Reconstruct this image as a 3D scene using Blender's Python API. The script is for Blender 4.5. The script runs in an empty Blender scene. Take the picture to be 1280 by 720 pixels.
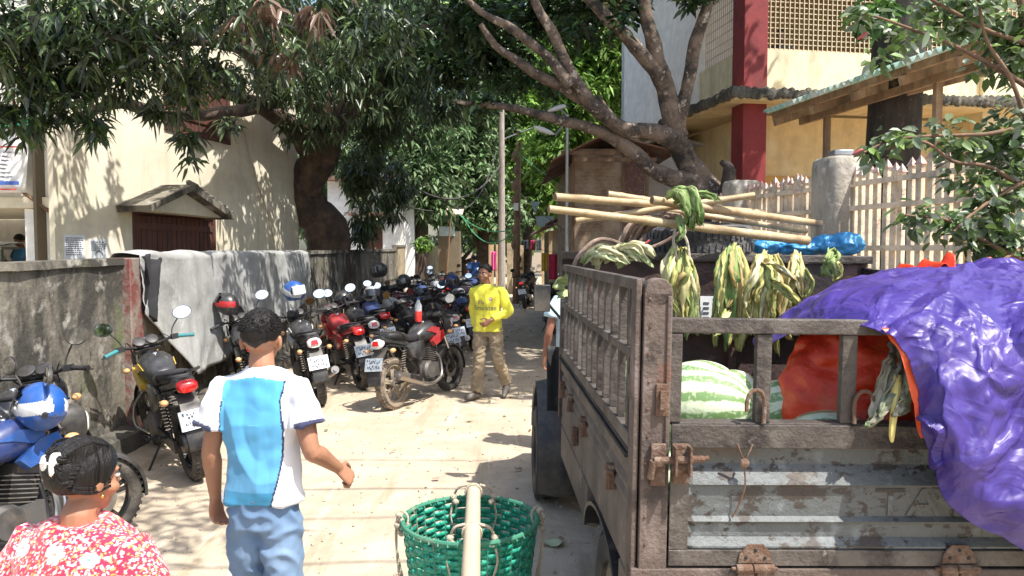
import bpy, bmesh, math, random
import numpy as np
from mathutils import Vector, Matrix, Euler, noise
from mathutils.bvhtree import BVHTree
R = math.radians
random.seed(7); rng = np.random.default_rng(7)
scene = bpy.context.scene
COL = scene.collection
CAMH = 1.83; F = 950.0; PITCH = math.atan(48/F)
def pt(px, py, Y):
    """pixel of the photograph (1280x720) at world depth Y -> world point"""
    a = (px-640)/F; b = (360-py)/F
    cy = math.cos(PITCH)+b*math.sin(PITCH); cz = -math.sin(PITCH)+b*math.cos(PITCH)
    t = Y/cy
    return Vector((a*t, Y, CAMH+cz*t))
# ---------------------------------------------------------------- materials
MATS = {}
def _nt(name):
    m = bpy.data.materials.new(name); m.use_nodes = True
    nt = m.node_tree; b = nt.nodes['Principled BSDF']
    return m, nt, b
def rgba(c): return (c[0], c[1], c[2], 1)
def _noise(nt, coord, scale, detail=6, rough=.6, dist=0, sc3=None):
    n = nt.nodes.new('ShaderNodeTexNoise'); n.inputs['Scale'].default_value = scale
    n.inputs['Detail'].default_value = detail; n.inputs['Roughness'].default_value = rough
    n.inputs['Distortion'].default_value = dist
    if sc3:
        mp = nt.nodes.new('ShaderNodeMapping'); mp.inputs['Scale'].default_value = sc3
        nt.links.new(coord, mp.inputs[0]); nt.links.new(mp.outputs[0], n.inputs[0])
    else: nt.links.new(coord, n.inputs[0])
    return n.outputs['Fac']
def _ramp(nt, fac, a, b):
    m = nt.nodes.new('ShaderNodeMapRange'); m.inputs[1].default_value = a; m.inputs[2].default_value = b
    nt.links.new(fac, m.inputs[0]); return m.outputs[0]
def _mix(nt, fac, A, B):
    m = nt.nodes.new('ShaderNodeMix'); m.data_type = 'RGBA'
    if fac is not None: nt.links.new(fac, m.inputs[0])
    for v, i in ((A, 6), (B, 7)):
        if isinstance(v, tuple): m.inputs[i].default_value = rgba(v)
        else: nt.links.new(v, m.inputs[i])
    return m.outputs[2]
def mat(name, col, rough=.5, metal=0, layers=(), bump=0, bscale=40, coat=0, trans=0, alpha=1, spec=.5, var=.12, vscale=6, bsc3=None, emit=None):
    """layers: (colour, noise scale, threshold, softness[, stretch xyz])"""
    if name in MATS: return MATS[name]
    m, nt, b = _nt(name)
    tc = nt.nodes.new('ShaderNodeTexCoord').outputs['Object']
    c = None
    if var:
        f = _ramp(nt, _noise(nt, tc, vscale), .3, .7)
        c = _mix(nt, f, tuple(x*(1-var) for x in col), tuple(min(1, x*(1+var)) for x in col))
    for L in layers:
        f = _ramp(nt, _noise(nt, tc, L[1], 8, .65, 0, L[4] if len(L) > 4 else None), L[2]-L[3], L[2]+L[3])
        c = _mix(nt, f, c if c is not None else tuple(col), tuple(L[0]))
    if c is not None: nt.links.new(c, b.inputs['Base Color'])
    else: b.inputs['Base Color'].default_value = rgba(col)
    b.inputs['Roughness'].default_value = rough; b.inputs['Metallic'].default_value = metal
    b.inputs['Coat Weight'].default_value = coat; b.inputs['Coat Roughness'].default_value = .08
    b.inputs['Transmission Weight'].default_value = trans; b.inputs['Alpha'].default_value = alpha
    b.inputs['Specular IOR Level'].default_value = spec
    if bump:
        bn = nt.nodes.new('ShaderNodeBump'); bn.inputs['Strength'].default_value = min(1, bump); bn.inputs['Distance'].default_value = .02
        nt.links.new(_noise(nt, tc, bscale, 6, .6, 0, bsc3), bn.inputs['Height']); nt.links.new(bn.outputs[0], b.inputs['Normal'])
    if emit:
        b.inputs['Emission Color'].default_value = rgba(emit); b.inputs['Emission Strength'].default_value = 1
    MATS[name] = m; return m
def vmat(name, rough=.8, bump=.15, bscale=400, sheen=0, spec=.3, sub=0, translucent=0, coat=0):
    """colour from the mesh's 'col' attribute (surface pattern / leaf tint)"""
    if name in MATS: return MATS[name]
    m, nt, b = _nt(name)
    at = nt.nodes.new('ShaderNodeAttribute'); at.attribute_name = 'col'
    nt.links.new(at.outputs['Color'], b.inputs['Base Color'])
    b.inputs['Roughness'].default_value = rough; b.inputs['Specular IOR Level'].default_value = spec
    b.inputs['Sheen Weight'].default_value = sheen; b.inputs['Coat Weight'].default_value = coat
    if sub: b.inputs['Subsurface Weight'].default_value = sub; b.inputs['Subsurface Radius'].default_value = (.01, .004, .002)
    if bump:
        tc = nt.nodes.new('ShaderNodeTexCoord').outputs['Object']
        bn = nt.nodes.new('ShaderNodeBump'); bn.inputs['Strength'].default_value = bump; bn.inputs['Distance'].default_value = .003
        nt.links.new(_noise(nt, tc, bscale), bn.inputs['Height']); nt.links.new(bn.outputs[0], b.inputs['Normal'])
    if translucent:
        tr = nt.nodes.new('ShaderNodeBsdfTranslucent'); nt.links.new(at.outputs['Color'], tr.inputs[0])
        ms = nt.nodes.new('ShaderNodeMixShader'); ms.inputs[0].default_value = translucent
        out = nt.nodes['Material Output']
        nt.links.new(b.outputs[0], ms.inputs[1]); nt.links.new(tr.outputs[0], ms.inputs[2]); nt.links.new(ms.outputs[0], out.inputs[0])
    MATS[name] = m; return m
# ---------------------------------------------------------------- mesh builder
class MB:
    def __init__(s): s.v = []; s.f = []; s.mi = []; s.cm = 0
    def m(s, i): s.cm = i; return s
    def add(s, vs, fs, M=None):
        o = len(s.v)
        for v in vs:
            v = Vector(v)
            s.v.append(tuple(M @ v) if M is not None else tuple(v))
        for f in fs: s.f.append(tuple(i+o for i in f)); s.mi.append(s.cm)
        return s
    def box(s, c, d, rot=None, taper=1):
        x, y, z = (k/2 for k in d); t = taper
        vs = [(-x,-y,-z),(x,-y,-z),(x,y,-z),(-x,y,-z),(-x*t,-y*t,z),(x*t,-y*t,z),(x*t,y*t,z),(-x*t,y*t,z)]
        M = Matrix.Translation(c) @ (Euler(rot).to_matrix().to_4x4() if rot else Matrix.Identity(4))
        return s.add(vs, [(0,3,2,1),(4,5,6,7),(0,1,5,4),(1,2,6,5),(2,3,7,6),(3,0,4,7)], M)
    def b2(s, a, b):  # box from corner to corner
        return s.box([(a[i]+b[i])/2 for i in range(3)], [abs(b[i]-a[i]) for i in range(3)])
    def bar(s, a, b, w, h, up=(0,0,1)):
        a = Vector(a); b = Vector(b); d = (b-a); L = d.length; d.normalize(); up = Vector(up)
        if abs(d.dot(up)) > .98: up = Vector((0,1,0))
        x = d.cross(up).normalized(); z = x.cross(d)
        M = Matrix((x, d, z)).transposed().to_4x4(); M.translation = (a+b)/2
        X, Y, Z = w/2, L/2, h/2
        vs = [(-X,-Y,-Z),(X,-Y,-Z),(X,Y,-Z),(-X,Y,-Z),(-X,-Y,Z),(X,-Y,Z),(X,Y,Z),(-X,Y,Z)]
        return s.add(vs, [(0,3,2,1),(4,5,6,7),(0,1,5,4),(1,2,6,5),(2,3,7,6),(3,0,4,7)], M)
    def tube(s, pts, r, seg=8, caps=True, flat=1.0, rnd=False):
        pts = [Vector(p) for p in pts]; n = len(pts)
        rs = list(r) if hasattr(r, '__len__') else [r]*n
        if rnd:   # rounded ends
            d0 = (pts[0]-pts[1]).normalized(); d1 = (pts[-1]-pts[-2]).normalized()
            a = [(.97,.26),(.72,.70),(.0,1)]
            P = [pts[0]+d0*rs[0]*k for k, _ in a[:2]]; Q = [pts[-1]+d1*rs[-1]*k for k, _ in a[:2]][::-1]
            RP = [rs[0]*q for _, q in a[:2]]; RQ = [rs[-1]*q for _, q in a[:2]][::-1]
            pts = P+pts+Q; rs = RP+rs+RQ; n = len(pts)
        up = None; o = len(s.v)
        for i, p in enumerate(pts):
            t = (pts[min(i+1, n-1)]-pts[max(i-1, 0)])
            if t.length < 1e-9: t = Vector((0,0,1))
            t.normalize()
            if up is None:
                up = Vector((0,0,1)) if abs(t.z) < .9 else Vector((1,0,0))
            x = t.cross(up)
            if x.length < 1e-6: x = t.orthogonal()
            x.normalize(); y = x.cross(t).normalized(); up = y
            for k in range(seg):
                a = 2*math.pi*k/seg
                s.v.append(tuple(p + x*math.cos(a)*rs[i] + y*math.sin(a)*rs[i]*flat))
        for i in range(n-1):
            for k in range(seg):
                a = o+i*seg+k; b = o+i*seg+(k+1) % seg
                s.f.append((a, b, b+seg, a+seg)); s.mi.append(s.cm)
        if caps:
            s.f.append(tuple(o+k for k in range(seg))[::-1]); s.mi.append(s.cm)
            s.f.append(tuple(o+(n-1)*seg+k for k in range(seg))); s.mi.append(s.cm)
        return s
    def lathe(s, prof, M=None, seg=24, closed=False):
        """prof [(r,z)] about local z"""
        vs = []; fs = []; n = len(prof)
        for r, z in prof:
            for k in range(seg):
                a = 2*math.pi*k/seg; vs.append((r*math.cos(a), r*math.sin(a), z))
        for i in range(n if closed else n-1):
            j = (i+1) % n
            for k in range(seg):
                q = (k+1) % seg
                fs.append((i*seg+k, i*seg+q, j*seg+q, j*seg+k))
        if not closed:
            if prof[0][0] > 1e-6: fs.append(tuple(range(seg))[::-1])
            if prof[-1][0] > 1e-6: fs.append(tuple((n-1)*seg+k for k in range(seg)))
        return s.add(vs, fs, M)
    def ell(s, c, r, rot=None, nu=16, nv=10):
        vs = []; fs = []
        for i in range(nv+1):
            ph = math.pi*i/nv
            for k in range(nu):
                a = 2*math.pi*k/nu
                vs.append((r[0]*math.sin(ph)*math.cos(a), r[1]*math.sin(ph)*math.sin(a), r[2]*math.cos(ph)))
        for i in range(nv):
            for k in range(nu):
                q = (k+1) % nu; fs.append((i*nu+k, (i+1)*nu+k, (i+1)*nu+q, i*nu+q))
        M = Matrix.Translation(c) @ (Euler(rot).to_matrix().to_4x4() if rot else Matrix.Identity(4))
        return s.add(vs, fs, M)
    def loft(s, rings, caps=True):
        n = len(rings[0]); o = len(s.v)
        for rg in rings:
            for p in rg: s.v.append(tuple(p))
        for i in range(len(rings)-1):
            for k in range(n):
                q = (k+1) % n
                s.f.append((o+i*n+k, o+i*n+q, o+(i+1)*n+q, o+(i+1)*n+k)); s.mi.append(s.cm)
        if caps:
            s.f.append(tuple(o+k for k in range(n))[::-1]); s.mi.append(s.cm)
            s.f.append(tuple(o+(len(rings)-1)*n+k for k in range(n))); s.mi.append(s.cm)
        return s
    def prism(s, poly, M, t):
        """poly in local xy, extruded t along local z"""
        n = len(poly)
        vs = [(x, y, 0) for x, y in poly]+[(x, y, t) for x, y in poly]
        fs = [tuple(range(n))[::-1], tuple(range(n, 2*n))]+[(i, (i+1) % n, n+(i+1) % n, n+i) for i in range(n)]
        return s.add(vs, fs, M)
    def grid(s, nu, nv, fn, flip=False):
        o = len(s.v)
        for j in range(nv+1):
            for i in range(nu+1): s.v.append(tuple(fn(i/nu, j/nv)))
        for j in range(nv):
            for i in range(nu):
                a = o+j*(nu+1)+i; q = (a, a+1, a+nu+2, a+nu+1)
                s.f.append(q[::-1] if flip else q); s.mi.append(s.cm)
        return s
    def mesh(s, name, mats, smooth=True, ang=35):
        me = bpy.data.meshes.new(name); me.from_pydata(s.v, [], s.f)
        for m in (mats if isinstance(mats, (list, tuple)) else [mats]): me.materials.append(m)
        if max(s.mi, default=0) > 0: me.polygons.foreach_set('material_index', s.mi)
        bm = bmesh.new(); bm.from_mesh(me); bmesh.ops.recalc_face_normals(bm, faces=bm.faces); bm.to_mesh(me); bm.free()
        if smooth:
            me.polygons.foreach_set('use_smooth', [True]*len(me.polygons)); me.set_sharp_from_angle(angle=R(ang))
        return me
    def build(s, name, mats, parent=None, smooth=True, ang=35, bevel=0, solid=0, sub=0, recenter=True):
        if parent is None and recenter and s.v:
            a = np.array(s.v); c = Vector(((a[:,0].min()+a[:,0].max())/2, (a[:,1].min()+a[:,1].max())/2, a[:,2].min()))
            s.v = [tuple(r) for r in (a-np.array(c))]
        else: c = None
        o = link(name, s.mesh(name, mats, smooth, ang), parent)
        if c is not None: o.location = c
        if sub: q = o.modifiers.new('sub', 'SUBSURF'); q.levels = sub; q.render_levels = sub
        if solid: q = o.modifiers.new('solid', 'SOLIDIFY'); q.thickness = solid; q.offset = 0
        if bevel: q = o.modifiers.new('bevel', 'BEVEL'); q.width = bevel; q.segments = 2; q.limit_method = 'ANGLE'; q.angle_limit = R(40)
        return o
def link(name, me, parent=None):
    o = bpy.data.objects.new(name, me); COL.objects.link(o)
    if parent is not None: o.parent = parent
    return o
def tag(o, label=None, cat=None, group=None, kind=None):
    if label: o['label'] = label
    if cat: o['category'] = cat
    if group: o['group'] = group
    if kind: o['kind'] = kind
    return o
def thing(name, label, cat, loc=(0,0,0), rot=(0,0,0), group=None):
    o = bpy.data.objects.new(name, None); COL.objects.link(o); o.empty_display_size = .2
    o.location = loc; o.rotation_euler = rot
    return tag(o, label, cat, group)
def copy_tree(o, parent=None):
    c = o.copy(); COL.objects.link(c); c.parent = parent
    for ch in list(o.children): copy_tree(ch, c)
    return c
def superring(c, rx, rz, n=16, e=2.4, ax='x'):
    """ring in the plane normal to ax"""
    out = []
    for k in range(n):
        a = 2*math.pi*k/n; ca, sa = math.cos(a), math.sin(a)
        u = rx*math.copysign(abs(ca)**(2/e), ca); w = rz*math.copysign(abs(sa)**(2/e), sa)
        if ax == 'x': out.append((c[0], c[1]+u, c[2]+w))
        elif ax == 'z': out.append((c[0]+u, c[1]+w, c[2]))
        else: out.append((c[0]+u, c[1], c[2]+w))
    return out
def smooth_path(pts, k=6):
    """catmull-rom"""
    P = [Vector(p) for p in pts]; P = [P[0]*2-P[1]]+P+[P[-1]*2-P[-2]]; out = []
    for i in range(1, len(P)-2):
        for j in range(k):
            t = j/k; a, b, c, d = P[i-1:i+3]
            out.append(.5*((2*b)+(c-a)*t+(2*a-5*b+4*c-d)*t*t+(3*b-a-3*c+d)*t**3))
    out.append(P[-2]); return out
def lerpr(rs, n):
    return [float(np.interp(i/(n-1)*(len(rs)-1), range(len(rs)), rs)) for i in range(n)]
def remesh(mb, name, mats, parent, voxel, smooth_it=4, disp=None, color=None, ang=180):
    me = mb.mesh(name+'_t', mats[:1] if isinstance(mats, list) else mats)
    o = link(name+'_t', me)
    q = o.modifiers.new('r', 'REMESH'); q.mode = 'VOXEL'; q.voxel_size = voxel; q.use_smooth_shade = True
    if smooth_it: q = o.modifiers.new('s', 'SMOOTH'); q.iterations = smooth_it; q.factor = .5
    dg = bpy.context.evaluated_depsgraph_get(); dg.update()
    m2 = bpy.data.meshes.new_from_object(o.evaluated_get(dg)); m2.name = name
    bpy.data.objects.remove(o); bpy.data.meshes.remove(me)
    n = len(m2.vertices); co = np.empty(n*3, 'f'); m2.vertices.foreach_get('co', co); co = co.reshape(n, 3)
    if disp:
        no = np.empty(n*3, 'f'); m2.vertices.foreach_get('normal', no); no = no.reshape(n, 3)
        d = np.array([disp(c, q) for c, q in zip(co, no)], 'f'); co2 = co+no*d[:, None]
        m2.vertices.foreach_set('co', co2.ravel())
    if color:
        at = m2.color_attributes.new('col', 'FLOAT_COLOR', 'POINT')
        cc = np.ones((n, 4), 'f'); cc[:, :3] = [color(c) for c in co]
        at.data.foreach_set('color', cc.ravel())
    m2.update(); m2.polygons.foreach_set('use_smooth', [True]*len(m2.polygons))
    if not m2.materials: m2.materials.append(mats if not isinstance(mats, list) else mats[0])
    return link(name, m2, parent)
def nz(p, s=1, o=0): return noise.noise(Vector((p[0]*s+o, p[1]*s+o*.7, p[2]*s-o)))
def fbm(p, s=1, o=0): return nz(p, s, o)+.5*nz(p, s*2.1, o+5)+.25*nz(p, s*4.3, o+9)
# ---------------------------------------------------------------- foliage
def leaf_mesh(name, P, D, L, W, cols, droop=.35, fine=True):
    """one mesh of many single leaves: P base, D direction, L length, W width, cols per leaf"""
    n = len(P); D = D/np.linalg.norm(D, axis=1)[:, None]
    up = np.tile(np.array([0, 0, 1.]), (n, 1))+rng.normal(0, .5, (n, 3))
    S = np.cross(D, up); S /= np.linalg.norm(S, axis=1)[:, None]+1e-9
    N = np.cross(S, D)
    L = L[:, None]; W = W[:, None]; g = np.array([0, 0, -1.])
    def at(u, w, h): return P+D*L*u+S*W*w+N*W*h+g*L*droop*u*u
    if fine:
        V = np.stack([at(0,0,0), at(.3,-.42,.12), at(.3,0,-.1), at(.3,.42,.12), at(.68,-.4,.1), at(.68,0,-.1), at(.68,.4,.1), at(1,0,0)], 1)
        T = [(0,1,2),(0,2,3),(1,4,5,2),(2,5,6,3),(4,7,5),(5,7,6)]
    else:
        V = np.stack([at(0,0,0), at(.45,-.5,.15), at(.5,0,-.1), at(.45,.5,.15), at(1,0,0)], 1)
        T = [(0,1,4,2),(0,2,4,3)]
    k = V.shape[1]
    me = bpy.data.meshes.new(name)
    loops = np.concatenate([np.array(t) for t in T]); ls = np.cumsum([0]+[len(t) for t in T[:-1]]); nl = len(loops)
    me.vertices.add(n*k); me.vertices.foreach_set('co', V.reshape(-1).astype('f'))
    me.loops.add(n*nl); me.polygons.add(n*len(T))
    base = np.arange(n)[:, None]
    me.loops.foreach_set('vertex_index', (base*k+loops[None]).ravel().astype('i'))
    me.polygons.foreach_set('loop_start', (base*nl+ls[None]).ravel().astype('i'))
    me.update(calc_edges=True)
    at_ = me.color_attributes.new('col', 'FLOAT_COLOR', 'POINT')
    c = np.ones((n, k, 4), 'f'); c[:, :, :3] = cols[:, None, :]
    at_.data.foreach_set('color', c.ravel())
    me.polygons.foreach_set('use_smooth', [True]*len(me.polygons))
    return me
def crown(name, blobs, per, leafL, leafW, cols, mt, parent, spread=.9, down=.5, fine=True, shell=.55, gap=0, droop=.35, twig=None):
    """blobs: (centre, radii, number of leaf clusters); per = leaves per cluster"""
    C = []
    for c, r, k in blobs:
        c = np.array(c); r = np.array(r if hasattr(r, '__len__') else (r, r, r))
        got = 0
        while got < k:
            d = rng.normal(size=3); d /= np.linalg.norm(d)
            p = c+d*r*(shell+(1-shell)*rng.random())*(1 if rng.random() < .8 else rng.random())
            if gap and fbm(p, .9/max(r)*1.6, 3) < gap-.35: 
                if rng.random() < .85: got += .3; continue
            C.append(p); got += 1
    C = np.array(C); n = len(C)
    base = np.repeat(C, per, 0); N = n*per
    D = rng.normal(size=(N, 3)); D[:, 2] = D[:, 2]*.5-down; D /= np.linalg.norm(D, axis=1)[:, None]
    P = base+D*(leafL*spread*.25)+rng.normal(0, leafL*.28*spread, (N, 3))
    L = leafL*(.65+.6*rng.random(N)); W = leafW*(.7+.5*rng.random(N))
    cols = np.array(cols); ci = rng.choice(len(cols), N, p=None)
    tint = np.repeat(.65+.7*rng.random(n), per)
    cc = cols[ci]*(tint*(.85+.3*rng.random(N)))[:, None]
    me = leaf_mesh(name, P, D, L, W, cc, droop, fine); me.materials.append(mt)
    o = link(name, me, parent)
    if twig:
        mb = MB()
        for p in C[::3]:
            q = Vector(p); mb.tube([q+Vector((random.uniform(-.3,.3), random.uniform(-.3,.3), random.uniform(.1,.5))), q], [.012, .004], 4, False)
        mb.build('twig', twig, parent)
    return o
# ---------------------------------------------------------------- material library
M = {}
M['plaster'] = mat('cream_plaster', (.74,.67,.50), .9, layers=[((.55,.48,.36), 1.2, .62, .12), ((.82,.78,.68), .7, .6, .2), ((.60,.53,.40), 1.2, .64, .12, (3,3,.35)), ((.40,.34,.26), 9, .72, .03)], bump=.25, bscale=25)
M['plaster_white'] = mat('white_plaster', (.80,.79,.74), .9, layers=[((.62,.60,.55), 1.0, .66, .12), ((.62,.60,.55), 1.2, .65, .12, (3,3,.35))], bump=.2, bscale=25)
M['yellow'] = mat('yellow_wall_paint', (.72,.56,.30), .85, layers=[((.45,.34,.19), 1.5, .62, .08, (1,1,.4)), ((.78,.66,.42), 2.0, .62, .1), ((.56,.43,.24), 1.1, .62, .14, (3,3,.4))], bump=.2, bscale=30)
M['cream'] = mat('parapet_paint', (.74,.66,.46), .85, layers=[((.35,.31,.22), 1.8, .66, .1, (1,1,.3)), ((.5,.44,.32), 1.2, .62, .12, (3,3,.4))], bump=.2, bscale=30)
M['orange'] = mat('orange_dado_paint', (.62,.36,.10), .8, layers=[((.4,.24,.1), 2, .62, .1)], bump=.2)
M['maroon'] = mat('maroon_column_paint', (.24,.028,.032), .7, layers=[((.10,.02,.02), 2, .62, .12), ((.38,.15,.13), 5, .7, .06)], bump=.2, bscale=30)
M['bluewhite'] = mat('bluish_white_wall_paint', (.88,.90,.93), .85, layers=[((.58,.58,.57), 1.2, .66, .1, (1,1,.3))], bump=.15, bscale=25)
M['moss_concrete'] = mat('black_stained_concrete', (.13,.12,.10), .95, layers=[((.035,.035,.03), 3, .5, .12), ((.3,.27,.22), 6, .62, .08)], bump=.8, bscale=20)
M['old_wall'] = mat('weathered_boundary_wall', (.19,.17,.135), .95, layers=[((.050,.046,.038), 1.9, .50, .06, (1,1,.45)), ((.33,.31,.27), 3.8, .60, .05), ((.10,.12,.045), 2.2, .64, .06), ((.035,.035,.03), 9, .64, .06, (1,1,.3))], bump=.8, bscale=14)
M['tan_wall'] = mat('tan_mud_wall', (.42,.34,.22), .95, layers=[((.16,.14,.1), 2, .56, .12)], bump=.6, bscale=14)
M['red_pillar'] = mat('worn_red_pillar_paint', (.16,.05,.042), .85, layers=[((.22,.18,.15), 5, .49, .06), ((.12,.1,.08), 3, .62, .08)], bump=.5, bscale=20)
M['post'] = mat('grey_concrete_post', (.42,.38,.32), .95, layers=[((.20,.18,.15), 3, .52, .12, (1,1,.35)), ((.52,.5,.45), 7, .62, .06), ((.05,.05,.045), 10, .68, .05, (1,1,.3))], bump=.8, bscale=18)
M['picket'] = mat('white_picket_paint', (.82,.67,.50), .85, layers=[((.34,.24,.19), 9, .62, .05), ((.45,.38,.3), 4, .55, .1)], bump=.4, bscale=40)
M['picket_tip'] = mat('faded_pink_tip_paint', (.52,.30,.26), .85, layers=[((.7,.62,.52), 12, .52, .08)], bump=.4)
M['sand'] = mat('sandy_road', (.46,.385,.29), .97, layers=[((.38,.315,.235), .5, .52, .16), ((.55,.475,.37), 1.8, .6, .12), ((.36,.29,.20), 1.1, .60, .06, (4,.35,1)), ((.58,.50,.38), 1.3, .63, .05, (5,.3,1)), ((.34,.26,.18), 14, .66, .06), ((.66,.58,.46), 40, .7, .05)], bump=.9, bscale=9, spec=.15)
M['soil'] = mat('brown_soil', (.26,.19,.12), .97, layers=[((.12,.1,.06), 1.5, .55, .1)], bump=.8, bscale=10)
M['bark_dark'] = mat('dark_mango_bark', (.11,.075,.055), .95, layers=[((.045,.035,.03), 4, .5, .1, (1,1,.5)), ((.17,.11,.075), 3, .62, .08)], bump=1, bscale=16, bsc3=(1,1,.35))
M['bark_pale'] = mat('mottled_grey_bark', (.19,.14,.105), .95, layers=[((.055,.042,.035), 4.5, .5, .07), ((.42,.35,.29), 9, .60, .04), ((.028,.025,.022), 2.4, .57, .06), ((.5,.44,.38), 17, .68, .03)], bump=1, bscale=20)
M['bark_black'] = mat('blackish_bark', (.055,.045,.038), .95, layers=[((.025,.022,.02), 5, .52, .1, (1,1,.3)), ((.12,.09,.07), 9, .64, .06)], bump=1, bscale=14, bsc3=(1,1,.3))
M['wood'] = mat('brown_timber', (.22,.13,.075), .8, layers=[((.11,.07,.045), 7, .55, .1, (1,1,.15))], bump=.5, bscale=30, bsc3=(1,1,.2))
M['wood_shed'] = mat('sunbleached_timber', (.31,.20,.12), .8, layers=[((.18,.115,.07), 7, .56, .1, (1,1,.15)), ((.42,.31,.2), 4, .6, .08)], bump=.5, bscale=30, bsc3=(1,1,.2))
M['wood_pale'] = mat('pale_sawn_timber', (.50,.36,.20), .8, layers=[((.32,.21,.12), 8, .58, .1, (1,1,.2))], bump=.4, bscale=30)
M['shutter'] = mat('dark_red_brown_shutter', (.13,.05,.035), .7, layers=[((.07,.035,.03), 6, .55, .1, (1,1,.2))], bump=.4, bscale=25)
M['woven_old'] = mat('woven_bamboo_wall', (.40,.26,.16), .9, layers=[((.24,.14,.09), 22, .52, .1, (1,1,2.5)), ((.5,.38,.26), 3, .62, .1)], bump=.8, bscale=45)
def weave_mat():
    m, nt, b = _nt('woven_bamboo_matting')
    tc = nt.nodes.new('ShaderNodeTexCoord').outputs['Object']
    mp = nt.nodes.new('ShaderNodeMapping'); mp.inputs['Rotation'].default_value = (R(90), 0, 0); nt.links.new(tc, mp.inputs[0])
    br = nt.nodes.new('ShaderNodeTexBrick'); br.inputs['Scale'].default_value = 9; br.inputs['Mortar Size'].default_value = .03; br.inputs['Brick Width'].default_value = .55; br.inputs['Row Height'].default_value = .22
    for k, c in (('Color1', (.36,.25,.16)), ('Color2', (.24,.155,.10)), ('Mortar', (.07,.045,.03))): br.inputs[k].default_value = rgba(c)
    nt.links.new(mp.outputs[0], br.inputs[0])
    c = _mix(nt, _ramp(nt, _noise(nt, tc, 3), .4, .7), br.outputs[0], (.42,.33,.24))
    nt.links.new(c, b.inputs['Base Color']); b.inputs['Roughness'].default_value = .9
    return m
M['woven'] = weave_mat()
M['roof_rust'] = mat('rusty_tin_roof', (.22,.11,.07), .75, .3, layers=[((.35,.32,.3), 2.5, .6, .08), ((.1,.05,.035), 5, .6, .08)], bump=.3)
M['roof_grey'] = mat('grey_tin_roof', (.50,.46,.42), .6, .3, layers=[((.26,.15,.1), 3, .6, .1)], bump=.3)
M['roof_green'] = mat('pale_green_roof_sheet', (.35,.56,.45), .6, layers=[((.62,.66,.6), 3, .56, .1), ((.2,.25,.18), 6, .66, .06)], bump=.2)
M['tin_blue'] = mat('pale_blue_tin', (.46,.62,.66), .6, layers=[((.3,.36,.36), 3, .62, .1)])
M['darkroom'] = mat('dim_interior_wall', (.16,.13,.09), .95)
M['grille'] = mat('pale_painted_grille', (.62,.52,.38), .6)
M['black_metal'] = mat('black_painted_metal', (.02,.02,.022), .45, .2, layers=[((.16,.13,.10), 8, .66, .08)])
M['pole'] = mat('grey_pole', (.36,.31,.27), .9, layers=[((.2,.17,.14), 5, .56, .1, (1,1,.2))], bump=.4)
M['galv'] = mat('galvanised_steel', (.42,.43,.44), .45, .8)
M['cable'] = mat('dark_cable', (.06,.055,.05), .7)
M['green_cable'] = mat('green_cable', (.08,.35,.17), .6)
M['tarp_grey'] = mat('grey_tarpaulin', (.37,.375,.365), .75, layers=[((.24,.24,.23), 1.3, .58, .12, (1,1,.4)), ((.44,.45,.43), 4, .64, .08)], bump=.35, bscale=22)
M['black_cloth'] = mat('black_cloth', (.02,.02,.022), .9)
M['paper'] = mat('paper', (.78,.80,.82), .9, layers=[((.62,.68,.75), 4, .6, .05)])
M['ink'] = mat('grey_ink', (.10,.11,.14), .8)
M['vinyl'] = mat('white_banner_vinyl', (.84,.85,.86), .5, var=.04)
M['v_green'] = mat('banner_green', (.04,.42,.22), .5); M['v_yellow'] = mat('banner_yellow', (.75,.58,.12), .5)
M['v_red'] = mat('banner_red', (.55,.08,.07), .5); M['v_blue'] = mat('banner_blue', (.06,.13,.45), .5)
# truck
M['steel'] = mat('worn_brown_truck_steel', (.083,.068,.058), .62, .15, layers=[((.17,.15,.13), 3.2, .58, .10), ((.035,.027,.024), 7, .56, .07), ((.13,.055,.03), 5, .66, .05), ((.24,.20,.17), 14, .69, .04)], bump=.45, bscale=60)
M['steel_dark'] = mat('dark_maroon_truck_steel', (.115,.065,.058), .6, .1, layers=[((.035,.026,.026), 3.0, .53, .1), ((.27,.22,.20), 7, .69, .05)], bump=.4, bscale=50)
M['steel_side'] = mat('dusty_side_panel', (.15,.12,.095), .75, .05, layers=[((.07,.06,.052), 2.5, .54, .1), ((.24,.20,.16), 6, .64, .06), ((.05,.045,.045), 9, .69, .05)], bump=.5, bscale=50)
M['steel_pink'] = mat('chalky_primer_steel', (.12,.088,.072), .75, layers=[((.27,.21,.19), 2.4, .60, .07), ((.05,.038,.033), 8, .58, .06), ((.15,.065,.04), 6, .66, .05)], bump=.5, bscale=60)
M['gate_paint'] = mat('peeling_grey_blue_paint', (.115,.125,.125), .55, .05, layers=[((.17,.18,.18), 2.0, .60, .05, (.6,1,2)), ((.19,.21,.215), 9, .60, .05), ((.055,.045,.038), 5, .55, .015, (1,1,1.6)), ((.05,.04,.034), 16, .60, .015, (1,1,1.4)), ((.13,.095,.065), 3, .64, .06, (.5,1,2.4)), ((.26,.25,.23), 6, .70, .02, (.6,1,2.5)), ((.03,.025,.022), 26, .68, .03)], bump=.35, bscale=50)
M['rust'] = mat('rusty_iron', (.15,.085,.055), .85, .1, layers=[((.26,.19,.145), 14, .58, .08), ((.12,.07,.05), 20, .6, .06)], bump=.7, bscale=80)
M['tyre'] = mat('dusty_tyre_rubber', (.055,.051,.048), .9, layers=[((.17,.15,.12), 5, .58, .12)], bump=.5, bscale=60)
M['tyre_mud'] = mat('mud_caked_tyre', (.24,.19,.14), .95, layers=[((.08,.07,.06), 8, .58, .08)], bump=.7, bscale=60)
M['rubber'] = mat('black_rubber', (.022,.022,.023), .7, layers=[((.09,.08,.07), 8, .64, .1)])
M['tarp_purple'] = None
M['blue_poly'] = mat('blue_plastic_sack', (.06,.33,.66), .28, layers=[((.14,.48,.78), 8, .58, .08)], bump=.8, bscale=14, trans=.15)
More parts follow.
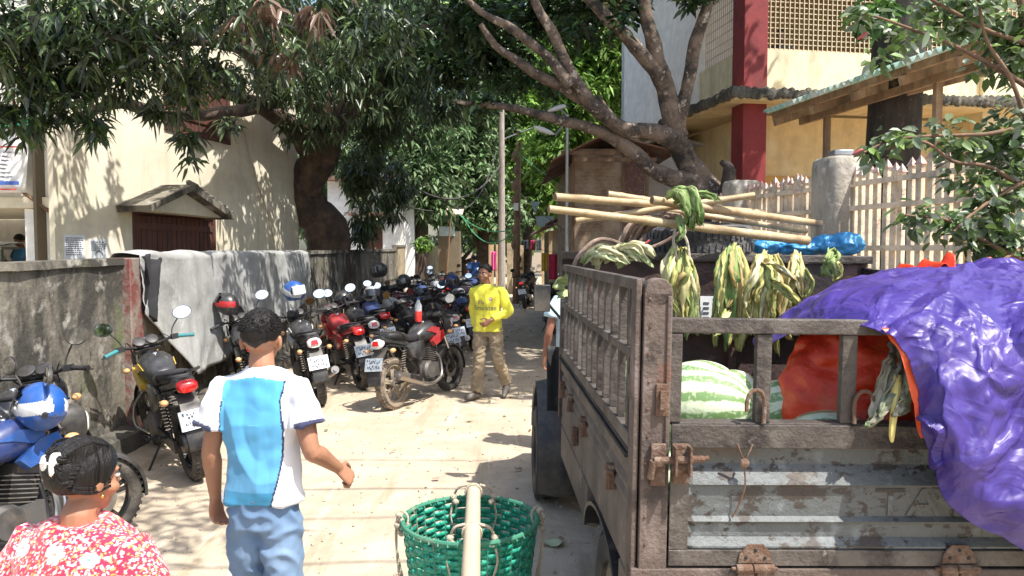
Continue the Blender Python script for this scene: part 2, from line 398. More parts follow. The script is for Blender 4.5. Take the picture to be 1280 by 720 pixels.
M['red_sack'] = mat('orange_red_plastic_sheet', (.74,.055,.015), .38, layers=[((.75,.16,.05), 5, .62, .1), ((.45,.02,.012), 3, .58, .12)], bump=.9, bscale=9)
M['bamboo'] = mat('pale_bamboo_pole', (.42,.30,.155), .5, layers=[((.24,.15,.08), 7, .58, .07), ((.54,.43,.26), 4, .56, .1), ((.12,.08,.05), 22, .68, .03)], bump=.2, bscale=30)
M['rootwood'] = mat('grey_brown_vine', (.30,.22,.17), .85, layers=[((.15,.1,.08), 10, .55, .1)], bump=.5)
M['rope'] = mat('pale_jute_rope', (.58,.50,.38), .9, bump=.8, bscale=150)
M['basket'] = mat('green_woven_plastic', (.02,.30,.20), .38, layers=[((.03,.36,.26), 14, .56, .1), ((.010,.15,.10), 9, .60, .05), ((.30,.38,.30), 5, .66, .08), ((.35,.3,.22), 30, .72, .03)], spec=.5)
M['basket_rim'] = mat('dark_green_rim', (.05,.22,.14), .6, layers=[((.3,.28,.2), 9, .62, .08)])
M['pole_wood'] = mat('smooth_pale_pole', (.56,.46,.32), .6, layers=[((.55,.43,.3), 6, .6, .1, (3,.4,3))])
# bikes
M['chrome'] = mat('chrome', (.62,.62,.62), .18, 1, var=0)
M['alloy'] = mat('dusty_alloy', (.30,.29,.28), .45, .7, layers=[((.30,.25,.19), 7, .56, .1)])
M['alloy_mud'] = mat('muddy_alloy', (.34,.28,.21), .85, .2, layers=[((.12,.1,.08), 9, .6, .08)])
M['black_alloy'] = mat('black_alloy', (.03,.03,.032), .45, .4, layers=[((.16,.13,.1), 7, .62, .1)])
M['engine'] = mat('dusty_engine_metal', (.12,.115,.11), .6, .5, layers=[((.22,.18,.14), 9, .6, .1)])
M['exhaust'] = mat('satin_exhaust_steel', (.42,.39,.36), .38, .85, layers=[((.34,.25,.18), 6, .6, .1)])
M['seat'] = mat('black_seat_vinyl', (.025,.025,.028), .55, bump=.2, bscale=120)
M['plastic'] = mat('black_body_plastic', (.026,.026,.028), .5, layers=[((.13,.115,.095), 4, .58, .14), ((.2,.17,.14), 22, .7, .04)])
def paint(n, c): return mat(n, c, .36, 0, coat=.3, var=.05, layers=[(tuple(.5*k+.09 for k in c), 4, .60, .16), ((.22,.185,.145), 18, .72, .04)])
M['p_black'] = paint('gloss_black_paint', (.018,.018,.02)); M['p_red'] = paint('gloss_red_paint', (.40,.012,.016))
M['p_blue'] = paint('gloss_blue_paint', (.012,.085,.34)); M['p_navy'] = paint('deep_blue_paint', (.012,.035,.16))
M['p_yellow'] = paint('yellow_graphic_paint', (.62,.42,.04)); M['p_white'] = paint('white_paint', (.7,.7,.7)); M['p_silver'] = paint('silver_paint', (.38,.39,.41))
M['p_maroon'] = paint('dark_maroon_paint', (.12,.012,.02)); M['p_teal'] = paint('teal_grip_rubber', (.03,.22,.24))
M['lens_red'] = mat('red_lamp_lens', (.55,.015,.012), .15, coat=1, var=0)
M['lens_clear'] = mat('clear_lamp_lens', (.75,.74,.70), .1, coat=1, var=0)
M['lens_amber'] = mat('amber_lamp_lens', (.70,.38,.16), .15, coat=1, var=0)
M['mirror'] = mat('mirror_glass', (.9,.9,.9), .03, 1, var=0)
M['dial'] = mat('white_dial', (.75,.76,.76), .3, coat=1)
M['visor'] = mat('smoked_visor', (.03,.03,.035), .06, coat=1, var=0)
M['plate_white'] = mat('white_number_plate', (.76,.80,.84), .45, var=.05)
M['plate_grey'] = mat('dirty_blue_grey_plate', (.30,.36,.42), .5, layers=[((.5,.52,.52), 30, .55, .1)])
M['skin_v'] = vmat('skin', .5, .12, 90, spec=.4, sub=.08)
M['cloth_v'] = vmat('cotton_cloth', .9, .25, 500, sheen=.25)
M['denim_v'] = vmat('denim', .92, .35, 600, sheen=.1)
M['hair'] = mat('black_hair', (.010,.008,.007), .42, bump=.6, bscale=80, bsc3=(1,1,.12), spec=.35)
M['leaf'] = vmat('leaf', .36, 0, spec=.6, translucent=.30)
M['leaf_far'] = vmat('far_leaf', .6, 0, spec=.3, translucent=.3)
M['husk_v'] = vmat('corn_leaf', .7, .2, 60, translucent=.3)
def wave_mat(name, c1, c2, scale, axis='X', rough=.6, sharp=(.4,.6), dist=0):
    m, nt, b = _nt(name)
    tc = nt.nodes.new('ShaderNodeTexCoord').outputs['Object']
    w = nt.nodes.new('ShaderNodeTexWave'); w.bands_direction = axis; w.inputs['Scale'].default_value = scale; w.inputs['Distortion'].default_value = dist
    nt.links.new(tc, w.inputs[0])
    f = _ramp(nt, w.outputs['Fac'], *sharp)
    nt.links.new(_mix(nt, f, c1, c2), b.inputs['Base Color']); b.inputs['Roughness'].default_value = rough
    return m
# melon: stripes run along local z, pattern from the angle round it
def melon_mat():
    m, nt, b = _nt('striped_watermelon_rind')
    N = nt.nodes; Lk = nt.links
    tc = N.new('ShaderNodeTexCoord').outputs['Object']
    sx = N.new('ShaderNodeSeparateXYZ'); Lk.new(tc, sx.inputs[0])
    at = N.new('ShaderNodeMath'); at.operation = 'ARCTAN2'; Lk.new(sx.outputs[0], at.inputs[0]); Lk.new(sx.outputs[1], at.inputs[1])
    nf = _noise(nt, tc, 22, 5, .7); n2 = _noise(nt, tc, 60, 3, .6)
    a1 = N.new('ShaderNodeMath'); a1.operation = 'MULTIPLY_ADD'; Lk.new(nf, a1.inputs[0]); a1.inputs[1].default_value = 4.0
    mu = N.new('ShaderNodeMath'); mu.operation = 'MULTIPLY'; Lk.new(at.outputs[0], mu.inputs[0]); mu.inputs[1].default_value = 11
    Lk.new(mu.outputs[0], a1.inputs[2])
    si = N.new('ShaderNodeMath'); si.operation = 'SINE'; Lk.new(a1.outputs[0], si.inputs[0])
    f = _ramp(nt, si.outputs[0], -.15, .35)
    c = _mix(nt, f, (.66,.72,.52), (.19,.31,.12))
    f2 = _ramp(nt, n2, .55, .62); c = _mix(nt, f2, c, (.50,.58,.36))
    Lk.new(c, b.inputs['Base Color']); b.inputs['Roughness'].default_value = .35; b.inputs['Coat Weight'].default_value = .2
    return m
M['melon'] = melon_mat()
def purple_mat():
    m, nt, b = _nt('purple_tarpaulin')
    tc = nt.nodes.new('ShaderNodeTexCoord').outputs['Object']
    f = _ramp(nt, _noise(nt, tc, 3.5), .35, .65)
    c = _mix(nt, f, (.036,.019,.165), (.066,.040,.24))
    f2 = _ramp(nt, _noise(nt, tc, 7), .6, .68); c = _mix(nt, f2, c, (.115,.09,.27))
    nt.links.new(c, b.inputs['Base Color']); b.inputs['Roughness'].default_value = .42; b.inputs['Specular IOR Level'].default_value = .45
    nz_ = nt.nodes.new('ShaderNodeTexNoise'); nz_.inputs['Scale'].default_value = 4; nt.links.new(tc, nz_.inputs[0])
    ad = nt.nodes.new('ShaderNodeVectorMath'); ad.operation = 'MULTIPLY_ADD'; ad.inputs[1].default_value = (.22, .22, .22); nt.links.new(nz_.outputs['Color'], ad.inputs[0]); nt.links.new(tc, ad.inputs[2])
    prev = None
    for sc_, ds in ((5, .040), (13, .009), (30, .0015)):
        v = nt.nodes.new('ShaderNodeTexVoronoi'); v.feature = 'DISTANCE_TO_EDGE'; v.inputs['Scale'].default_value = sc_; nt.links.new(ad.outputs[0], v.inputs[0])
        bn = nt.nodes.new('ShaderNodeBump'); bn.inputs['Strength'].default_value = 1; bn.inputs['Distance'].default_value = ds; bn.invert = sc_ != 17
        nt.links.new(v.outputs['Distance'], bn.inputs['Height'])
        if prev: nt.links.new(prev, bn.inputs['Normal'])
        prev = bn.outputs[0]
    nt.links.new(prev, b.inputs['Normal'])
    return m
M['tarp_purple'] = purple_mat()
# ================================================================ GROUND
def gz(x, y): return .035*nz((x, y, 0), .35)+.012*nz((x, y, 0), 1.7, 4)
g = MB()
def gfun(u, v):
    X = -13+26*u; Y = -4+62*v
    return (X, Y, gz(X, Y)-.02)
g.grid(130, 300, gfun)
o = g.build('road', M['sand'], recenter=False, ang=80); tag(o, kind='structure')
g = MB(); g.grid(4, 4, lambda u, v: (-300+600*u, -200+700*v, -.12))
o = g.build('ground', M['soil'], recenter=False); tag(o, kind='structure')
# ================================================================ LEFT BOUNDARY WALL
WX = -3.8
def wall_run(name, y0, y1, z0, z1, x, mt, label, cat='wall', cope=True, th=.16):
    t = thing(name, label, cat, (x, (y0+y1)/2, 0)); L = y1-y0; n = max(4, int(L/.12))
    mb = MB()
    def side(u, v, s):
        y = -L/2+L*u; z = -.15+(z0+(z1-z0)*u+.15)*v
        return (s*(th/2)+.012*fbm((y, z, s), 2.2), y, z+(.012*nz((y, 0, 0), 3) if v == 1 else 0))
    mb.grid(n, 18, lambda u, v: side(u, v, 1)); mb.grid(n, 18, lambda u, v: side(u, v, -1), True)
    mb.b2((-th/2+.02, -L/2+.003, -.1), (th/2-.02, L/2-.003, min(z0, z1)-.01))
    mb.build('wall_face', mt, t, ang=80)
    if cope:
        mb = MB(); k = 40
        rings = []
        for i in range(k+1):
            u = i/k; y = -L/2+L*u; z = z0+(z1-z0)*u; w = th/2+.03+.008*nz((y, 1, 1), 3); q = .008*nz((y, 5, 2), 4)
            rings.append([(-w, y, z-.035), (w, y, z-.035+q), (w*.95, y, z+.03+q), (-w*.95, y, z+.03)])
        mb.loft(rings); mb.build('coping', M['old_wall'], t, ang=30)
    return t
wall_run('boundary_wall', 3.0, 7.25, 1.68, 1.72, WX, M['old_wall'], 'mossy black-stained boundary wall behind the blue motorcycle, at the left edge')
wall_run('boundary_wall', 7.5, 13.9, 1.74, 1.75, WX, M['old_wall'], 'stretch of stained boundary wall covered by the grey tarpaulin')
wall_run('boundary_wall', 14.0, 24.5, 1.78, 1.82, WX, M['old_wall'], 'dark boundary wall under the mango trunk behind the row of motorcycles')
wall_run('boundary_wall', 24.7, 44, 1.95, 2.05, WX, M['tan_wall'], 'sunlit tan boundary wall at the far end of the lane')
mb = MB(); mb.box((0,0,.88), (.26,.24,1.76))
o = mb.build('wall_pillar', M['red_pillar'], bevel=.012); o.location = (WX+.03, 7.37, -.01)
tag(o, 'worn red-painted pillar where the grey tarpaulin begins', 'pillar')
# kerb-like footing of the wall
for y0, y1, lb in ((3, 7.2, 'low concrete footing under the mossy wall at the left'), (7.55, 24.4, 'low concrete footing along the wall behind the parked motorcycles')):
    mb = MB(); n = 60
    mb.grid(n, 3, lambda u, v: (WX+.08+[.0,.02,.22,.26][int(v*3+.5)]+.02*nz((0, u*20, v)), y0+(y1-y0)*u, [.24,.16,.13,-.08][int(v*3+.5)]+.02*nz((u*30, v, 0))))
    tag(mb.build('wall_footing', M['moss_concrete'], ang=60), lb, 'footing')
# grey tarpaulin over the wall
def tarp_pt(u, v):
    y = 7.42+6.2*u
    wob = .06*nz((u*9, v*1.2, 0), 1, 3)
    # bottom edge height along the wall
    bot = float(np.interp(u, [0, .08, .16, .3, .5, .75, 1], [1.2, .82, .44, .46, .55, .72, 1.0]))
    L1 = .35/(.35+.28+(1.76-bot))
    top = 1.80+.025*nz((y*2, 2, 1))
    if v < .18: q = v/.18; return (WX-.22+.13*q, y, top-.28*(1-q)**1.5)
    if v < .30: q = (v-.18)/.12; return (WX-.09+.20*q, y, top+.012*math.sin(q*math.pi)+.01*nz((y*6, q, 0)))
    q = (v-.30)/.70
    fold = .030*math.sin(y*3.1+2.2*nz((y, 0, 0), .8)+1.2*q)*(.15+q)+.014*max(0,math.sin(y*8+q*3+2*nz((y,0,3),1)))**3*q+.018*(1-abs(nz((y*1.3+q, q*.8, 2), 1.6))*2)*(.3+q)
    return (WX+.11+.06+fold+.05*q+wob*q+.015*fbm((y*3, q*5, 0)), y, top-(top-bot)*q)
mb = MB(); mb.grid(170, 44, tarp_pt)
o = mb.build('tarpaulin', M['tarp_grey'], solid=.006, ang=80); tag(o, 'grey tarpaulin draped in folds over the boundary wall', 'tarpaulin')
mb = MB()
mb.grid(14, 26, lambda u, v: (WX+.2+.06*math.sin(u*9+v*4)+.02*v, 7.38+.36*u*(1-.5*v)+.06*v, 1.76-.56*v-.06*math.sin(u*3.1)*v+.03*math.sin(v*14+u*6)))
o = mb.build('cloth', M['black_cloth'], solid=.008, ang=80); tag(o, 'black cloth hanging from the wall top next to the red pillar', 'cloth')
# ================================================================ CREAM HOUSE, LEFT (local x along the wall away from us, -y towards the lane)
hr = math.atan2(.982, .189)
H = thing('house', 'cream plastered house with a dark red shuttered window under a small gabled hood', 'house', (-6.0, 10.0, 0), (0, 0, hr))
def wallbox(mb, x0, x1, z0, z1, y0, y1, holes):
    """wall slab with rectangular holes (x0,x1,z0,z1)"""
    xs = sorted({x0, x1, *[h[0] for h in holes], *[h[1] for h in holes]}); zs = sorted({z0, z1, *[h[2] for h in holes], *[h[3] for h in holes]})
    for i in range(len(xs)-1):
        # merge vertically where no hole
        run = None
        for j in range(len(zs)-1):
            cx, cz = (xs[i]+xs[i+1])/2, (zs[j]+zs[j+1])/2
            hole = any(h[0] < cx < h[1] and h[2] < cz < h[3] for h in holes)
            if not hole:
                if run is None: run = zs[j]
            if hole or j == len(zs)-2:
                if run is not None:
                    top = zs[j] if hole else zs[j+1]
                    mb.b2((xs[i], y0, run), (xs[i+1], y1, top)); run = None
mb = MB(); wallbox(mb, 0, 6.9, -.1, 9, 0, .08, [(1.5, 3.66, .95, 2.44), (2.3, 4.2, 3.75, 4.9)])
mb.b2((6.65, .083, -.1), (6.9, 6, 9))
mb.build('wall', M['plaster'], H, smooth=False)
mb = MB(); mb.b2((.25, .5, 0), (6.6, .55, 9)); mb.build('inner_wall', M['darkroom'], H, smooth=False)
def shutter_window(x0, x1, z0, z1, name='window'):
    fr = MB(); w = .07
    fr.b2((x0, -.03, z0), (x0+w, .16, z1)); fr.b2((x1-w, -.03, z0), (x1, .16, z1)); fr.b2((x0+w, -.03, z1-w), (x1-w, .16, z1)); fr.b2((x0+w, -.03, z0), (x1-w, .16, z0+w))
    f = fr.build(name, M['shutter'], H, smooth=False, bevel=.006)
    half = (x0+x1)/2
    for a, b in ((x0+w+.01, half-.005), (half+.005, x1-w-.01)):
        s = MB(); n = 8; st = (b-a)/n
        for i in range(n): s.b2((a+i*st+.008, .0, z0+w+.01), (a+(i+1)*st-.008, .035, z1-w-.01))
        for z in (z0+.25, z1-.3): s.b2((a, -.022, z), (b, -.002, z+.1))
        s.b2((a, .037, z0+w+.01), (b, .06, z1-w-.01))
        s.build('shutter', M['shutter'], f, smooth=False, bevel=.003)
shutter_window(1.5, 3.66, .95, 2.44); shutter_window(2.3, 4.2, 3.75, 4.9)
hood = MB(); a = (1.15, 2.47); p = (2.22, 2.86); b = (3.42, 2.44)
def hpr(poly, y0, y1): hood.loft([[(x, y0, z) for x, z in poly], [(x, y1, z) for x, z in poly]])
hood.m(0); hpr([(a[0], a[1]), (p[0], p[1]), (p[0], p[1]-.10), (a[0]+.03, a[1]-.09)], -.55, -.003)
hpr([(p[0], p[1]), (b[0], b[1]), (b[0]-.03, b[1]-.09), (p[0], p[1]-.10)], -.55, -.003)
hood.m(1); hpr([(a[0]+.1, a[1]-.06), (p[0], p[1]-.11), (b[0]-.1, b[1]-.06)], -.36, -.004)
hood.m(2)
for i in range(26):
    q = i/25; x = p[0]+.02+(b[0]-p[0])*q; z = p[1]+(b[1]-p[1])*q
    hood.ell((x, -.5+.06*random.random(), z+.02), (.06+.04*random.random(), .07, .045), (random.random(), 0, 0), 7, 5)
hood.build('window_hood', [M['old_wall'], M['plaster'], M['moss_concrete']], H)
# posters
for x0, x1, z0, z1, kind in ((.14, .52, 1.70, 2.03, 0), (.60, .95, 1.70, 1.98, 1)):
    t = thing('poster', ['pale blue paper poster pasted low on the corner of the cream house wall', 'white paper notice with grey lettering, right-hand one on the cream house wall'][kind], 'poster')
    t.matrix_world = Matrix.Translation((-6, 10, 0)) @ Matrix.Rotation(hr, 4, 'Z') @ Matrix.Translation((x0, -.004, z0))
    w, h = x1-x0, z1-z0
    mb = MB(); mb.b2((0, -.004, 0), (w, 0, h)); mb.build('sheet', M['paper'], t, smooth=False)
    mb = MB()
    for k in range(9):
        zz = h-.05-k*.028; xx = .03
        while xx < w-.06 and (k < 5 or kind == 0):
            ww = random.uniform(.012, .05); mb.b2((xx, -.007, zz), (min(xx+ww, w-.03), -.005, zz+.012)); xx += ww+.012
    if kind: mb.tube([(w*.3+.02*math.cos(i)*0+w*.2*math.cos(i*.5)+w*.2, -.008, .05+.06*math.sin(i*.5)) for i in range(7)], .006, 4)
    mb.build('lettering', M['ink'], t, smooth=False)
# ---- porch block left of the house
P_ = thing('porch_building', 'white two-storey porch block at the far left with an open ground floor', 'building', (-6.95, 10.5, 0))
mb = MB(); wallbox(mb, -6, .35, 2.55, 9, 0, .2, [(-.02, .33, 3.12, 4.6)])
mb.b2((-6, .003, -.1), (.0, .2, 0)) ; mb.b2((.24, .003, -.1), (.60, .25, 2.39)); mb.b2((.352, .0, 2.55), (.93, .2, 9)); mb.b2((.603, .0, -.1), (.93, .2, 2.39))
mb.b2((-6, 3.9, -.1), (.9, 4.1, 9)); mb.b2((.7, .2, -.1), (.9, 3.9, 2.5))
mb.build('wall', M['plaster_white'], P_, smooth=False)
mb = MB(); mb.b2((-6, -.06, 2.40), (.62, 3.85, 2.547)); mb.build('floor_slab', M['plaster'], P_, smooth=False, bevel=.01)
mb = MB(); mb.b2((-6, .1, -.1), (.7, 3.9, .45)); mb.build('porch_floor', M['post'], P_, smooth=False)
mb = MB()
for i in range(5): mb.b2((.02+i*.07, .04, 3.12), (.035+i*.07, .055, 4.6))
for z in (3.25, 3.6, 3.95, 4.3): mb.b2((-.01, .03, z), (.33, .04, z+.04))
mb.build('window_bars', M['maroon'], P_, smooth=False)
mb = MB(); mb.b2((-.14, .6, 3.0), (.5, .62, 4.8)); mb.build('window_backing', M['paper'], P_, smooth=False)
mb = MB(); mb.b2((-1.35, 3.86, .45), (-.55, 3.89, 2.3)); mb.build('door', M['shutter'], P_, smooth=False)
mb = MB(); mb.tube([(.30, -.14, 2.62), (.6, -.06, 2.36), (.93, -.02, 2.22)], .025, 6); mb.build('pipe', M['wood'], P_)
B_ = thing('banner', 'white vinyl banner with coloured bands hung on the porch wall at the left edge', 'banner', (-7.38, 10.32, 2.60))
mb = MB(); mb.grid(12, 8, lambda u, v: (-1.3+2.2*u-.10*(1-v)*u, .02*math.sin(u*7), 1.05*v)); mb.build('sheet', M['vinyl'], B_, solid=.004)
for n, z0, z1, x0, x1, m_ in (('stripe', .86, .99, -1.3, .90, 'v_green'), ('stripe', .72, .85, -1.3, .55, 'v_yellow'), ('stripe', .60, .62, -1.3, .80, 'v_red'), ('stripe', .10, .15, -.8, .74, 'v_blue'), ('stripe', .03, .05, -1.3, .7, 'v_red')):
    mb = MB(); mb.b2((x0, -.03, z0), (x1, -.024, z1)); mb.build(n, M[m_], B_, smooth=False)
mb = MB()
for k in range(7):
    xx = -1.2
    while xx < .6: ww = random.uniform(.03, .12); mb.b2((xx, -.03, .2+k*.055), (xx+ww, -.025, .215+k*.055)); xx += ww+.03
mb.build('lettering', M['ink'], B_, smooth=False)
D_ = thing('desk', 'grey-green desk with papers on top in the shaded porch at the left', 'desk', (-9.35, 13.7, .45))
mb = MB(); mb.b2((-.7, -.3, 1.38), (.35, .3, 1.43)); mb.build('desk_top', M['galv'], D_, smooth=False)
for x in (-.65, -.2, .28):
    mb = MB(); mb.b2((x, -.28, 0), (x+.06, -.22, 1.38)); mb.build('leg', mat('grey_green_paint', (.18,.24,.20), .6), D_, smooth=False)
mb = MB(); mb.b2((-.59, -.2, .7), (.27, -.17, 1.377)); mb.build('panel', mat('grey_green_paint', (.18,.24,.20), .6), D_, smooth=False)
mb = MB()
for k in range(7): mb.box((-.35+.1*random.random()+.08*k, 0, 1.437+.012*k), (.4, .3, .012), (0, 0, .3*random.random()))
tag(mb.build('paper_stack', M['paper']), 'untidy stack of papers on the porch desk', 'papers').location = (-9.3, 13.7, 1.885)
# ================================================================ YELLOW TWO-STOREY BUILDING, RIGHT (local x right, y back)
Yb = thing('building', 'yellow two-storey building with a dark red corner column and gridded upper windows', 'building', (3.62, 12, 0), (0, 0, R(10)))
SX = 9.5; SY = 7.2
mb = MB(); mb.b2((-.04, -.06, -.1), (.36, .34, 8.2)); mb.build('column', M['maroon'], Yb, bevel=.012)
mb = MB(); mb.b2((4.2, -.06, -.1), (4.55, .3, 8.2)); mb.build('column', M['cream'], Yb, bevel=.012)
mb = MB(); mb.b2((.0, 3.0, -.1), (.3, 3.3, 4.05)); mb.build('column', M['maroon'], Yb, bevel=.012)
mb = MB(); mb.b2((.363, .02, 4.26), (4.197, .2, 4.97)); mb.b2((4.553, .02, 4.26), (SX, .2, 4.97))
mb.b2((.02, .343, 4.26), (.2, 1.7, 4.97)); mb.build('parapet', M['cream'], Yb, smooth=False)
mb = MB(); mb.b2((.42, .62, -.1), (SX, .8, 4.05)); mb.b2((.42, .80, -.1), (.6, SY, 4.05)); mb.build('ground_floor_wall', M['yellow'], Yb, smooth=False)
mb = MB(); mb.b2((.40, .585, -.1), (SX, .618, 3.05)); mb.b2((.385, .62, -.1), (.418, SY, 3.05)); mb.build('dado', M['orange'], Yb, smooth=False)
mb = MB(); n = 60
mb.b2((-.33, -.35, 4.10), (SX, SY, 4.255)); mb.build('floor_slab', M['yellow'], Yb, smooth=False)
mb = MB()
for i in range(120):
    if i < 90: x = -.33+i*.1; y = -.37
    else: x = -.35; y = -.3+(i-90)*.1
    if abs(x) < 99: mb.ell((x, y, 4.19+.03*random.random()), (.075, .05, .085+.03*random.random()), (0, random.random(), 0), 7, 5)
mb.build('mossy_ledge', M['moss_concrete'], Yb)
mb = MB(); wallbox(mb, 0, 1, 0, 1, 0, .1, []); mb.v = []; mb.f = []; mb.mi = []
mb.b2((-.06, 1.72, 4.30), (.16, 5.9, 9.5)); mb.b2((.163, 1.72, 4.3), (.9, 1.9, 9.5)); mb.b2((-.06, 5.72, 4.3), (1.5, 5.9, 9.5))
mb.build('side_wall', M['bluewhite'], Yb, smooth=False)
mb = MB(); mb.b2((.3, 3.2, 4.26), (SX, 3.3, 7.6)); mb.b2((4.9, .3, 4.26), (5, 3.2, 7.6)); mb.build('inner_wall', mat('inner_tan_wall', (.42,.30,.15), .9), Yb, smooth=False)
mb = MB(); mb.b2((-.3, -.3, 7.7), (SX, SY, 7.9)); mb.build('roof_slab', M['yellow'], Yb, smooth=False)
gm = MB(); t_ = .012
x = .40
while x < 4.15: gm.b2((x, .10, 4.97), (x+t_, .10+t_, 7.65)); x += .082
z = 5.0
while z < 7.6: gm.b2((.37, .115, z), (4.18, .115+t_, z+t_)); z += .082
gm.build('grille', M['grille'], Yb, smooth=False)
gm = MB(); x = 4.6
while x < 9: gm.b2((x, .10, 4.97), (x+t_, .10+t_, 7.65)); x += .082
z = 5.0
while z < 7.6: gm.b2((4.57, .115, z), (SX, .115+t_, z+t_)); z += .082
gm.build('grille', M['grille'], Yb, smooth=False)
gm = MB(); y = .38
while y < 1.70: gm.b2((.10, y, 4.97), (.10+t_, y+t_, 7.65)); y += .075
z = 5.0
while z < 7.6: gm.b2((.115, .35, z), (.115+t_, 1.71, z+t_*(2.5 if int(z*10) % 5 == 0 else 1))); z += .15
gm.build('grille', M['grille'], Yb, smooth=False)
# ================================================================ PICKET FENCE + POSTS on a plinth
FP = [Vector(p) for p in ((2.62, 12.0), (2.98, 9.95), (3.42, 7.95), (3.95, 5.2), (4.15, 3.6))]
def fence_span(a, b, z0, ztop, n, label, th=.065):
    d = b-a; L = d.length; ang = math.atan2(d.y, d.x)
    t = thing('picket_fence', label, 'fence', (a.x, a.y, z0), (0, 0, ang), 'white picket fence spans along the right side')
    for i in range(n):
        x = .12+(L-.24)*i/(n-1)+random.uniform(-.012, .012); h = ztop-z0+random.uniform(-.03, .03); w = th*random.uniform(.85, 1.1)
        mb = MB(); mb.b2((x-w/2, -.02, .02), (x+w/2, .02, h-.075))
        tip = [(x-w*.72, -.03, h-.075), (x+w*.72, -.03, h-.075), (x+w*.72, .03, h-.075), (x-w*.72, .03, h-.075), (x, 0, h+.01)]
        mb.m(1); mb.add(tip, [(0,3,2,1),(0,1,4),(1,2,4),(2,3,4),(3,0,4)])
        o = mb.build('picket', [M['picket'], M['picket_tip']], t, smooth=False)
        o.rotation_euler = (random.uniform(-.008,.008), random.uniform(-.012,.012), 0)
    for z in (.22, .62, ztop-z0-.20):
        mb = MB(); mb.b2((.02, .022, z), (L-.02, .055, z+.05)); mb.build('rail', M['picket'], t, smooth=False)
fence_span(FP[1], FP[0], 1.6, 2.62, 16, 'farthest short span of white pickets with pink tips, beyond the left concrete post')
fence_span(FP[2], FP[1], 1.6, 2.66, 20, 'middle span of white pickets between the two grey concrete posts')
fence_span(FP[3], FP[2], 1.6, 2.66, 23, 'near span of white arrow-tipped pickets right of the tall concrete post')
fence_span(FP[4], FP[3], 1.6, 2.66, 11, 'nearest span of white pickets at the right edge behind the shrub')
for i, (p, w, h, lb) in enumerate(((FP[1], .40, 2.72, 'grey weathered concrete fence post, the farther and smaller of the two'), (FP[2], .47, 2.78, 'tall grey weathered concrete fence post behind the blue sacks'))):
    mb = MB(); k = 20
    rg = [superring((0, 0, z), w/2*s*(1+.02*nz((z*3, i, 0))), w/2*s, k, 5, 'z') for z, s in ((-.1, 1.02), (.6, 1), (1.2, .99), (1.8, 1.0), (2.3, .99), (h-.1, 1), (h-.03, .96), (h, .86))]
    mb.loft(rg); o = mb.build('concrete_post', M['post'], ang=50); o.location = (p.x, p.y, -.1); o.rotation_euler = (0, 0, .2); tag(o, lb, 'post')
mb = MB(); mb.box((0,0,.06), (.13,.13,.12)); mb.box((0,0,.15), (.2,.2,.06)); o = mb.build('pipe_cap', M['galv'], bevel=.01); o.location = (3.42, 7.98, 2.66+.02); tag(o, 'small grey metal cap on top of the tall concrete post', 'cap')
pl = MB()
for a, b in zip(FP[:-1], FP[1:]):
    pl.bar((a.x, a.y, .74), (b.x, b.y, .74), .24, 1.7)
tag(pl.build('fence_plinth', M['old_wall'], smooth=False), 'long low stained wall that carries the white picket fence', 'wall')
# ================================================================ LEAN-TO SHED ROOF, RIGHT
S_ = thing('shed', 'open timber shed with a pale green corrugated eave above the picket fence', 'shed', (3.55, 10.9, 0))
E0 = Vector((3.60, 11.0, 3.79)); E1 = Vector((4.85, 7.3, 4.0)); out = Vector((.947, .32, .32))  # roof rises away from the eave
E1z = E1
mb = MB(); n = 150
def roofp(u, v):
    p = E0.lerp(E1, u)+out*v*3.6
    return Vector((p.x, p.y, p.z+.035*math.sin(u*2*math.pi*34)))-Vector((3.55, 10.9, 0))
mb.grid(34*8, 8, roofp); mb.build('roof_sheet', M['roof_green'], S_, solid=.008, ang=80)
off = Vector((3.55, 10.9, 0))
def sb(name, a, b, w, h, mt='wood_shed'):
    q = MB(); q.bar(Vector(a)-off, Vector(b)-off, w, h); q.build(name, M[mt], S_, smooth=False, bevel=.004)
for k, v in enumerate((.05, .32, .62, .9)):
    sb('purlin', E0+out*3.6*v+Vector((.0,0,-.09)), E1+out*3.6*v+Vector((0,0,-.09)), .06, .09)
for k in range(6):
    u = .03+k*.19; a = E0.lerp(E1, u)+out*.1+Vector((0,0,-.19)); sb('rafter', a, a+out*3.4, .05, .11)
sb('eave_beam', E0.lerp(E1, .03)+out*.55+Vector((0,0,-.30)), E1+out*.55+Vector((0,0,-.30)), .06, .10)
sb('brace', E0.lerp(E1, .5)+out*.6+Vector((0,0,-.35)), E0.lerp(E1, .78)+out*2.4+Vector((0,0,-.5)), .05, .08)
for u in (.16, .62, .97):
    a = E0.lerp(E1, u)+out*.58+Vector((0,0,-.35)); sb('post', (a.x, a.y, -.1), a, .08, .08)
# ================================================================ HUTS AND HOUSES ON THE RIGHT SIDE OF THE LANE
Hh = thing('bamboo_hut', 'hut with woven bamboo walls and a rusty tin roof behind the bamboo poles', 'hut', (1.70, 14.2, 0))
mb = MB(); mb.b2((-.62, -.6, 1.0), (.25, -.55, 3.62)); mb.b2((-.62, -.547, 1.0), (-.57, 4, 3.4)); mb.build('wall', M['woven'], Hh, smooth=False)
mb = MB(); mb.b2((-.66, -.65, -.1), (.62, 4, 1.0)); mb.build('base_wall', M['old_wall'], Hh, smooth=False)
mb = MB(); mb.b2((.31, -.60, 1.0), (.66, -.56, 3.45)); mb.build('window', mat('brick_lattice', (.16,.085,.075), .9, layers=[((.30,.2,.17), 26, .55, .04, (1,1,2))], bump=.8, bscale=40), Hh, smooth=False)
for x in (-.64, .26, .67):
    mb = MB(); mb.b2((x, -.66, .9), (x+.05, -.605, 3.55)); mb.build('frame_post', M['wood'], Hh, smooth=False)
mb = MB()
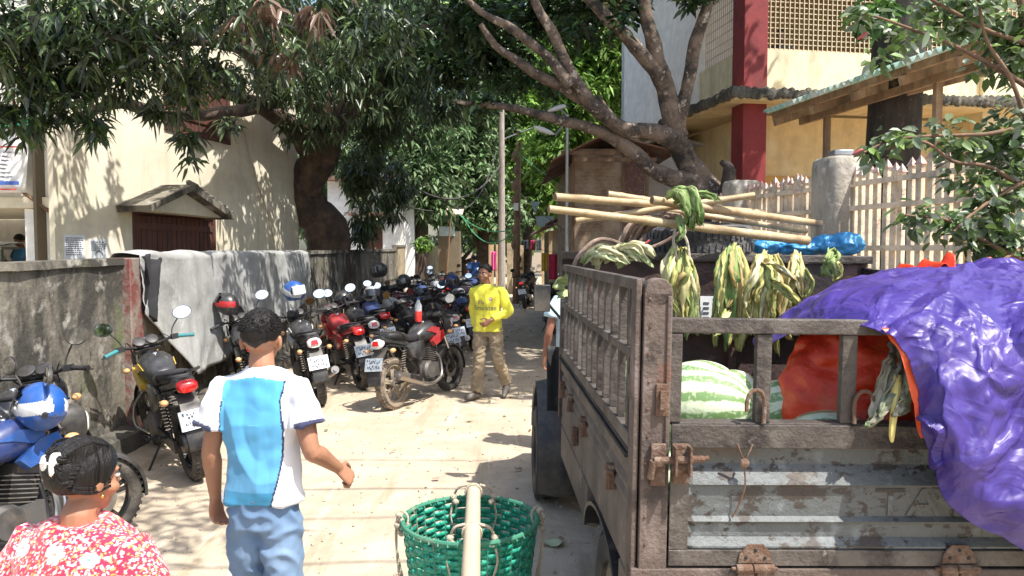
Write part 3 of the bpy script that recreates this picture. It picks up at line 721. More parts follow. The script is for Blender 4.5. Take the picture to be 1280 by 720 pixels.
mb.loft([[(-1.0, -1.0, 3.38+.01), (-.05, -1.0, 3.86), (1.15, -1.0, 3.52), (1.15, -1, 3.49), (-.05, -1, 3.83), (-1.0, -1.0, 3.36)], [(-1.0, 4, 3.38), (-.05, 4, 3.86), (1.15, 4, 3.52), (1.15, 4, 3.49), (-.05, 4, 3.83), (-1, 4, 3.36)]])
mb.build('roof', M['roof_rust'], Hh, smooth=False)
mb = MB()
for z, x0, x1 in ((3.47, -.85, .1), (3.35, -.62, .8)): mb.b2((x0, -.95, z), (x1, -.91, z+.07))
mb.build('fascia', M['wood'], Hh, smooth=False)
Hs = thing('small_house', 'small grey-white house with a door frame between the bamboo hut and the yellow building', 'house', (2.72, 14.9, 0))
mb = MB(); wallbox(mb, -.62, .95, -.1, 3.75, 0, .15, [(-.42, -.18, .3, 3.15)]); mb.build('wall', M['bluewhite'], Hs, smooth=False)
mb = MB(); mb.b2((-.46, -.03, .3), (-.42, .1, 3.2)); mb.b2((-.18, -.03, .3), (-.14, .1, 3.2)); mb.b2((-.46, -.03, 3.2), (-.14, .1, 3.25)); mb.build('door_frame', M['wood'], Hs, smooth=False)
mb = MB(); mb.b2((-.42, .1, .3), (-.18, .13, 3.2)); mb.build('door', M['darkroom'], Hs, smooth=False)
mb = MB(); mb.loft([[(-.9, -.5, 3.62), (.2, -.5, 4.0), (1.2, -.5, 3.75), (1.2, -.5, 3.70), (.2, -.5, 3.95), (-.9, -.5, 3.58)], [(-.9, 3, 3.62), (.2, 3, 4.0), (1.2, 3, 3.75), (1.2, 3, 3.7), (.2, 3, 3.95), (-.9, 3, 3.58)]]); mb.build('roof', M['roof_grey'], Hs, smooth=False)
# stall of pale posts and far rusty-roofed houses
St = thing('timber_stall', 'roadside stall of pale sawn posts under a low rusty roof', 'stall', (1.50, 16.2, 0))
for x, y in ((-.08, -.6), (.12, -.55), (.62, -.6), (-.05, 1.2), (.6, 1.2)):
    mb = MB(); mb.b2((x, y, -.1), (x+.10, y+.08, 2.45)); mb.build('post', M['wood_pale'], St, smooth=False, bevel=.004)
mb = MB(); mb.b2((.75, -.5, 0), (1.3, 1.2, 2.4)); mb.b2((-.1, -.5, 0), (.75, 1.2, .75)); mb.build('counter', M['wood'], St, smooth=False)
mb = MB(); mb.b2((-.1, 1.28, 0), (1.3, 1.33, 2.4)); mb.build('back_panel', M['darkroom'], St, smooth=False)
def sheet_roof(name, a, b, c, d, mt, parent, amp=.03, waves=14, off=(0,0,0)):
    a, b, c, d = (Vector(k)-Vector(off) for k in (a, b, c, d)); q = MB()
    q.grid(waves*6, 4, lambda u, v: a.lerp(b, u).lerp(d.lerp(c, u), v)+Vector((0, 0, amp*math.sin(u*waves*6.283))))
    return q.build(name, M[mt], parent, solid=.01, ang=80)
sheet_roof('roof', (.95, 15.2, 2.52), (.95, 17.6, 2.5), (2.6, 17.6, 2.95), (2.6, 15.2, 2.95), 'roof_rust', St, off=(1.35, 16.2, 0))
for i, (y, x, zl, zh, m1, lb, m2) in enumerate(((20.5, 1.30, 2.55, 3.5, 'roof_rust', 'first low house past the stall with a dark rusty roof', 'old_wall'), (26, 1.25, 2.5, 3.4, 'roof_rust', 'low grey-walled house with laundry strung in front', 'tan_wall'), (33, 1.3, 2.6, 3.5, 'roof_grey', 'farthest low house on the right side of the lane', 'old_wall'))):
    t = thing('low_house', lb, 'house', (x+.2, y, 0))
    mb = MB(); wallbox(mb, 0, 4, -.1, zl, -1.9, -1.75, [(.6, 1.5, .1, 2.0)]); mb.b2((0, -1.747, -.1), (.15, 2.4, zl)); mb.build('wall', M[m2], t, smooth=False)
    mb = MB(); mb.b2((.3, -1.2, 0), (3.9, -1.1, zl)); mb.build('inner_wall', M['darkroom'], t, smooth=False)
    sheet_roof('roof', (x-.45, y-2.5, zl-.1), (x-.45, y+2.6, zl-.1), (x+2.6, y+2.6, zh+.3), (x+2.6, y-2.5, zh+.3), m1, t, off=(x+.2, y, 0))
    mb = MB(); mb.b2((-.3, -2.3, -.1), (-.2, -2.2, zl-.1)); mb.build('post', M['wood_pale'], t, smooth=False)
t = thing('tin_awning', 'pale blue triangular and square tin sheets hung under the dark roofs', 'awning', tuple(pt(672, 270, 21.5)))
mb = MB(); q = [pt(x, y, 19.5)-pt(672, 270, 21.5) for x, y in ((663, 252), (675, 252), (669, 267))]; mb.loft([q, [k+Vector((0,.03,0)) for k in q]]); mb.build('triangle_sheet', M['tin_blue'], t, smooth=False)
mb = MB(); q = [pt(x, y, 19.5)-pt(672, 270, 21.5) for x, y in ((669, 270), (692, 270), (692, 283), (672, 283))]; mb.loft([q, [k+Vector((0,.03,0)) for k in q]]); mb.build('square_sheet', M['tin_blue'], t, smooth=False)
# laundry
Lc = thing('washing_line', 'thin line strung in front of the low houses, carrying washing', 'line')
Lc.location = (1.0, 18.6, 1.72)
mb = MB(); mb.tube([(-.35, 0, .12), (.2, 0, 0), (.62, -.3, .06)], .006, 4); mb.build('cord', M['cable'], Lc)
for x0, x1, z0, z1, c, lb in ((-.28, -.12, -.42, .03, (.75,.50,.08), 'yellow cloth on the washing line, left one'), (-.1, .24, -.62, .0, (.70,.05,.12), 'wide red and pink cloth on the washing line'), (.26, .36, -.58, .02, (.05,.35,.33), 'narrow teal cloth at the right end of the washing line')):
    mb = MB(); mb.grid(10, 12, lambda u, v: (x0+(x1-x0)*u, -.03+.03*math.sin(u*12), z1+(z0-z1)*v))
    o = mb.build('laundry_cloth', mat('cloth_%g' % c[0], c, .9, layers=[(tuple(min(1, k+.25) for k in c), 9, .62, .05, (3,3,.2))]), solid=.006, recenter=False); o.location = Lc.location; tag(o, lb, 'laundry')
for i, (dx, c, lb) in enumerate(((-.55, (.03,.03,.05), 'small dark cloth strung highest among the far washing'), (-.35, (.35,.03,.08), 'small dark pink cloth strung in the far washing'), (-.18, (.55,.55,.58), 'small white cloth strung in the far washing'))):
    mb = MB(); mb.grid(5, 6, lambda u, v: (dx+.13*u, 22.3+.02*math.sin(u*9), 2.1-.3*v+.02*u)); tag(mb.build('laundry_cloth', mat('cl%d' % i, c, .9), solid=.006), lb, 'laundry').location.x = dx+.9+.065
mb = MB(); mb.grid(8, 12, lambda u, v: (.22*u, .04*math.sin(u*12), -.75*v)); o = mb.build('laundry_cloth', mat('pink_cloth', (.75,.10,.32), .9, layers=[((.9,.5,.6), 6, .6, .05, (4,4,.2))]), solid=.008); o.location = (-.72, 30, 1.0); tag(o, 'bright pink cloth hanging at the far end of the lane beside the pole', 'laundry')
# ================================================================ FAR END / LEFT FAR
K_ = thing('far_kiosk', 'little kiosk with a pinkish tin roof at the far end of the left wall', 'kiosk', tuple(pt(561, 300, 32))); K_.location.z = 0
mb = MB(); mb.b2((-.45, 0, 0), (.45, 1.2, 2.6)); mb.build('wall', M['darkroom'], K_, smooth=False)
mb = MB(); mb.b2((-.4, -.03, 2.4), (.25, -.005, 2.8)); mb.build('tin_panel', M['tin_blue'], K_, smooth=False)
mb = MB(); mb.loft([[(-.55, -.5, 3.25), (.6, -.5, 3.25), (.6, -.5, 3.3), (-.55, -.5, 3.3)], [(-.55, 1.5, 3.75), (.6, 1.5, 3.75), (.6, 1.5, 3.8), (-.55, 1.5, 3.8)]]); mb.build('roof', mat('pinkish_tin', (.62,.42,.34), .7, layers=[((.75,.66,.58), 4, .55, .08)]), K_, smooth=False)
mb = MB(); mb.tube([(-.1, -.6, 0), (.2, -.6, 4.1)], .035, 6); mb.build('post', M['wood'], K_)
W_ = thing('white_house', 'white house with dark red doorway seen behind the boundary wall under the trees', 'house', (-4.6, 26.5, 0))
mb = MB(); wallbox(mb, -1.8, 1.2, -.1, 4.2, 0, .2, [(-.5, .1, 0, 3.0)]); mb.build('wall', M['bluewhite'], W_, smooth=False)
mb = MB(); mb.b2((-.5, .1, 0), (.1, .15, 3)); mb.build('door', M['shutter'], W_, smooth=False)
mb = MB(); mb.b2((.55, -.3, -.1), (.85, -.01, 4.4)); mb.build('column', M['plaster_white'], W_, smooth=False)
mb = MB(); mb.b2((-1.9, -.5, 4.2), (1.3, 2, 4.35)); mb.b2((-1, -.45, 3.0), (.5, -.02, 3.1)); mb.build('roof', M['roof_rust'], W_, smooth=False)
for x, lb in ((-1.0, 'pair of pale rough plank gate posts at the far end of the lane'),):
    t = thing('plank_gate', lb, 'gate', (.12, 32, 0))
    for a in (-.75, -.45, .02, .25, .5):
        mb = MB(); mb.b2((a-.55+.2, 0, 0), (a-.55+.42, .08, 2.0+.2*random.random())); mb.build('plank', M['tan_wall'] if a > -.4 else M['wood_pale'], t, smooth=False)
# poles
def pole(name, px, Y, z1, r, label, cat='utility pole', mt='pole', lean=0):
    x = pt(px, 312, Y).x
    t = thing(name, label, cat, (x, Y, 0)); mb = MB()
    mb.tube([(0, 0, -.1), (lean*.4, 0, z1*.5), (lean, 0, z1)], [r, r*.85, r*.7], 10); mb.build('shaft', M[mt], t); return t
p1 = pole('utility_pole', 627, 30, 7.3, .16, 'tall pale concrete utility pole at the end of the lane')
mb = MB(); mb.bar((-.05, 0, 6.1), (1.2, 0, 6.6), .04, .04); mb.build('arm', M['galv'], p1, smooth=False)
p2 = pole('utility_pole', 645, 26, 5.8, .13, 'knobbly brown wooden pole just right of the tall pale one', mt='wood', lean=.1)
mb = MB()
for k in range(9): mb.ell((.04*math.sin(k*2), 0, 1+k*.5), (.16, .14, .2), None, 7, 5)
mb.build('creeper', M['wood'], p2)
mb = MB(); mb.b2((-.08, -.25, 3.15), (.08, -.13, 3.4)); mb.build('junction_box', M['plaster_white'], p2, smooth=False)
p3 = pole('street_lamp', 708.5, 13.2, 4.15, .038, 'slim grey street lamp post with two lamp heads by the bamboo hut', 'street lamp', 'galv')
for (x, y), s in (((680, 163), 1), ((697, 135), 0)):
    a = pt(x, y, 12.9 if s else 13.3)-p3.location
    mb = MB(); mb.tube([(0, 0, 4.05 if s else 4.1), (a.x*.5, a.y*.5, a.z+(-.05)), a], .016, 6); arm = mb.build('arm', M['galv'], p3)
    mb = MB(); mb.ell(a, (.19, .07, .045), (0, -.3 if not s else .35, .1), 12, 8); mb.build('lamp_head', M['plate_white'], arm)
# cables
def cable(a, b, sag, label, r=.012, mt='cable', n=18):
    a = Vector(a); b = Vector(b)
    pts = [a.lerp(b, i/n)-Vector((0, 0, sag*4*(i/n)*(1-i/n))) for i in range(n+1)]
    mb = MB(); mb.tube(pts, r, 5); o = mb.build('overhead_cable', M[mt]); tag(o, label, 'cable', 'cables strung over the lane'); return o
cable(pt(500, 222, 19), pt(626, 205, 30), .9, 'thick dark cable sagging from the left trees to the pale pole', .03)
cable(pt(500, 255, 19), pt(555, 262, 30), .1, 'pale cable running level above the far kiosk', .018)
cable(pt(520, 200, 17), pt(620, 190, 30), 1.6, 'deepest sagging dark cable left of the pale pole', .018)
cable(pt(574, 268, 30), pt(645, 285, 26), .35, 'upper green cable sagging between kiosk and wooden pole', .022, 'green_cable')
cable(pt(578, 270, 30), pt(645, 286, 26), .75, 'lower green cable sagging between kiosk and wooden pole', .018, 'green_cable')
cable(pt(633, 222, 30), pt(708, 290, 13.4), .1, 'pale cable slanting down from the pale pole to the right', .008)
cable(pt(648, 190, 26), pt(710, 238, 13.2), .05, 'thin cable from the wooden pole to the street lamp', .008, 'green_cable')
cable(pt(270, -20, 8.0), pt(430, 165, 17.0), .15, 'thin cable crossing the left canopy towards the mango trunk', .012)
cable(pt(115, -20, 7.5), pt(320, 120, 11), .1, 'thin pale cable slanting through the left leaves', .007, 'rope')
# ================================================================ TREES
def limb(mb, px, Y, r, seg=9, k=5):
    """px: list of (x,y) pixels with depth list Y"""
    ys = [float(np.interp(i/(len(px)-1)*(len(Y)-1), range(len(Y)), Y)) for i in range(len(px))]
    P = smooth_path([pt(a[0], a[1], y) for a, y in zip(px, ys)], k)
    P = [p+Vector((.02*nz(p, 3), .02*nz(p, 3, 4), .02*nz(p, 3, 8))) for p in P]
    rr = [q*(1+.12*nz(p, 4, 2)) for q, p in zip(lerpr(r, len(P)), P)]
    n0 = len(mb.v); mb.tube(P, rr, seg)
    for i in range(n0, len(mb.v)):
        c = P[(i-n0)//seg]; q = Vector(mb.v[i]); d = q-c; k = .10*fbm(q, 5)+.07*nz(q, 2.2, 7); mb.v[i] = tuple(c+d*(1+k))
# mango
T1 = thing('mango_tree', 'big mango tree with a thick bent dark trunk rising behind the left wall', 'tree', (-4.0, 17.2, 0))
mb = MB()
def rel(mb, T): mb.v = [(x-T.location.x, y-T.location.y, z-T.location.z) for x, y, z in mb.v]
limb(mb, [(418, 420), (412, 330), (408, 290), (388, 262), (378, 240), (396, 205), (405, 175), (400, 120), (380, 60), (352, 0), (330, -60)], [17.3, 17.2, 16.8, 16, 14], [.56, .51, .47, .45, .40, .39, .33, .28, .25, .22, .15], 22, 9)
limb(mb, [(400, 200), (372, 165), (330, 135), (290, 118), (262, 100)], [17, 15.5, 14, 12.5], [.34, .22, .15, .12, .06])
limb(mb, [(403, 190), (430, 150), (470, 110), (510, 60), (560, 10)], [17, 16, 15], [.3, .22, .18, .14, .1])
limb(mb, [(405, 180), (440, 120), (450, 50), (430, -20)], [17, 16.5, 16], [.25, .2, .16, .12])
limb(mb, [(330, 134), (270, 142), (200, 143), (150, 128), (90, 150), (40, 150)], [14, 12, 10.5, 9.5, 8.8], [.12, .10, .09, .075, .05, .025])
limb(mb, [(375, 70), (330, 75), (300, 60), (250, 50), (200, 60), (120, 40)], [16, 13, 11, 9, 8], [.2, .15, .11, .08, .05, .03])
limb(mb, [(345, 130), (335, 60), (300, 0), (240, -60)], [14.5, 12.5, 10], [.13, .11, .08, .05])
rel(mb, T1); mb.build('trunk', M['bark_dark'], T1, ang=80)
MG = [(.066,.112,.048), (.095,.148,.066), (.052,.084,.046), (.10,.14,.065), (.075,.098,.082), (.024,.042,.026), (.09,.15,.035)]
MGd = [(.034,.062,.027), (.055,.092,.040), (.085,.13,.055), (.11,.16,.07)]
def B(px, py, Y, r, k): p = pt(px, py, Y); return ((p.x-OFF.x, p.y-OFF.y, p.z-OFF.z), r, k)
OFF = T1.location
near = [B(30,30,8,(1.0,1.0,.7),105), B(130,20,8.3,(1.0,1.0,.75),105), B(70,80,8.4,(.8,.8,.35),50), B(235,20,8.8,(1.1,1.2,.75),100), B(180,70,8.8,(.6,.7,.35),32),
        B(320,0,9.5,(.9,1.0,.7),62), B(250,90,9.8,(.5,.7,.3),24), B(-90,60,8,(1.1,1,.9),70), B(420,20,9.5,(.8,1,.6),50), B(475,35,10,(.7,.9,.55),40),
        B(100,140,8.6,(.5,.4,.10),12), B(120,165,8.6,(.14,.14,.16),7), B(238,170,9.8,(.2,.3,.08),7), B(10,135,8.3,(.4,.5,.15),14), B(205,140,9.6,(.4,.4,.12),9), B(290,150,11,(.3,.4,.12),5), B(235,200,9.8,(.05,.05,.05),2), B(50,110,8.3,(.6,.6,.25),18), B(150,105,8.8,(.6,.6,.18),12), B(230,115,9.4,(.6,.5,.18),13), B(290,100,9.8,(.5,.6,.25),12), B(350,90,10.5,(.5,.6,.3),14), B(15,155,8.3,(.35,.4,.12),10),
        B(60,-90,8.5,(2,1.6,.7),60), B(260,-110,9.5,(2,2,.8),60), B(440,-90,11,(1.8,1.8,1.1),90)]
crown('crown', near, 13, .17, .050, MG, M['leaf'], T1, spread=.85, down=.38, droop=.42, shell=.3)
mid = [B(430,70,14,(1.5,1.6,1.1),150), B(400,150,15.5,(.8,.7,.6),40), B(350,90,13.5,(.9,1.2,.6),50), B(470,140,17,(1.4,1.3,1.3),170), B(505,60,16,(1.3,1.4,1.3),170), B(560,40,16.5,(1.3,1.5,1.0),140), B(455,215,18.2,(.75,.6,1.0),110), B(500,235,19,(.6,.6,.9),70), B(455,280,18,(.4,.4,.4),30), B(545,120,18.5,(1.0,1.1,.8),90)]
crown('crown', mid, 14, .20, .056, MGd, M['leaf'], T1, spread=1.0, down=.8, droop=.5, shell=.3, gap=.25)
crown('dry_leaves', [B(345,75,9.4,(.2,.3,.24),2), B(362,50,9.4,(.18,.3,.24),2), B(65,100,8.5,(.1,.1,.12),1), B(395,10,8.6,(.2,.2,.12),5), B(330,5,8.4,(.15,.2,.1),4), B(305,20,8.4,(.1,.1,.1),3)], 9, .24, .06, [(.16,.10,.068), (.22,.15,.11), (.10,.065,.045)], M['leaf'], T1, spread=.5, down=1.2, droop=.3)
# jackfruit tree with spreading limbs, right
def limb2(mb, px, Y, r, seg=9, k=5): limb(mb, px, Y, [q*(.80 if i < 2 else .70) for i, q in enumerate(r)], seg, k)
T2 = thing('jackfruit_tree', 'leaning tree with mottled grey limbs fanning left over the lane from the fence', 'tree', (2.75, 10.9, 0)); OFF = T2.location
mb = MB()
limb2(mb, [(900, 330), (893, 260), (876, 225), (858, 200), (847, 178), (846, 160)], [10.9], [.34, .30, .26, .22, .22, .2], 12)
limb2(mb, [(846, 175), (848, 145), (857, 112), (866, 75), (873, 40), (884, 5), (895, -60)], [10.9, 10.6], [.17, .15, .13, .13, .12, .11, .09], 10)
limb2(mb, [(848, 172), (838, 140), (830, 105), (812, 78), (782, 45), (752, 15), (728, -15), (700, -60)], [10.9, 10.2], [.2, .19, .18, .15, .13, .12, .11, .08], 10)
limb2(mb, [(828, 100), (820, 70), (812, 35), (804, -5), (795, -60)], [10.7, 10.4], [.15, .14, .14, .12, .1], 10)
limb2(mb, [(855, 190), (838, 172), (812, 164), (782, 161), (757, 146), (737, 128), (718, 98), (703, 70), (690, 40), (668, 0), (650, -50)], [10.9, 10.3, 10], [.2, .2, .17, .15, .14, .14, .12, .11, .1, .08, .06], 10)
limb2(mb, [(740, 132), (712, 112), (680, 98), (650, 78), (620, 58), (600, 30)], [10.4, 10.2], [.12, .11, .1, .085, .07, .05])
limb2(mb, [(712, 108), (690, 78), (660, 52), (630, 30), (600, 14), (575, -10)], [10.2, 10], [.1, .09, .085, .075, .06, .04])
limb2(mb, [(892, 250), (872, 232), (838, 222), (812, 210), (792, 190), (770, 172), (742, 162), (702, 150), (668, 141), (640, 135), (600, 130), (566, 126)], [10.9, 10.6, 10.4], [.22, .2, .17, .155, .15, .14, .11, .1, .085, .07, .06, .03], 10)
limb2(mb, [(781, 162), (765, 145), (745, 120)], [10.6], [.09, .07, .05])
rel(mb, T2); mb.build('trunk', M['bark_pale'], T2, ang=80)
JF = [(.028,.062,.022), (.05,.10,.03), (.02,.045,.018)]
crown('crown', [B(590,25,12.5,(1.1,1.2,.7),90), B(680,5,12.8,(1.4,1.2,.55),110), B(620,75,13.2,(.6,.7,.4),45), B(640,110,13,(.3,.4,.2),8), B(560,80,14,(.7,.8,.5),50), B(740,30,13,(.5,.5,.25),16), B(745,-30,12,(1.5,1.2,.6),70), B(690,112,12,(.2,.2,.12),4), B(712,40,11,(.3,.3,.2),9), B(655,95,11,(.35,.3,.2),10), B(795,5,10.8,(.3,.3,.2),9), B(610,128,10.6,(.35,.3,.12),8), B(770,25,10.4,(.25,.2,.15),6), B(870,-5,10.6,(.3,.3,.15),7)], 12, .19, .085, JF, M['leaf'], T2, spread=1.1, down=.3, droop=.2, shell=.3, gap=.2)
# high crown over the lane (above the picture): gives the lane its dappled shade
hb = []
for x, y, z, r, k in ((1.6,8.4,7.2,(1.5,1.3,.7),60), (3.2,8.0,7.6,(1.6,1.5,.8),85), (4.6,9.6,7.8,(1.7,1.7,.8),90), (2.2,10.6,7.6,(1.7,1.6,.8),100), (.2,11.0,7.8,(1.5,1.6,.7),70), (3.6,12.4,8.0,(1.7,1.7,.8),90), (1.2,13.6,8.6,(1.8,1.8,.8),100), (2.6,16,9.2,(2.0,2,.9),100), (-.6,14.5,9.0,(1.6,1.8,.8),80), (.4,17.5,9.8,(2,2,.9),80), (4.6,6.6,7.4,(1.0,.9,.6),24)):
    hb.append(((x-OFF.x, y-OFF.y, z-OFF.z), r, k))
crown('crown', hb, 14, .26, .12, JF, M['leaf'], T2, spread=1.2, down=.2, droop=.2, shell=.2, fine=False)
mb = MB()
for x, y, z in ((2.6,8.2,7.4),(4.2,9.4,7.6),(2.2,10.6,7.4),(.6,12.6,8.2),(2.4,15,9)): 
    P = smooth_path([pt(893, -50, 10.6), Vector(((x+3.2)/2, (y+10.6)/2, 6.9)), Vector((x, y, z))], 5); mb.tube(P, lerpr([.13,.08,.04], len(P)), 7)
rel(mb, T2); mb.build('limb', M['bark_pale'], T2, ang=80)
# big dark trunk behind the shed
T3 = thing('dark_trunk_tree', 'thick blackish tree trunk rising through the shed roof at the right', 'tree', (4.98, 9.9, 0)); OFF = T3.location
mb = MB(); mb.tube(smooth_path([(-.1,0,-.1), (-.08,0,2), (-.05,0,3.5), (.0,0,5), (.08,.0,7), (.2,0,10)], 6), lerpr([.42,.34,.32,.31,.29,.22], 31), 16); mb.build('trunk', M['bark_black'], T3, ang=80)
crown('crown', [((-.3,-.2,9),(1.6,1.2,.9),60), B(1098,5,9.0,(.25,.2,.2),7), B(1080,25,9,(.2,.15,.15),5)], 14, .16, .08, [(.05,.12,.03),(.09,.18,.04)], M['leaf'], T3, spread=1.1, down=.2)
# shrub at the right edge leaning over the fence
T4 = thing('shrub', 'leafy pale green shrub spilling in from the upper right over the purple sheet', 'shrub', (3.72, 4.7, 0)); OFF = T4.location
mb = MB()
limb(mb, [(1330, 500), (1310, 360), (1290, 200), (1285, 80), (1270, -40)], [5.0, 4.8], [.05, .045, .04, .03, .02], 7)
for P in ([(1290, 250), (1240, 210), (1190, 200), (1150, 175), (1110, 185)], [(1290, 330), (1230, 300), (1180, 275), (1130, 268)], [(1300, 150), (1240, 165), (1200, 168), (1120, 172), (1080, 190)], [(1300, 120), (1230, 75), (1160, 45), (1080, 18)], [(1300, 60), (1240, 40), (1180, 10), (1140, -20)], [(1295, 300), (1262, 320), (1240, 335)], [(1290, 170), (1262, 100), (1230, 40), (1220, -20)], [(1300, 220), (1265, 235), (1225, 262), (1190, 290)]):
    limb(mb, P, [4.8, 4.7, 4.55], [.018, .012, .007], 5)
rel(mb, T4); mb.build('branch', M['wood'], T4, ang=80)
SH = [(.16,.24,.09), (.25,.33,.19), (.11,.18,.07), (.33,.39,.29), (.20,.31,.08)]
crown('foliage', [B(1262,50,4.9,(.2,.3,.3),75), B(1205,25,4.8,(.24,.3,.11),34), B(1140,42,4.7,(.16,.2,.05),9), B(1100,72,4.7,(.08,.1,.04),4), B(1262,180,4.9,(.18,.3,.3),62), B(1200,180,4.8,(.15,.15,.07),12), B(1252,300,4.9,(.22,.3,.22),70), B(1190,280,4.7,(.18,.15,.09),22), B(1145,268,4.6,(.12,.1,.04),9), B(1215,225,4.8,(.2,.15,.06),12), B(1120,172,4.6,(.14,.08,.04),8), B(1090,190,4.6,(.06,.05,.03),4), B(1170,160,4.7,(.12,.1,.05),6), B(1240,250,4.8,(.15,.2,.1),20), B(1080,20,4.6,(.08,.06,.03),5), B(1310,150,5.1,(.25,.4,.8),90), B(1190,-5,4.8,(.3,.3,.12),25)], 6, .085, .052, SH, M['leaf'], T4, spread=1.3, down=.25, droop=.25, shell=.3)
mb = MB()
for px, py in ((1072, 190), (1078, 45), (1232, 325), (1300, 90)): mb.ell(pt(px, py, 4.6), (.012, .012, .035), (.5, 1.0, 0), 7, 6)
rel(mb, T4); mb.build('bud', mat('pink_bud', (.5,.12,.12), .6), T4)
# distant trees
FG = [(.13,.25,.04), (.19,.34,.06), (.09,.18,.035), (.28,.42,.11)]
FGd = [(.07,.13,.05), (.11,.20,.075), (.18,.28,.12), (.26,.34,.19)]
def far_tree(name, px, Y, blobs, cols, label, n=14, L=.5, W=.24, r=.3):
    global OFF
    x = pt(px, 312, Y).x; t = thing(name, label, 'tree', (x, Y, 0), group='trees beyond the lane'); OFF = t.location
    mb = MB(); top = max(pt(b[0], b[1], Y).z for b in blobs)
    P = smooth_path([(0,0,-.1), (.2,0,top*.3), (-.1,0,top*.6), (.1,0,top*.95)], 5); mb.tube(P, lerpr([r, r*.8, r*.6, r*.3], len(P)), 8)
    for b in blobs:
        p = pt(b[0], b[1], Y)-OFF; mb.tube(smooth_path([(0,0,min(top*.5, max(.5,p.z*.5))), (p.x*.5, 0, p.z*.75), p], 4), lerpr([r*.5, r*.15], 9), 6)
    mb.build('trunk', M['bark_dark'], t, ang=80)
    crown('crown', [B(b[0], b[1], Y+b[4] if len(b) > 4 else Y, b[2], b[3]) for b in blobs], n, L, W, cols, M['leaf_far'], t, spread=1.1, down=.35, fine=False, shell=.45, gap=.1)
far_tree('distant_tree', 735, 24, [(735,130,(1.5,1.5,1.6),190), (700,190,(1.3,1.3,1.2),130), (760,80,(1.4,1.3,1.4),130), (745,215,(1.2,1,.8),60), (790,20,(2,1.5,1.6),120), (720,30,(1.5,1.5,1.5),120)], FG, 'bright yellow-green tree behind the slim street lamp', L=.30, W=.13, n=18)
far_tree('distant_tree', 655, 36, [(660,180,(2.0,2,1.8),150), (690,240,(1.6,1.5,1.6),90), (640,120,(2.2,2,1.8),140), (690,90,(2,2,2),130), (660,40,(2.5,2,2),120)], FG, 'sunlit green tree behind the two poles', L=.36, W=.19, n=20)
far_tree('distant_tree', 600, 34, [(590,200,(1.8,2,1.8),170), (580,260,(1.6,1.5,1.3),110), (600,140,(1.8,2,1.6),140), (560,150,(1.6,2,2),120), (625,270,(1.4,1.5,1.0),80), (600,60,(2.5,2,2),130)], FGd, 'dark blue-green tree behind the sagging cables', L=.30, W=.17, n=22)
far_tree('distant_tree', 520, 27, [(530,150,(1.6,1.6,1.8),130), (520,220,(1.2,1.4,1.2),110), (540,250,(.9,1,1.0),70), (500,80,(2.2,2,2),120), (440,160,(2.0,1.5,2.2),140), (470,260,(1.4,1,1.0),70), (480,0,(3,2,2),120)], FGd, 'shadowy tree with a leaning trunk beside the white house behind the wall', L=.34, W=.12)
far_tree('distant_tree', 610, 52, [(560,180,(4,3,4),140), (640,120,(4,3,4),140), (700,200,(4,3,3.5),130), (620,260,(4,3,2.5),110), (590,20,(5,3,4),140), (720,60,(5,3,4),120), (790,100,(4,3,4),90), (460,120,(5,3,5),120), (480,0,(5,3,4),80)], FG, 'tallest tree mass closing the far end of the lane', L=.9, W=.4, r=.5)
far_tree('distant_tree', 400, 30, [(330,60,(4,3,3.5),100), (420,120,(3,2,3.5),120), (400,230,(3,2,2.5),90), (430,-20,(4,3,3),100)], FGd, 'dark tree rising behind the cream house', L=.5, W=.2)
far_tree('distant_tree', 575, 40, [(560,302,(1.2,1,.7),30), (600,300,(1.2,1,.8),40), (640,305,(1.5,1,.8),40)], FGd, 'low dark bushy tree at ground level at the lane end', L=.3, W=.14, n=12)
# small plant on the wall by the white house
T5 = thing('bush', 'small bright green bush peeping over the far boundary wall', 'bush', (-4.35, 24.2, 0)); OFF = T5.location
mb = MB(); mb.tube([(0,0,0), (0,0,1.9)], .03, 5); mb.build('stem', M['wood'], T5)
crown('foliage', [B(529,303,24.2,(.25,.2,.25),26)], 10, .16, .07, FG, M['leaf'], T5)
t = thing('tree_stump', 'broken blackened stump standing beside the leaning tree trunk', 'stump', (2.95, 10.6, 0))
mb = MB(); mb.tube(smooth_path([(0,0,-.1), (.0,0,2.2), (.06,0,2.9), (-.06,0,3.05)], 5), lerpr([.14,.12,.09,.03], 16), 9); mb.tube([(.05,0,2.7), (.13,0,2.95)], [.06,.03], 7); mb.build('trunk', M['bark_black'], t, ang=80)

# cables crossing high over the near part of the lane (their thin shadows fall on the bright road)
for k, (x0, y0, x1, y1, z, r_) in enumerate(((-4, 3.4, 6.5, 3.9, 5.4, .011), (-4, 4.2, 6.5, 4.5, 5.6, .009), (-4, 5.0, 6.5, 5.3, 5.2, .013), (-4, 5.9, 6.5, 5.8, 5.5, .009))):
    cable((x0, y0-1.2, z), (x1, y1-1.2, z+.3), .25, ['nearest cable over the lane, above the camera', 'second nearest cable over the lane, above the camera', 'third cable over the lane, above the picture', 'fourth cable over the lane, above the picture'][k], r_)
T6 = thing('added_shade_tree', 'added unseen tree left of the camera that throws streaky shade on the road', 'tree', (-3.1, -.6, 0)); OFF = T6.location  # out-of-view tree, added to cast the streaky shadows at the lower left
mb = MB(); mb.tube(smooth_path([(0,0,-.1), (.1,.1,2), (.5,.6,4), (1.4,1.3,5.2)], 5), lerpr([.12,.1,.07,.03], 16), 8)
for q in ((2.6,1.6,5.4), (1.9,2.6,5.5), (3.3,3.6,5.4), (2.7,4.6,5.5), (3.6,2.6,5.4)): mb.tube(smooth_path([(.6,.7,4.2), (q[0]*.6+.2, q[1]*.6, 4.9), q], 5), lerpr([.05,.03,.012], 11), 6)
mb.build('trunk', M['bark_dark'], T6, ang=80)
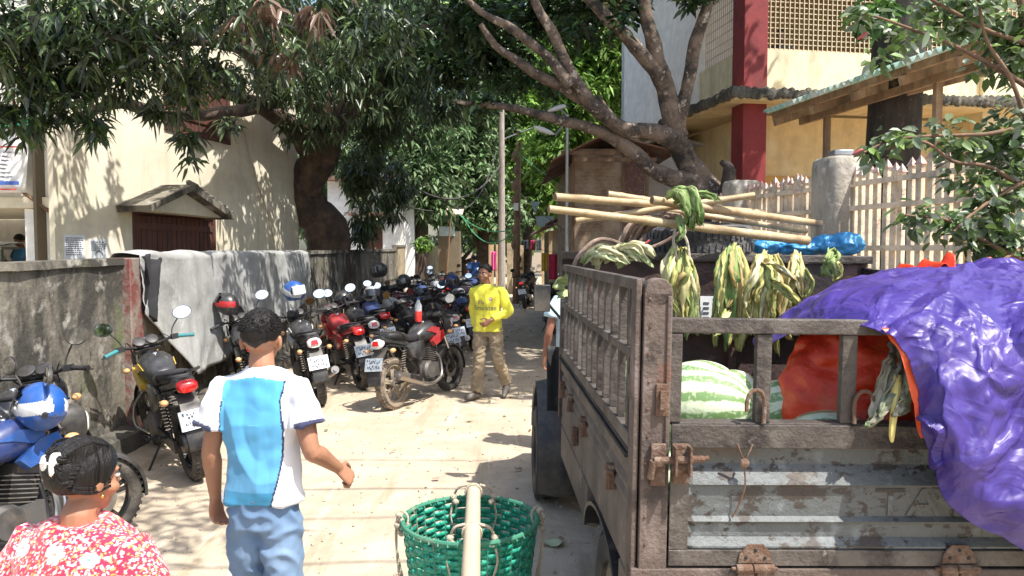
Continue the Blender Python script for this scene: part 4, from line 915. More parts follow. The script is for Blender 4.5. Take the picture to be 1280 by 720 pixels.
crown('crown', [((3.0,2.5,5.3),(1.1,.8,.3),34), ((3.3,3.5,5.4),(.9,.7,.3),26), ((2.6,4.4,5.6),(.7,.6,.3),16)], 7, .22, .045, MG, M['leaf'], T6, spread=1.5, down=.1, fine=False, shell=.2)

HM_ = Matrix.Translation((-6, 10, 0)) @ Matrix.Rotation(hr, 4, 'Z')
mb = MB(); mb.tube(smooth_path([HM_ @ Vector(p) for p in ((4.2, -.05, 5.2), (4.6, -.06, 4.1), (5.1, -.05, 3.1), (5.6, -.06, 2.2), (5.9, -.05, .5))], 6), .014, 6)
tag(mb.build('wall_cable', M['rope']), 'pale cable hanging loosely down the cream house wall beside the mango trunk', 'cable')
# ================================================================ MOTORCYCLES  (local: x forward, y left, z up; wheelbase 1.32)
RX, FX, WR = -.64, .68, .30
ROTX = Matrix.Rotation(R(90), 4, 'X')
BM = {}
def wheel_meshes(w, key, rimm, tyrem, disc):
    W = WR; h = w/2
    t = MB(); prof = [(W-.085, -h*.55), (W-.06, -h*.95), (W-.03, -h), (W-.008, -h*.62), (W, 0), (W-.008, h*.62), (W-.03, h), (W-.06, h*.95), (W-.085, h*.55)]
    t.lathe(prof, ROTX, 40, closed=True)
    for k in range(40):  # tread blocks
        a = 2*math.pi*k/40
        for s in (-1, 1):
            t.box((math.cos(a)*(W-.004), s*h*.45, math.sin(a)*(W-.004)), (.012, h*.55, .022), (0, -a, 0))
    BM['tyre'+key] = t.mesh('tyre', tyrem, ang=50)
    r = MB(); q = W-.085
    r.lathe([(q-.012, -h*.6), (q+.006, -h*.62), (q+.006, h*.62), (q-.012, h*.6)], ROTX, 40, closed=True)
    r.lathe([(.0, -h*.7), (.045, -h*.7), (.045, h*.7), (0, h*.7)], ROTX, 16)
    for k in range(5):
        a = 2*math.pi*k/5+.3
        for da in (-.13, .13):
            r.bar((math.cos(a)*.035, 0, math.sin(a)*.035), (math.cos(a+da)*(q-.006), 0, math.sin(a+da)*(q-.006)), .03, .016, (0, 1, 0))
    if disc: r.m(1).lathe([(.07, h*.75), (.12, h*.75), (.12, h*.82), (.07, h*.82)], ROTX, 28, closed=True)
    else: r.m(1).lathe([(.0, -h*.6), (.075, -h*.6), (.075, -h*1.05), (.0, -h*1.05)], ROTX, 20)
    r.m(1).lathe([(.05, h*.95), (.085, h*.95), (.085, h*1.05), (.05, h*1.05)], ROTX, 22, closed=True) if not disc else None
    BM['rim'+key] = r.mesh('rim', [rimm, M['alloy']], ang=40)
wheel_meshes(.11, 'r', M['black_alloy'], M['tyre'], False); wheel_meshes(.09, 'f', M['black_alloy'], M['tyre'], True)
wheel_meshes(.115, 'rm', M['alloy_mud'], M['tyre_mud'], False)
def sh(name, mb, mats, **k): BM[name] = mb.mesh(name, mats, **k)
# fork
mb = MB()
for s in (-1, 1):
    mb.m(0).tube([(FX, s*.085, WR), (FX-.10, s*.085, WR+.27)], [.026, .026], 12); mb.m(1).tube([(FX-.10, s*.085, WR+.27), (FX-.265, s*.085, WR+.66)], .017, 10)
mb.m(0).box((FX-.215, 0, WR+.53), (.05, .22, .035), (0, -.37, 0)); mb.box((FX-.27, 0, WR+.66), (.06, .22, .03), (0, -.37, 0)); mb.tube([(FX, -.1, WR), (FX, .1, WR)], .012, 8)
sh('fork', mb, [M['black_alloy'], M['chrome']])
mb = MB()
rg = []
for k in range(15):
    a = R(-8+k*11); ro = WR+.035; w = .062
    c = (FX+math.cos(a)*ro, 0, WR+math.sin(a)*ro)
    n = Vector((math.cos(a), 0, math.sin(a)))
    rg.append([Vector((FX, y, WR))+n*(ro-d) for y, d in ((-w, .035), (-w*.75, .008), (0, 0), (w*.75, .008), (w, .035), (w*.85, .035), (0, .012), (-w*.85, .035))])
mb.loft(rg); sh('front_fender', mb, M['plastic'])
# headlight with cowl
mb = MB()
mb.loft([superring((x, 0, z), w, h, 18, 2.6) for x, z, w, h in ((.43, .87, .05, .05), (.46, .87, .10, .10), (.53, .86, .115, .125), (.60, .85, .10, .11), (.625, .845, .08, .09))])
mb.loft([[(.44, -.09, .95), (.44, .09, .95), (.425, .07, 1.0), (.425, -.07, 1.0)], [(.53, -.08, .96), (.53, .08, .96), (.49, .06, 1.06), (.49, -.06, 1.06)]])
sh('headlight', mb, M['plastic'])
mb = MB(); mb.loft([superring((x, 0, .848), w, h, 18, 2.6) for x, w, h in ((.62, .078, .088), (.64, .065, .07), (.648, .03, .03))]); sh('lens', mb, M['lens_clear'])
# handlebar, grips
mb = MB()
mb.tube(smooth_path([(.28, .38, 1.0), (.34, .24, 1.02), (.385, .12, 1.0), (.40, 0, .985), (.385, -.12, 1.0), (.34, -.24, 1.02), (.28, -.38, 1.0)], 4), .0125, 8)
for s in (-1, 1):
    mb.m(1).box((.345, s*.235, 1.02), (.045, .06, .045)); mb.m(0).tube([(.36, s*.22, 1.015), (.375, s*.30, .995), (.33, s*.395, .985)], [.007, .007, .006], 6)
    mb.m(1).tube([(.385, s*.14, .99), (.45, s*.12, .93), (.46, s*.06, .8)], .006, 5)
    mb.tube([(.34, s*.2, 1.02), (.40, s*.16, 1.06), (.46, s*.08, .95), (.44, s*.03, .75)], .005, 5)
sh('handlebar', mb, [M['black_alloy'], M['rubber']])
for s, n in ((1, 'grip_l'), (-1, 'grip_r')):
    mb = MB(); mb.tube([(.335, s*.265, 1.017), (.28, s*.385, 1.0)], .018, 10); sh(n, mb, M['rubber'])
for s, n in ((1, 'mirror_l'), (-1, 'mirror_r')):
    mb = MB(); mb.tube(smooth_path([(.345, s*.21, 1.03), (.355, s*.235, 1.1), (.33, s*.30, 1.19)], 4), .006, 6)
    Mx = Matrix.Translation((.325, s*.335, 1.225)) @ Euler((0, R(-80), s*R(10))).to_matrix().to_4x4()
    ring = lambda r, z: [(r*.062*math.cos(a), r*.085*math.sin(a)*1.0, z) for a in [2*math.pi*i/20 for i in range(20)]]
    o_ = MB()
    mb.loft([[Mx @ Vector(p) for p in ring(a, z)] for a, z in ((.5, -.022), (.9, -.012), (1, 0), (1, .006))])
    mb.m(1).loft([[Mx @ Vector(p) for p in ring(.92, .0075)], [Mx @ Vector(p) for p in ring(.92, .0085)]])
    sh(n, mb, [M['plastic'], M['mirror']])
mb = MB()
for s in (-1, 1):
    Mx = Matrix.Translation((.40, s*.055, 1.045)) @ Euler((0, R(-40), 0)).to_matrix().to_4x4()
    mb.m(0).lathe([(.0, -.05), (.05, -.05), (.054, 0), (.046, .004)], Mx, 20); mb.m(1).lathe([(0, .001), (.044, .001), (.044, .003), (0, .003)], Mx, 20)
mb.m(0).box((.42, 0, 1.01), (.07, .2, .05), (0, -.6, 0)); sh('instrument_cluster', mb, [M['plastic'], M['dial']])
# tank
def tank_rings(): return [superring((x, 0, z), w, h, 20, 2.6) for x, z, w, h in ((.335, .80, .05, .07), (.31, .815, .10, .105), (.22, .835, .135, .125), (.10, .83, .145, .125), (-.02, .805, .125, .105), (-.11, .775, .09, .07), (-.15, .765, .06, .045))]
mb = MB(); mb.loft(tank_rings()); sh('fuel_tank', mb, M['p_black'], ang=60)
mb = MB(); Mx = Matrix.Translation((.13, 0, .95)); mb.lathe([(0, .012), (.032, .012), (.036, 0), (.036, -.02)], Mx, 16); sh('fuel_cap', mb, M['chrome'])
for s in (-1, 1):   # tank graphic, 3 mm proud
    mb = MB(); pts = [(.29, .86), (.12, .89), (.0, .84), (.08, .83), (.2, .79), (.27, .80)]
    mb.loft([[(x, s*(.128 if x < .05 else .142), z) for x, z in pts], [(x, s*(.134 if x < .05 else .149), z) for x, z in pts]]); sh('tank_graphic%d' % s, mb, M['p_yellow'])
# shroud beside tank
mb = MB()
for s in (-1, 1):
    pts = [(.36, .82), (.24, .80), (.10, .70), (.16, .64), (.30, .68), (.40, .74)]
    mb.loft([[(x, s*.10, z) for x, z in pts], [(x, s*.155, z+.01) for x, z in pts]])
sh('tank_shroud', mb, M['p_black'])
# seat
mb = MB(); mb.loft([superring((x, 0, z), w, h, 18, 3) for x, z, w, h in ((-.06, .80, .06, .03), (-.12, .785, .09, .045), (-.25, .775, .125, .05), (-.38, .79, .13, .05), (-.46, .825, .125, .055), (-.60, .845, .115, .05), (-.70, .855, .09, .04), (-.73, .855, .06, .02))]); sh('seat', mb, M['seat'], ang=60)
# tail + side panels
mb = MB()
mb.loft([superring((x, 0, z), w, h, 16, 3) for x, z, w, h in ((-.30, .72, .10, .04), (-.45, .745, .11, .045), (-.62, .785, .10, .045), (-.78, .82, .085, .05), (-.86, .835, .07, .04))])
sh('tail_cowl', mb, M['p_black'], ang=60)
for s, n in ((1, 'side_l'), (-1, 'side_r')):
    mb = MB(); pts = [(-.10, .74), (-.08, .56), (-.22, .50), (-.40, .58), (-.46, .70), (-.36, .735)]
    mb.loft([[(x, s*.09, z) for x, z in pts], [(x*.98-.003, s*.14, z*.99+.008) for x, z in pts], [(x*.9-.024, s*.15, z*.93+.045) for x, z in pts]]); sh(n, mb, M['p_black'], ang=50)
mb = MB()
for s in (-1, 1): mb.tube(smooth_path([(-.48, s*.13, .80), (-.62, s*.155, .88), (-.80, s*.12, .91), (-.88, 0, .915)], 4), .012, 7)
sh('grab_rail', mb, M['black_alloy'])
mb = MB(); mb.loft([superring((x, 0, z), w, h, 16, 2.8) for x, z, w, h in ((-.85, .81, .075, .045), (-.89, .80, .08, .045), (-.915, .79, .06, .03))]); sh('tail_light', mb, M['lens_red'], ang=60)
mb = MB(); mb.loft([superring((x, 0, z), w, h, 16, 2.2) for x, z, w, h in ((-.84, .79, .08, .055), (-.885, .775, .085, .055), (-.905, .77, .07, .042))]); mb.m(1).box((-.903, 0, .79), (.02, .085, .055), (0, .2, 0), taper=.8); sh('tail_light_big', mb, [M['lens_clear'], M['lens_red']], ang=60)
for i, (x, y, z) in enumerate(((-.80, .17, .70), (-.80, -.17, .70), (.47, .19, .80), (.47, -.19, .80))):
    mb = MB(); mb.m(0).tube([(x+.01, y*.35, z), (x, y*.8, z)], .008, 6); mb.m(1).ell((x-(.02 if i < 2 else -.02), y, z), (.045, .032, .027)); sh('ind%d' % i, mb, [M['rubber'], M['lens_amber']])
# rear fender, mud flap
mb = MB()
mb.loft([[(x, -w, z), (x, w, z), (x+.012, w, z-.02), (x+.012, -w, z-.02)] for x, z, w in ((-.55, .72, .07), (-.78, .74, .07), (-.88, .66, .075), (-.96, .52, .085), (-1.0, .40, .085), (-1.005, .34, .08))])
sh('rear_fender', mb, M['plastic'])
PM = Matrix.Translation((-.975, 0, .56)) @ Euler((0, R(18), 0)).to_matrix().to_4x4()
mb = MB(); mb.add([PM @ Vector(p) for p in ((-.006,-.115,-.075),(0,-.115,-.075),(0,.115,-.075),(-.006,.115,-.075),(-.006,-.115,.075),(0,-.115,.075),(0,.115,.075),(-.006,.115,.075))], [(0,3,2,1),(4,5,6,7),(0,1,5,4),(1,2,6,5),(2,3,7,6),(3,0,4,7)]); sh('number_plate', mb, M['plate_white'], smooth=False)
mb = MB()
for row, (z, n) in enumerate(((.032, 7), (-.032, 7))):
    y = -.085
    for k in range(n):   # illegible dark strokes
        w = random.uniform(.012, .02)
        for j in range(2):
            a = PM @ Vector((-.0085, -(y+random.uniform(0, w)), z+random.uniform(-.018, .018))); mb.box(a, (.003, random.uniform(.004, w), random.uniform(.005, .03)))
        y += .026
sh('plate_lettering', mb, M['ink'], smooth=False)
# engine
mb = MB()
mb.lathe([(0, -.16), (.09, -.16), (.115, -.13), (.115, .12), (.09, .15), (0, .15)], Matrix.Translation((.0, 0, .36)) @ ROTX, 22)
mb.box((.10, 0, .35), (.30, .22, .17)); mb.box((.14, 0, .50), (.13, .13, .24), (0, .25, 0))
mb.lathe([(0, -.17), (.055, -.17), (.06, -.14)], Matrix.Translation((.15, 0, .34)) @ ROTX, 16); mb.box((-.16, 0, .42), (.14, .16, .16))
mb.box((.2, 0, .64), (.14, .15, .06), (0, .25, 0)); sh('engine', mb, M['engine'])
mb = MB()
for k in range(8): mb.box((.115+k*.0075, 0, .43+k*.025), (.18, .19, .007), (0, .25, 0))
sh('cooling_fins', mb, M['alloy'])
mb = MB(); mb.tube(smooth_path([(.24, -.04, .56), (.33, -.08, .48), (.30, -.11, .27), (.10, -.13, .20), (-.15, -.15, .22), (-.3, -.16, .27)], 5), .019, 9)
mb.m(1).tube(smooth_path([(-.26, -.16, .26), (-.32, -.17, .28), (-.55, -.19, .345), (-.80, -.20, .41)], 4), lerpr([.025, .05, .052, .048], 13), 14)
mb.m(0).tube([(-.79, -.20, .407), (-.825, -.20, .417)], .02, 10)
mb.m(2).bar((-.36, -.232, .30), (-.62, -.25, .375), .012, .05)
sh('exhaust', mb, [M['exhaust'], M['exhaust'], M['black_metal']])
# frame
mb = MB()
for s in (-1, 1):
    mb.tube(smooth_path([(.33, 0, .80), (.26, s*.05, .62), (.27, s*.09, .3), (.1, s*.1, .22), (-.2, s*.11, .26)], 4), .016, 8)
    mb.tube([(.30, 0, .78), (.0, s*.07, .70), (-.25, s*.10, .66), (-.78, s*.09, .76)], .014, 8)
    mb.tube([(-.2, s*.11, .26), (-.24, s*.10, .66)], .015, 8)
    mb.tube([(-.2, s*.11, .36), (-.6, s*.10, .72)], .010, 6)
mb.tube([(.36, 0, .74), (.29, 0, .95)], .03, 12); sh('frame', mb, M['black_metal'])
mb = MB()
for s in (-1, 1): mb.tube([(-.17, s*.09, .33), (RX, s*.085, WR)], [.02, .016], 8)
mb.tube([(RX, -.1, WR), (RX, .1, WR)], .012, 8)
mb.loft([[(-.14, .105, .37), (-.14, .13, .37), (-.14, .13, .28), (-.14, .105, .28)], [(RX-.03, .10, .35), (RX-.03, .125, .35), (RX-.03, .125, .25), (RX-.03, .10, .25)]]); sh('swingarm', mb, M['black_metal'])
for s, n in ((1, 'shock_l'), (-1, 'shock_r')):
    mb = MB(); a, b = Vector((RX+.03, s*.115, WR+.04)), Vector((RX+.13, s*.125, .70)); mb.tube([a, b], .012, 8)
    P = []
    for k in range(73):
        q = k/72; c = a.lerp(b, .25+.68*q); P.append(c+Vector((.028*math.cos(q*18*math.pi), .028*math.sin(q*18*math.pi), 0)))
    mb.m(1).tube(P, .0055, 5); sh(n, mb, [M['black_metal'], M['chrome']])
mb = MB()
for i, s in enumerate((-1, 1)):
    mb = MB(); mb.tube([(-.08, s*.12, .27), (-.08, s*.22, .27)], .016, 8); sh('peg%d' % i, mb, M['rubber']); mb = MB(); mb.tube([(-.45, s*.11, .34), (-.47, s*.19, .36)], .013, 8); sh('peg%d' % (i+2), mb, M['rubber'])
mb = MB(); mb.tube([(.02, .14, .26), (.14, .17, .25), (.15, .2, .26)], .008, 6); sh('gear_lever', mb, M['rubber'])
mb = MB(); mb.tube([(-.1, .10, .24), (-.18, .27, .01)], .010, 8); mb.box((-.185, .28, .006), (.06, .03, .01)); sh('side_stand', mb, M['black_metal'])
for k in (1, -1): mb = MB(); mb.tube(smooth_path([(.25, k*.12, .62), (.30, k*.2, .50), (.28, k*.22, .34), (.18, k*.14, .26)], 4), .012, 7); sh('guard%d' % k, mb, M['chrome'])
mb = MB(); mb.loft([[(.50, y*.11, .93-.02*y*y) for y in (-1,-.5,0,.5,1)]+[(.505, y*.11, .925-.02*y*y) for y in (1,.5,0,-.5,-1)], [(.44-.03*y*y, y*.10, 1.08) for y in (-1,-.5,0,.5,1)]+[(.445-.03*y*y, y*.10, 1.08) for y in (1,.5,0,-.5,-1)], [(.40-.02*y*y, y*.06, 1.17) for y in (-1,-.5,0,.5,1)]+[(.404-.02*y*y, y*.06, 1.17) for y in (1,.5,0,-.5,-1)]]); sh('windscreen', mb, M['visor'], ang=60)
for s, k in ((-1, 'nose_r'), (1, 'nose_l')): mb = MB(); mb.loft([[(.60, s*.115, .82), (.60, s*.10, .93), (.45, s*.14, .97), (.40, s*.15, .84)], [(.61, s*.128, .82), (.61, s*.113, .935), (.45, s*.155, .975), (.40, s*.165, .84)]]); sh(k, mb, M['p_black'], ang=40)
FIXED = [('fork', 'fork'), ('front_fender', 'front_fender')]
def bike(label, rear, head, tank='p_black', panel='p_black', graphic=None, steer=0, lean=.14, tail='tail_light', plate='plate_white', muddy=False, guard=False, mirrors=(1, 1), grips=None, fairing=None, group='motorcycles parked along the lane', scale=1.0, lod=0, tailc=None, screen=False):
    """rear = ground point of the rear wheel, head = heading (dx,dy)"""
    d = Vector(head).normalized(); ang = math.atan2(d.y, d.x)
    t = thing('motorcycle', label, 'motorcycle', (rear[0]-d.x*RX*scale, rear[1]-d.y*RX*scale, gz(rear[0], rear[1])-.02), (-lean, 0, ang), group); t.scale = (scale,)*3
    def part(name, key, m_=None, par=None):
        me = BM[key]
        if m_:
            k2 = key+'|'+m_
            if k2 not in BM:
                q = me.copy(); q.materials[0] = M[m_]; BM[k2] = q
            me = BM[k2]
        return link(name, me, par or t)
    ax = Vector((-.375, 0, .927)); P0 = Vector((FX-.265, 0, WR+.66)); S = Matrix.Translation(P0) @ Matrix.Rotation(steer, 4, ax) @ Matrix.Translation(-P0)
    def st(o): o.matrix_basis = S; return o
    k = 'rm' if muddy else 'r'
    rw = part('rear_wheel', 'rim'+k); rw.location = (RX, 0, WR); part('tyre', 'tyre'+k, None, rw)
    fw = part('front_wheel', 'rimf'); fw.matrix_basis = S @ Matrix.Translation((FX, 0, WR)); part('tyre', 'tyref', None, fw)
    st(part('fork', 'fork')); st(part('front_fender', 'front_fender', 'plastic' if fairing == 'p_black' else (fairing or tank) if tank not in ('p_black',) else None))
    h = st(part('headlight', 'headlight', panel)); part('lens', 'lens', None, h)
    hb_ = st(part('handlebar', 'handlebar')); part('grip', 'grip_l', grips, hb_); part('grip', 'grip_r', grips, hb_)
    if mirrors[0]: st(part('mirror', 'mirror_l'))
    if mirrors[1]: st(part('mirror', 'mirror_r'))
    st(part('instrument_cluster', 'instrument_cluster'))
    tk = part('fuel_tank', 'fuel_tank', tank); part('fuel_cap', 'fuel_cap', None, tk)
    if graphic: [part('tank_graphic', 'tank_graphic%d' % s, graphic, tk) for s in (-1, 1)]
    part('tank_shroud', 'tank_shroud', tank if not graphic else graphic); part('seat', 'seat'); part('tail_cowl', 'tail_cowl', tailc or panel)
    part('side_panel', 'side_l', panel); part('side_panel', 'side_r', panel); part('grab_rail', 'grab_rail'); part('tail_light', tail)
    for i in range(4):
        o = part('indicator', 'ind%d' % i)
        if i > 1: st(o)
    part('rear_fender', 'rear_fender'); pl_ = part('number_plate', 'number_plate', plate); part('plate_lettering', 'plate_lettering', None, pl_)
    e = part('engine', 'engine'); part('cooling_fins', 'cooling_fins', None, e); part('exhaust', 'exhaust'); part('frame', 'frame'); part('swingarm', 'swingarm')
    part('shock_absorber', 'shock_l'); part('shock_absorber', 'shock_r'); [part('foot_peg', 'peg%d' % i) for i in range(4)]; part('gear_lever', 'gear_lever'); part('side_stand', 'side_stand')
    if screen: st(part('windscreen', 'windscreen', 'visor')); st(part('nose_cowl', 'nose_r', tank)); st(part('nose_cowl', 'nose_l', tank))
    if guard: [part('crash_guard', 'guard%d' % k) for k in (1, -1)]
    return t
# helmets -----------------------------------------------------------------
hm = MB()
def hring(z):  # egg section
    pass
def helmet(label, loc, rot, c1, c2=None, visor=True, open_=False, s=1.0, vis='visor', group='helmets left on the motorcycles'):
    t = thing('helmet', label, 'helmet', loc, rot, group); t.scale = (s,)*3
    key = 'helm%s%s' % (c1, c2)
    if key not in BM:
        mb = MB(); vs = []; nu, nv = 64, 44
        ms = []
        def f(u, v):
            ph = math.pi*(.02+.80*v); a = 2*math.pi*u
            x, y, z = math.sin(ph)*math.cos(a)*.15, math.sin(ph)*math.sin(a)*.122, math.cos(ph)*.135
            if z < 0: x *= 1+(.12 if x > 0 else -.05); 
            return (x, y, z)
        for j in range(nv):
            for i in range(nu):
                u0, v0, u1, v1 = i/nu, j/nv, (i+1)/nu, (j+1)/nv
                c = f((u0+u1)/2, (v0+v1)/2)
                eye = c[0] > .04 and -.035 < c[2] < .055
                if eye: continue
                pat = math.sin(c[0]*16+c[2]*34+(abs(c[1])*10)+1) > .25 and abs(c[1]) > .035
                mb.m(1 if (c2 and pat) else 0).add([f(u0, v0), f(u1, v0), f(u1, v1), f(u0, v1)], [(0, 1, 2, 3)])
        BM[key] = mb.mesh('shell', [M[c1], M[c2 or c1]], ang=180)
        bm = bmesh.new(); bm.from_mesh(BM[key]); bmesh.ops.remove_doubles(bm, verts=bm.verts, dist=1e-4); bmesh.ops.recalc_face_normals(bm, faces=bm.faces); bm.to_mesh(BM[key]); bm.free()
    o = link('shell', BM[key], t); q = o.modifiers.new('s', 'SOLIDIFY'); q.thickness = .012; q.offset = -1
    if 'hlin' not in BM:
        mb = MB(); mb.ell((-.012, 0, .0), (.128, .108, .118), None, 20, 14); sh('hlin', mb, M['seat'])
        mb = MB(); mb.grid(18, 8, lambda u, v: (.158*math.cos((u-.5)*2.3)*(1-.1*(v-.3)**2)+.004, .132*math.sin((u-.5)*2.3), -.05+.118*v)); sh('hvis', mb, M['visor'], ang=180)
    link('lining', BM['hlin'], t)
    if visor:
        k2 = 'hvis'+vis
        if k2 not in BM: q = BM['hvis'].copy(); q.materials[0] = M[vis]; BM[k2] = q
        o = link('visor', BM[k2], t); q = o.modifiers.new('s', 'SOLIDIFY'); q.thickness = .003
    return t
# ---- placements
A = bike('blue sports motorcycle nearest the camera at the left edge, beside the seated blue-white helmet', (-3.05, 3.56), (.37, .93), 'p_navy', 'plastic', 'p_blue', steer=-.35, tail='tail_light', tailc='p_navy', fairing='p_black', guard=True, scale=.94)
A2 = bike('motorcycle with round twin dials half hidden between the blue one and the mossy wall', (-3.15, 4.15), (-.02, 1), 'p_black', 'p_black', steer=.15, lean=.10)
Bk = bike('black motorcycle with yellow tank graphic and teal grips next to the red pillar', (-2.55, 6.05), (-.60, .80), 'p_black', 'p_black', 'p_yellow', steer=.12, grips='p_teal', guard=True)
C = bike('black motorcycle with the red and black helmet on its bar, by the grey tarpaulin', (-2.78, 8.45), (-.42, .9), 'p_black', 'p_black', steer=.25, tail='tail_light', lean=.16, mirrors=(0, 1), screen=True)
D = bike('black motorcycle with white number plate and pale tail lamp, beyond the man in blue', (-2.28, 9.0), (-.40, .92), 'p_black', 'p_black', 'p_white', steer=.1, tail='tail_light_big', mirrors=(0, 1))
E = bike('red motorcycle with red tank and square red tail lamp in the row by the wall', (-1.98, 10.0), (-.46, .88), 'p_red', 'p_red', steer=.3, plate='plate_grey', tail='tail_light')
Fk = bike('side-on black and red motorcycle with a mud-caked rear wheel beside the man in yellow', (-1.36, 8.75), (.42, .91), 'p_black', 'p_black', 'p_red', steer=-.1, plate='plate_grey', muddy=True, tail='tail_light_big', lean=.10, mirrors=(0, 1), screen=True)
G = bike('black motorcycle with white plate directly behind the side-on one, tail towards the road', (-.92, 12.4), (-.42, .9), 'p_black', 'p_black', steer=.2, tail='tail_light_big')
cols = [('p_black','p_black','tail_light_big','plate_grey'), ('p_navy','p_black','tail_light','plate_white'), ('p_black','p_maroon','tail_light','plate_grey'), ('p_silver','p_black','tail_light','plate_white'), ('p_maroon','p_black','tail_light_big','plate_white'), ('p_black','p_black','tail_light','plate_grey')]
rowA = [(-2.0,11.1,'first black motorcycle in the wall row beyond the red one'), (-1.95,12.0,'dark blue motorcycle in the wall row under the black helmet'), (-2.1,12.9,'black motorcycle with maroon panels in the wall row'), (-1.9,13.9,'silver-tanked motorcycle deep in the wall row'), (-2.0,14.9,'maroon-tanked motorcycle deep in the wall row'),
        (-1.9,16.0,'black motorcycle in the wall row level with the mango trunk'), (-1.8,17.2,'black motorcycle in the wall row just past the mango trunk'), (-1.9,18.4,'navy motorcycle in the wall row past the mango trunk'), (-1.8,19.7,'black motorcycle with maroon panels past the mango trunk'), (-1.75,21.1,'silver motorcycle far along the wall row'), (-1.7,22.6,'maroon motorcycle far along the wall row'), (-1.7,24.2,'second to last motorcycle of the wall row, black'), (-1.6,26,'last motorcycle of the wall row, black')]
for i, (x, y, lb) in enumerate(rowA):
    c = cols[i % 6]; bike(lb, (x, y), (-.45+.12*math.sin(i*2.1), .9), c[0], c[1], None, steer=.3*math.sin(i*1.7), tail=c[2], plate=c[3], lean=.12+.03*math.sin(i), screen=i % 2 == 1, scale=(1, 1.04, .97)[i % 3], mirrors=((1,0),(0,0),(0,1),(1,0),(0,0))[i % 5])
rowB = [(-.70,13.9,'motorcycle of the outer row just behind the shoulder of the man in yellow',(-.2,1),1), (-.95,15.2,'black and red-lit motorcycle in the outer row, third from the front',(-.5,.87),2), (-.85,16.8,'silver motorcycle in the outer row behind the man in yellow',(-.35,.93),3), (-.8,18.6,'maroon motorcycle in the outer row',(-.45,.9),4), (-.85,20.6,'black motorcycle in the outer row, second from its far end',(-.4,.9),5), (-.8,22.8,'navy motorcycle at the far end of the outer row',(-.4,.9),1), (-1.0,11.3,'black motorcycle squeezed between the side-on one and the wall row',(-.62,.78),0)]
for i, (x, y, lb, h, c) in enumerate(rowB):
    c = cols[c]; bike(lb, (x, y), h, c[0], c[1], None, steer=.25*math.sin(i*2.3), tail=c[2], plate=c[3], mirrors=((1,0),(0,0),(0,1))[i % 3])
bike('dark red and black motorcycle parked on the right side of the lane by the laundry', (.88, 16.6), (.12, 1), 'p_black', 'p_maroon', 'p_red', steer=.2, plate='plate_grey', tail='tail_light')
bike('motorcycle with red tail lamp parked farther up on the right, ahead of the poles', (.42, 24.0), (.1, 1), 'p_black', 'p_black', None, steer=-.1, tail='tail_light')
bike('farthest right-hand motorcycle, only its rear showing beside a house wall', (.62, 26.5), (.2, 1), 'p_black', 'p_maroon', None)
# helmets placed on bikes
helmet('blue, white and black full-face helmet on the near blue motorcycle', pt(52, 508, 4.33), (.15, -.35, R(155)), 'p_blue', 'p_white', s=1.02)
helmet('red and black helmet hanging on the mirror by the tarpaulin', pt(284, 380, 9.15), (.2, -.5, R(160)), 'p_black', 'p_red')
helmet('blue and white helmet with clear raised visor on a handlebar by the tarpaulin edge', pt(367, 364, 9.75), (.1, -.1, R(-20)), 'p_blue', 'p_white', vis='lens_clear')
helmet('plain black round helmet high on a mirror against the dark wall', pt(474, 338, 12.9), (.1, .1, R(200)), 'p_black')
helmet('black helmet in the middle of the row, its bright reflection painted silver', pt(464, 368, 11.9), (0, -.2, R(-60)), 'p_silver', 'p_black')  # silver shell colour stands in for the bright reflection on black
helmet('black helmet with open face hanging low beside the red motorcycle', pt(430, 374, 11.2), (.3, .4, R(-120)), 'p_black', None)
helmet('dull black helmet on a far handlebar near the wall corner', pt(505, 352, 13.6), (.2, .1, R(-120)), 'p_black', None)
helmet('blue-black helmet on the seat just left of the man in yellow', pt(566, 352, 13.2), (.1, .1, R(-90)), 'p_navy', None)
# bottle of red drink standing on a seat
t = thing('bottle', 'clear plastic bottle of red liquid standing on a motorcycle seat', 'bottle', pt(523, 402, 9.45))
mb = MB(); mb.lathe([(0, 0), (.04, 0), (.043, .02), (.043, .13), (.04, .14)], None, 16); mb.build('liquid', mat('red_drink', (.75,.05,.04), .15, coat=.5, var=0), t)
mb = MB(); mb.lathe([(.0445, .13), (.0445, .2), (.02, .255), (.015, .27), (.015, .28)], None, 16); mb.build('bottle_wall', mat('clear_plastic', (.75,.85,.88), .1, alpha=.4, var=0), t)
mb = MB(); mb.lathe([(0, .30), (.018, .30), (.018, .275)], None, 12); mb.build('cap', M['p_blue'], t)
# ================================================================ TRUCK (local: x right, y forward, z up; origin at the rear left corner of the bed)
TR = thing('pickup_truck', 'old brown steel-bodied pickup truck with slatted side gate and peeling tailgate, loaded with melons', 'truck', (.375, 2.33, 0), (0, R(.9), R(2)))
bpy.context.view_layer.update()
TMX = Matrix.Translation((.375, 2.33, 0)) @ Euler((0, R(.9), R(2))).to_matrix().to_4x4()
def TW(x, y, z): return TMX @ Vector((x, y, z))
BW, BL, ZF = 1.86, 2.3, .85
def P(name, mb, m_, par=None, **k): return mb.build(name, m_ if isinstance(m_, list) else M[m_], par or TR, **k)
# bed floor, chassis
mb = MB(); mb.b2((.04, .07, .78), (BW-.04, BL-.02, .845)); P('bed_floor', mb, 'steel', smooth=False)
mb = MB()
for x in (.45, BW-.5): mb.b2((x, -.05, .58), (x+.08, 4.2, .74))
for y in (.2, .9, 1.6, 2.1): mb.b2((.1, y, .745), (BW-.1, y+.06, .778))
P('chassis', mb, 'black_metal', smooth=False)
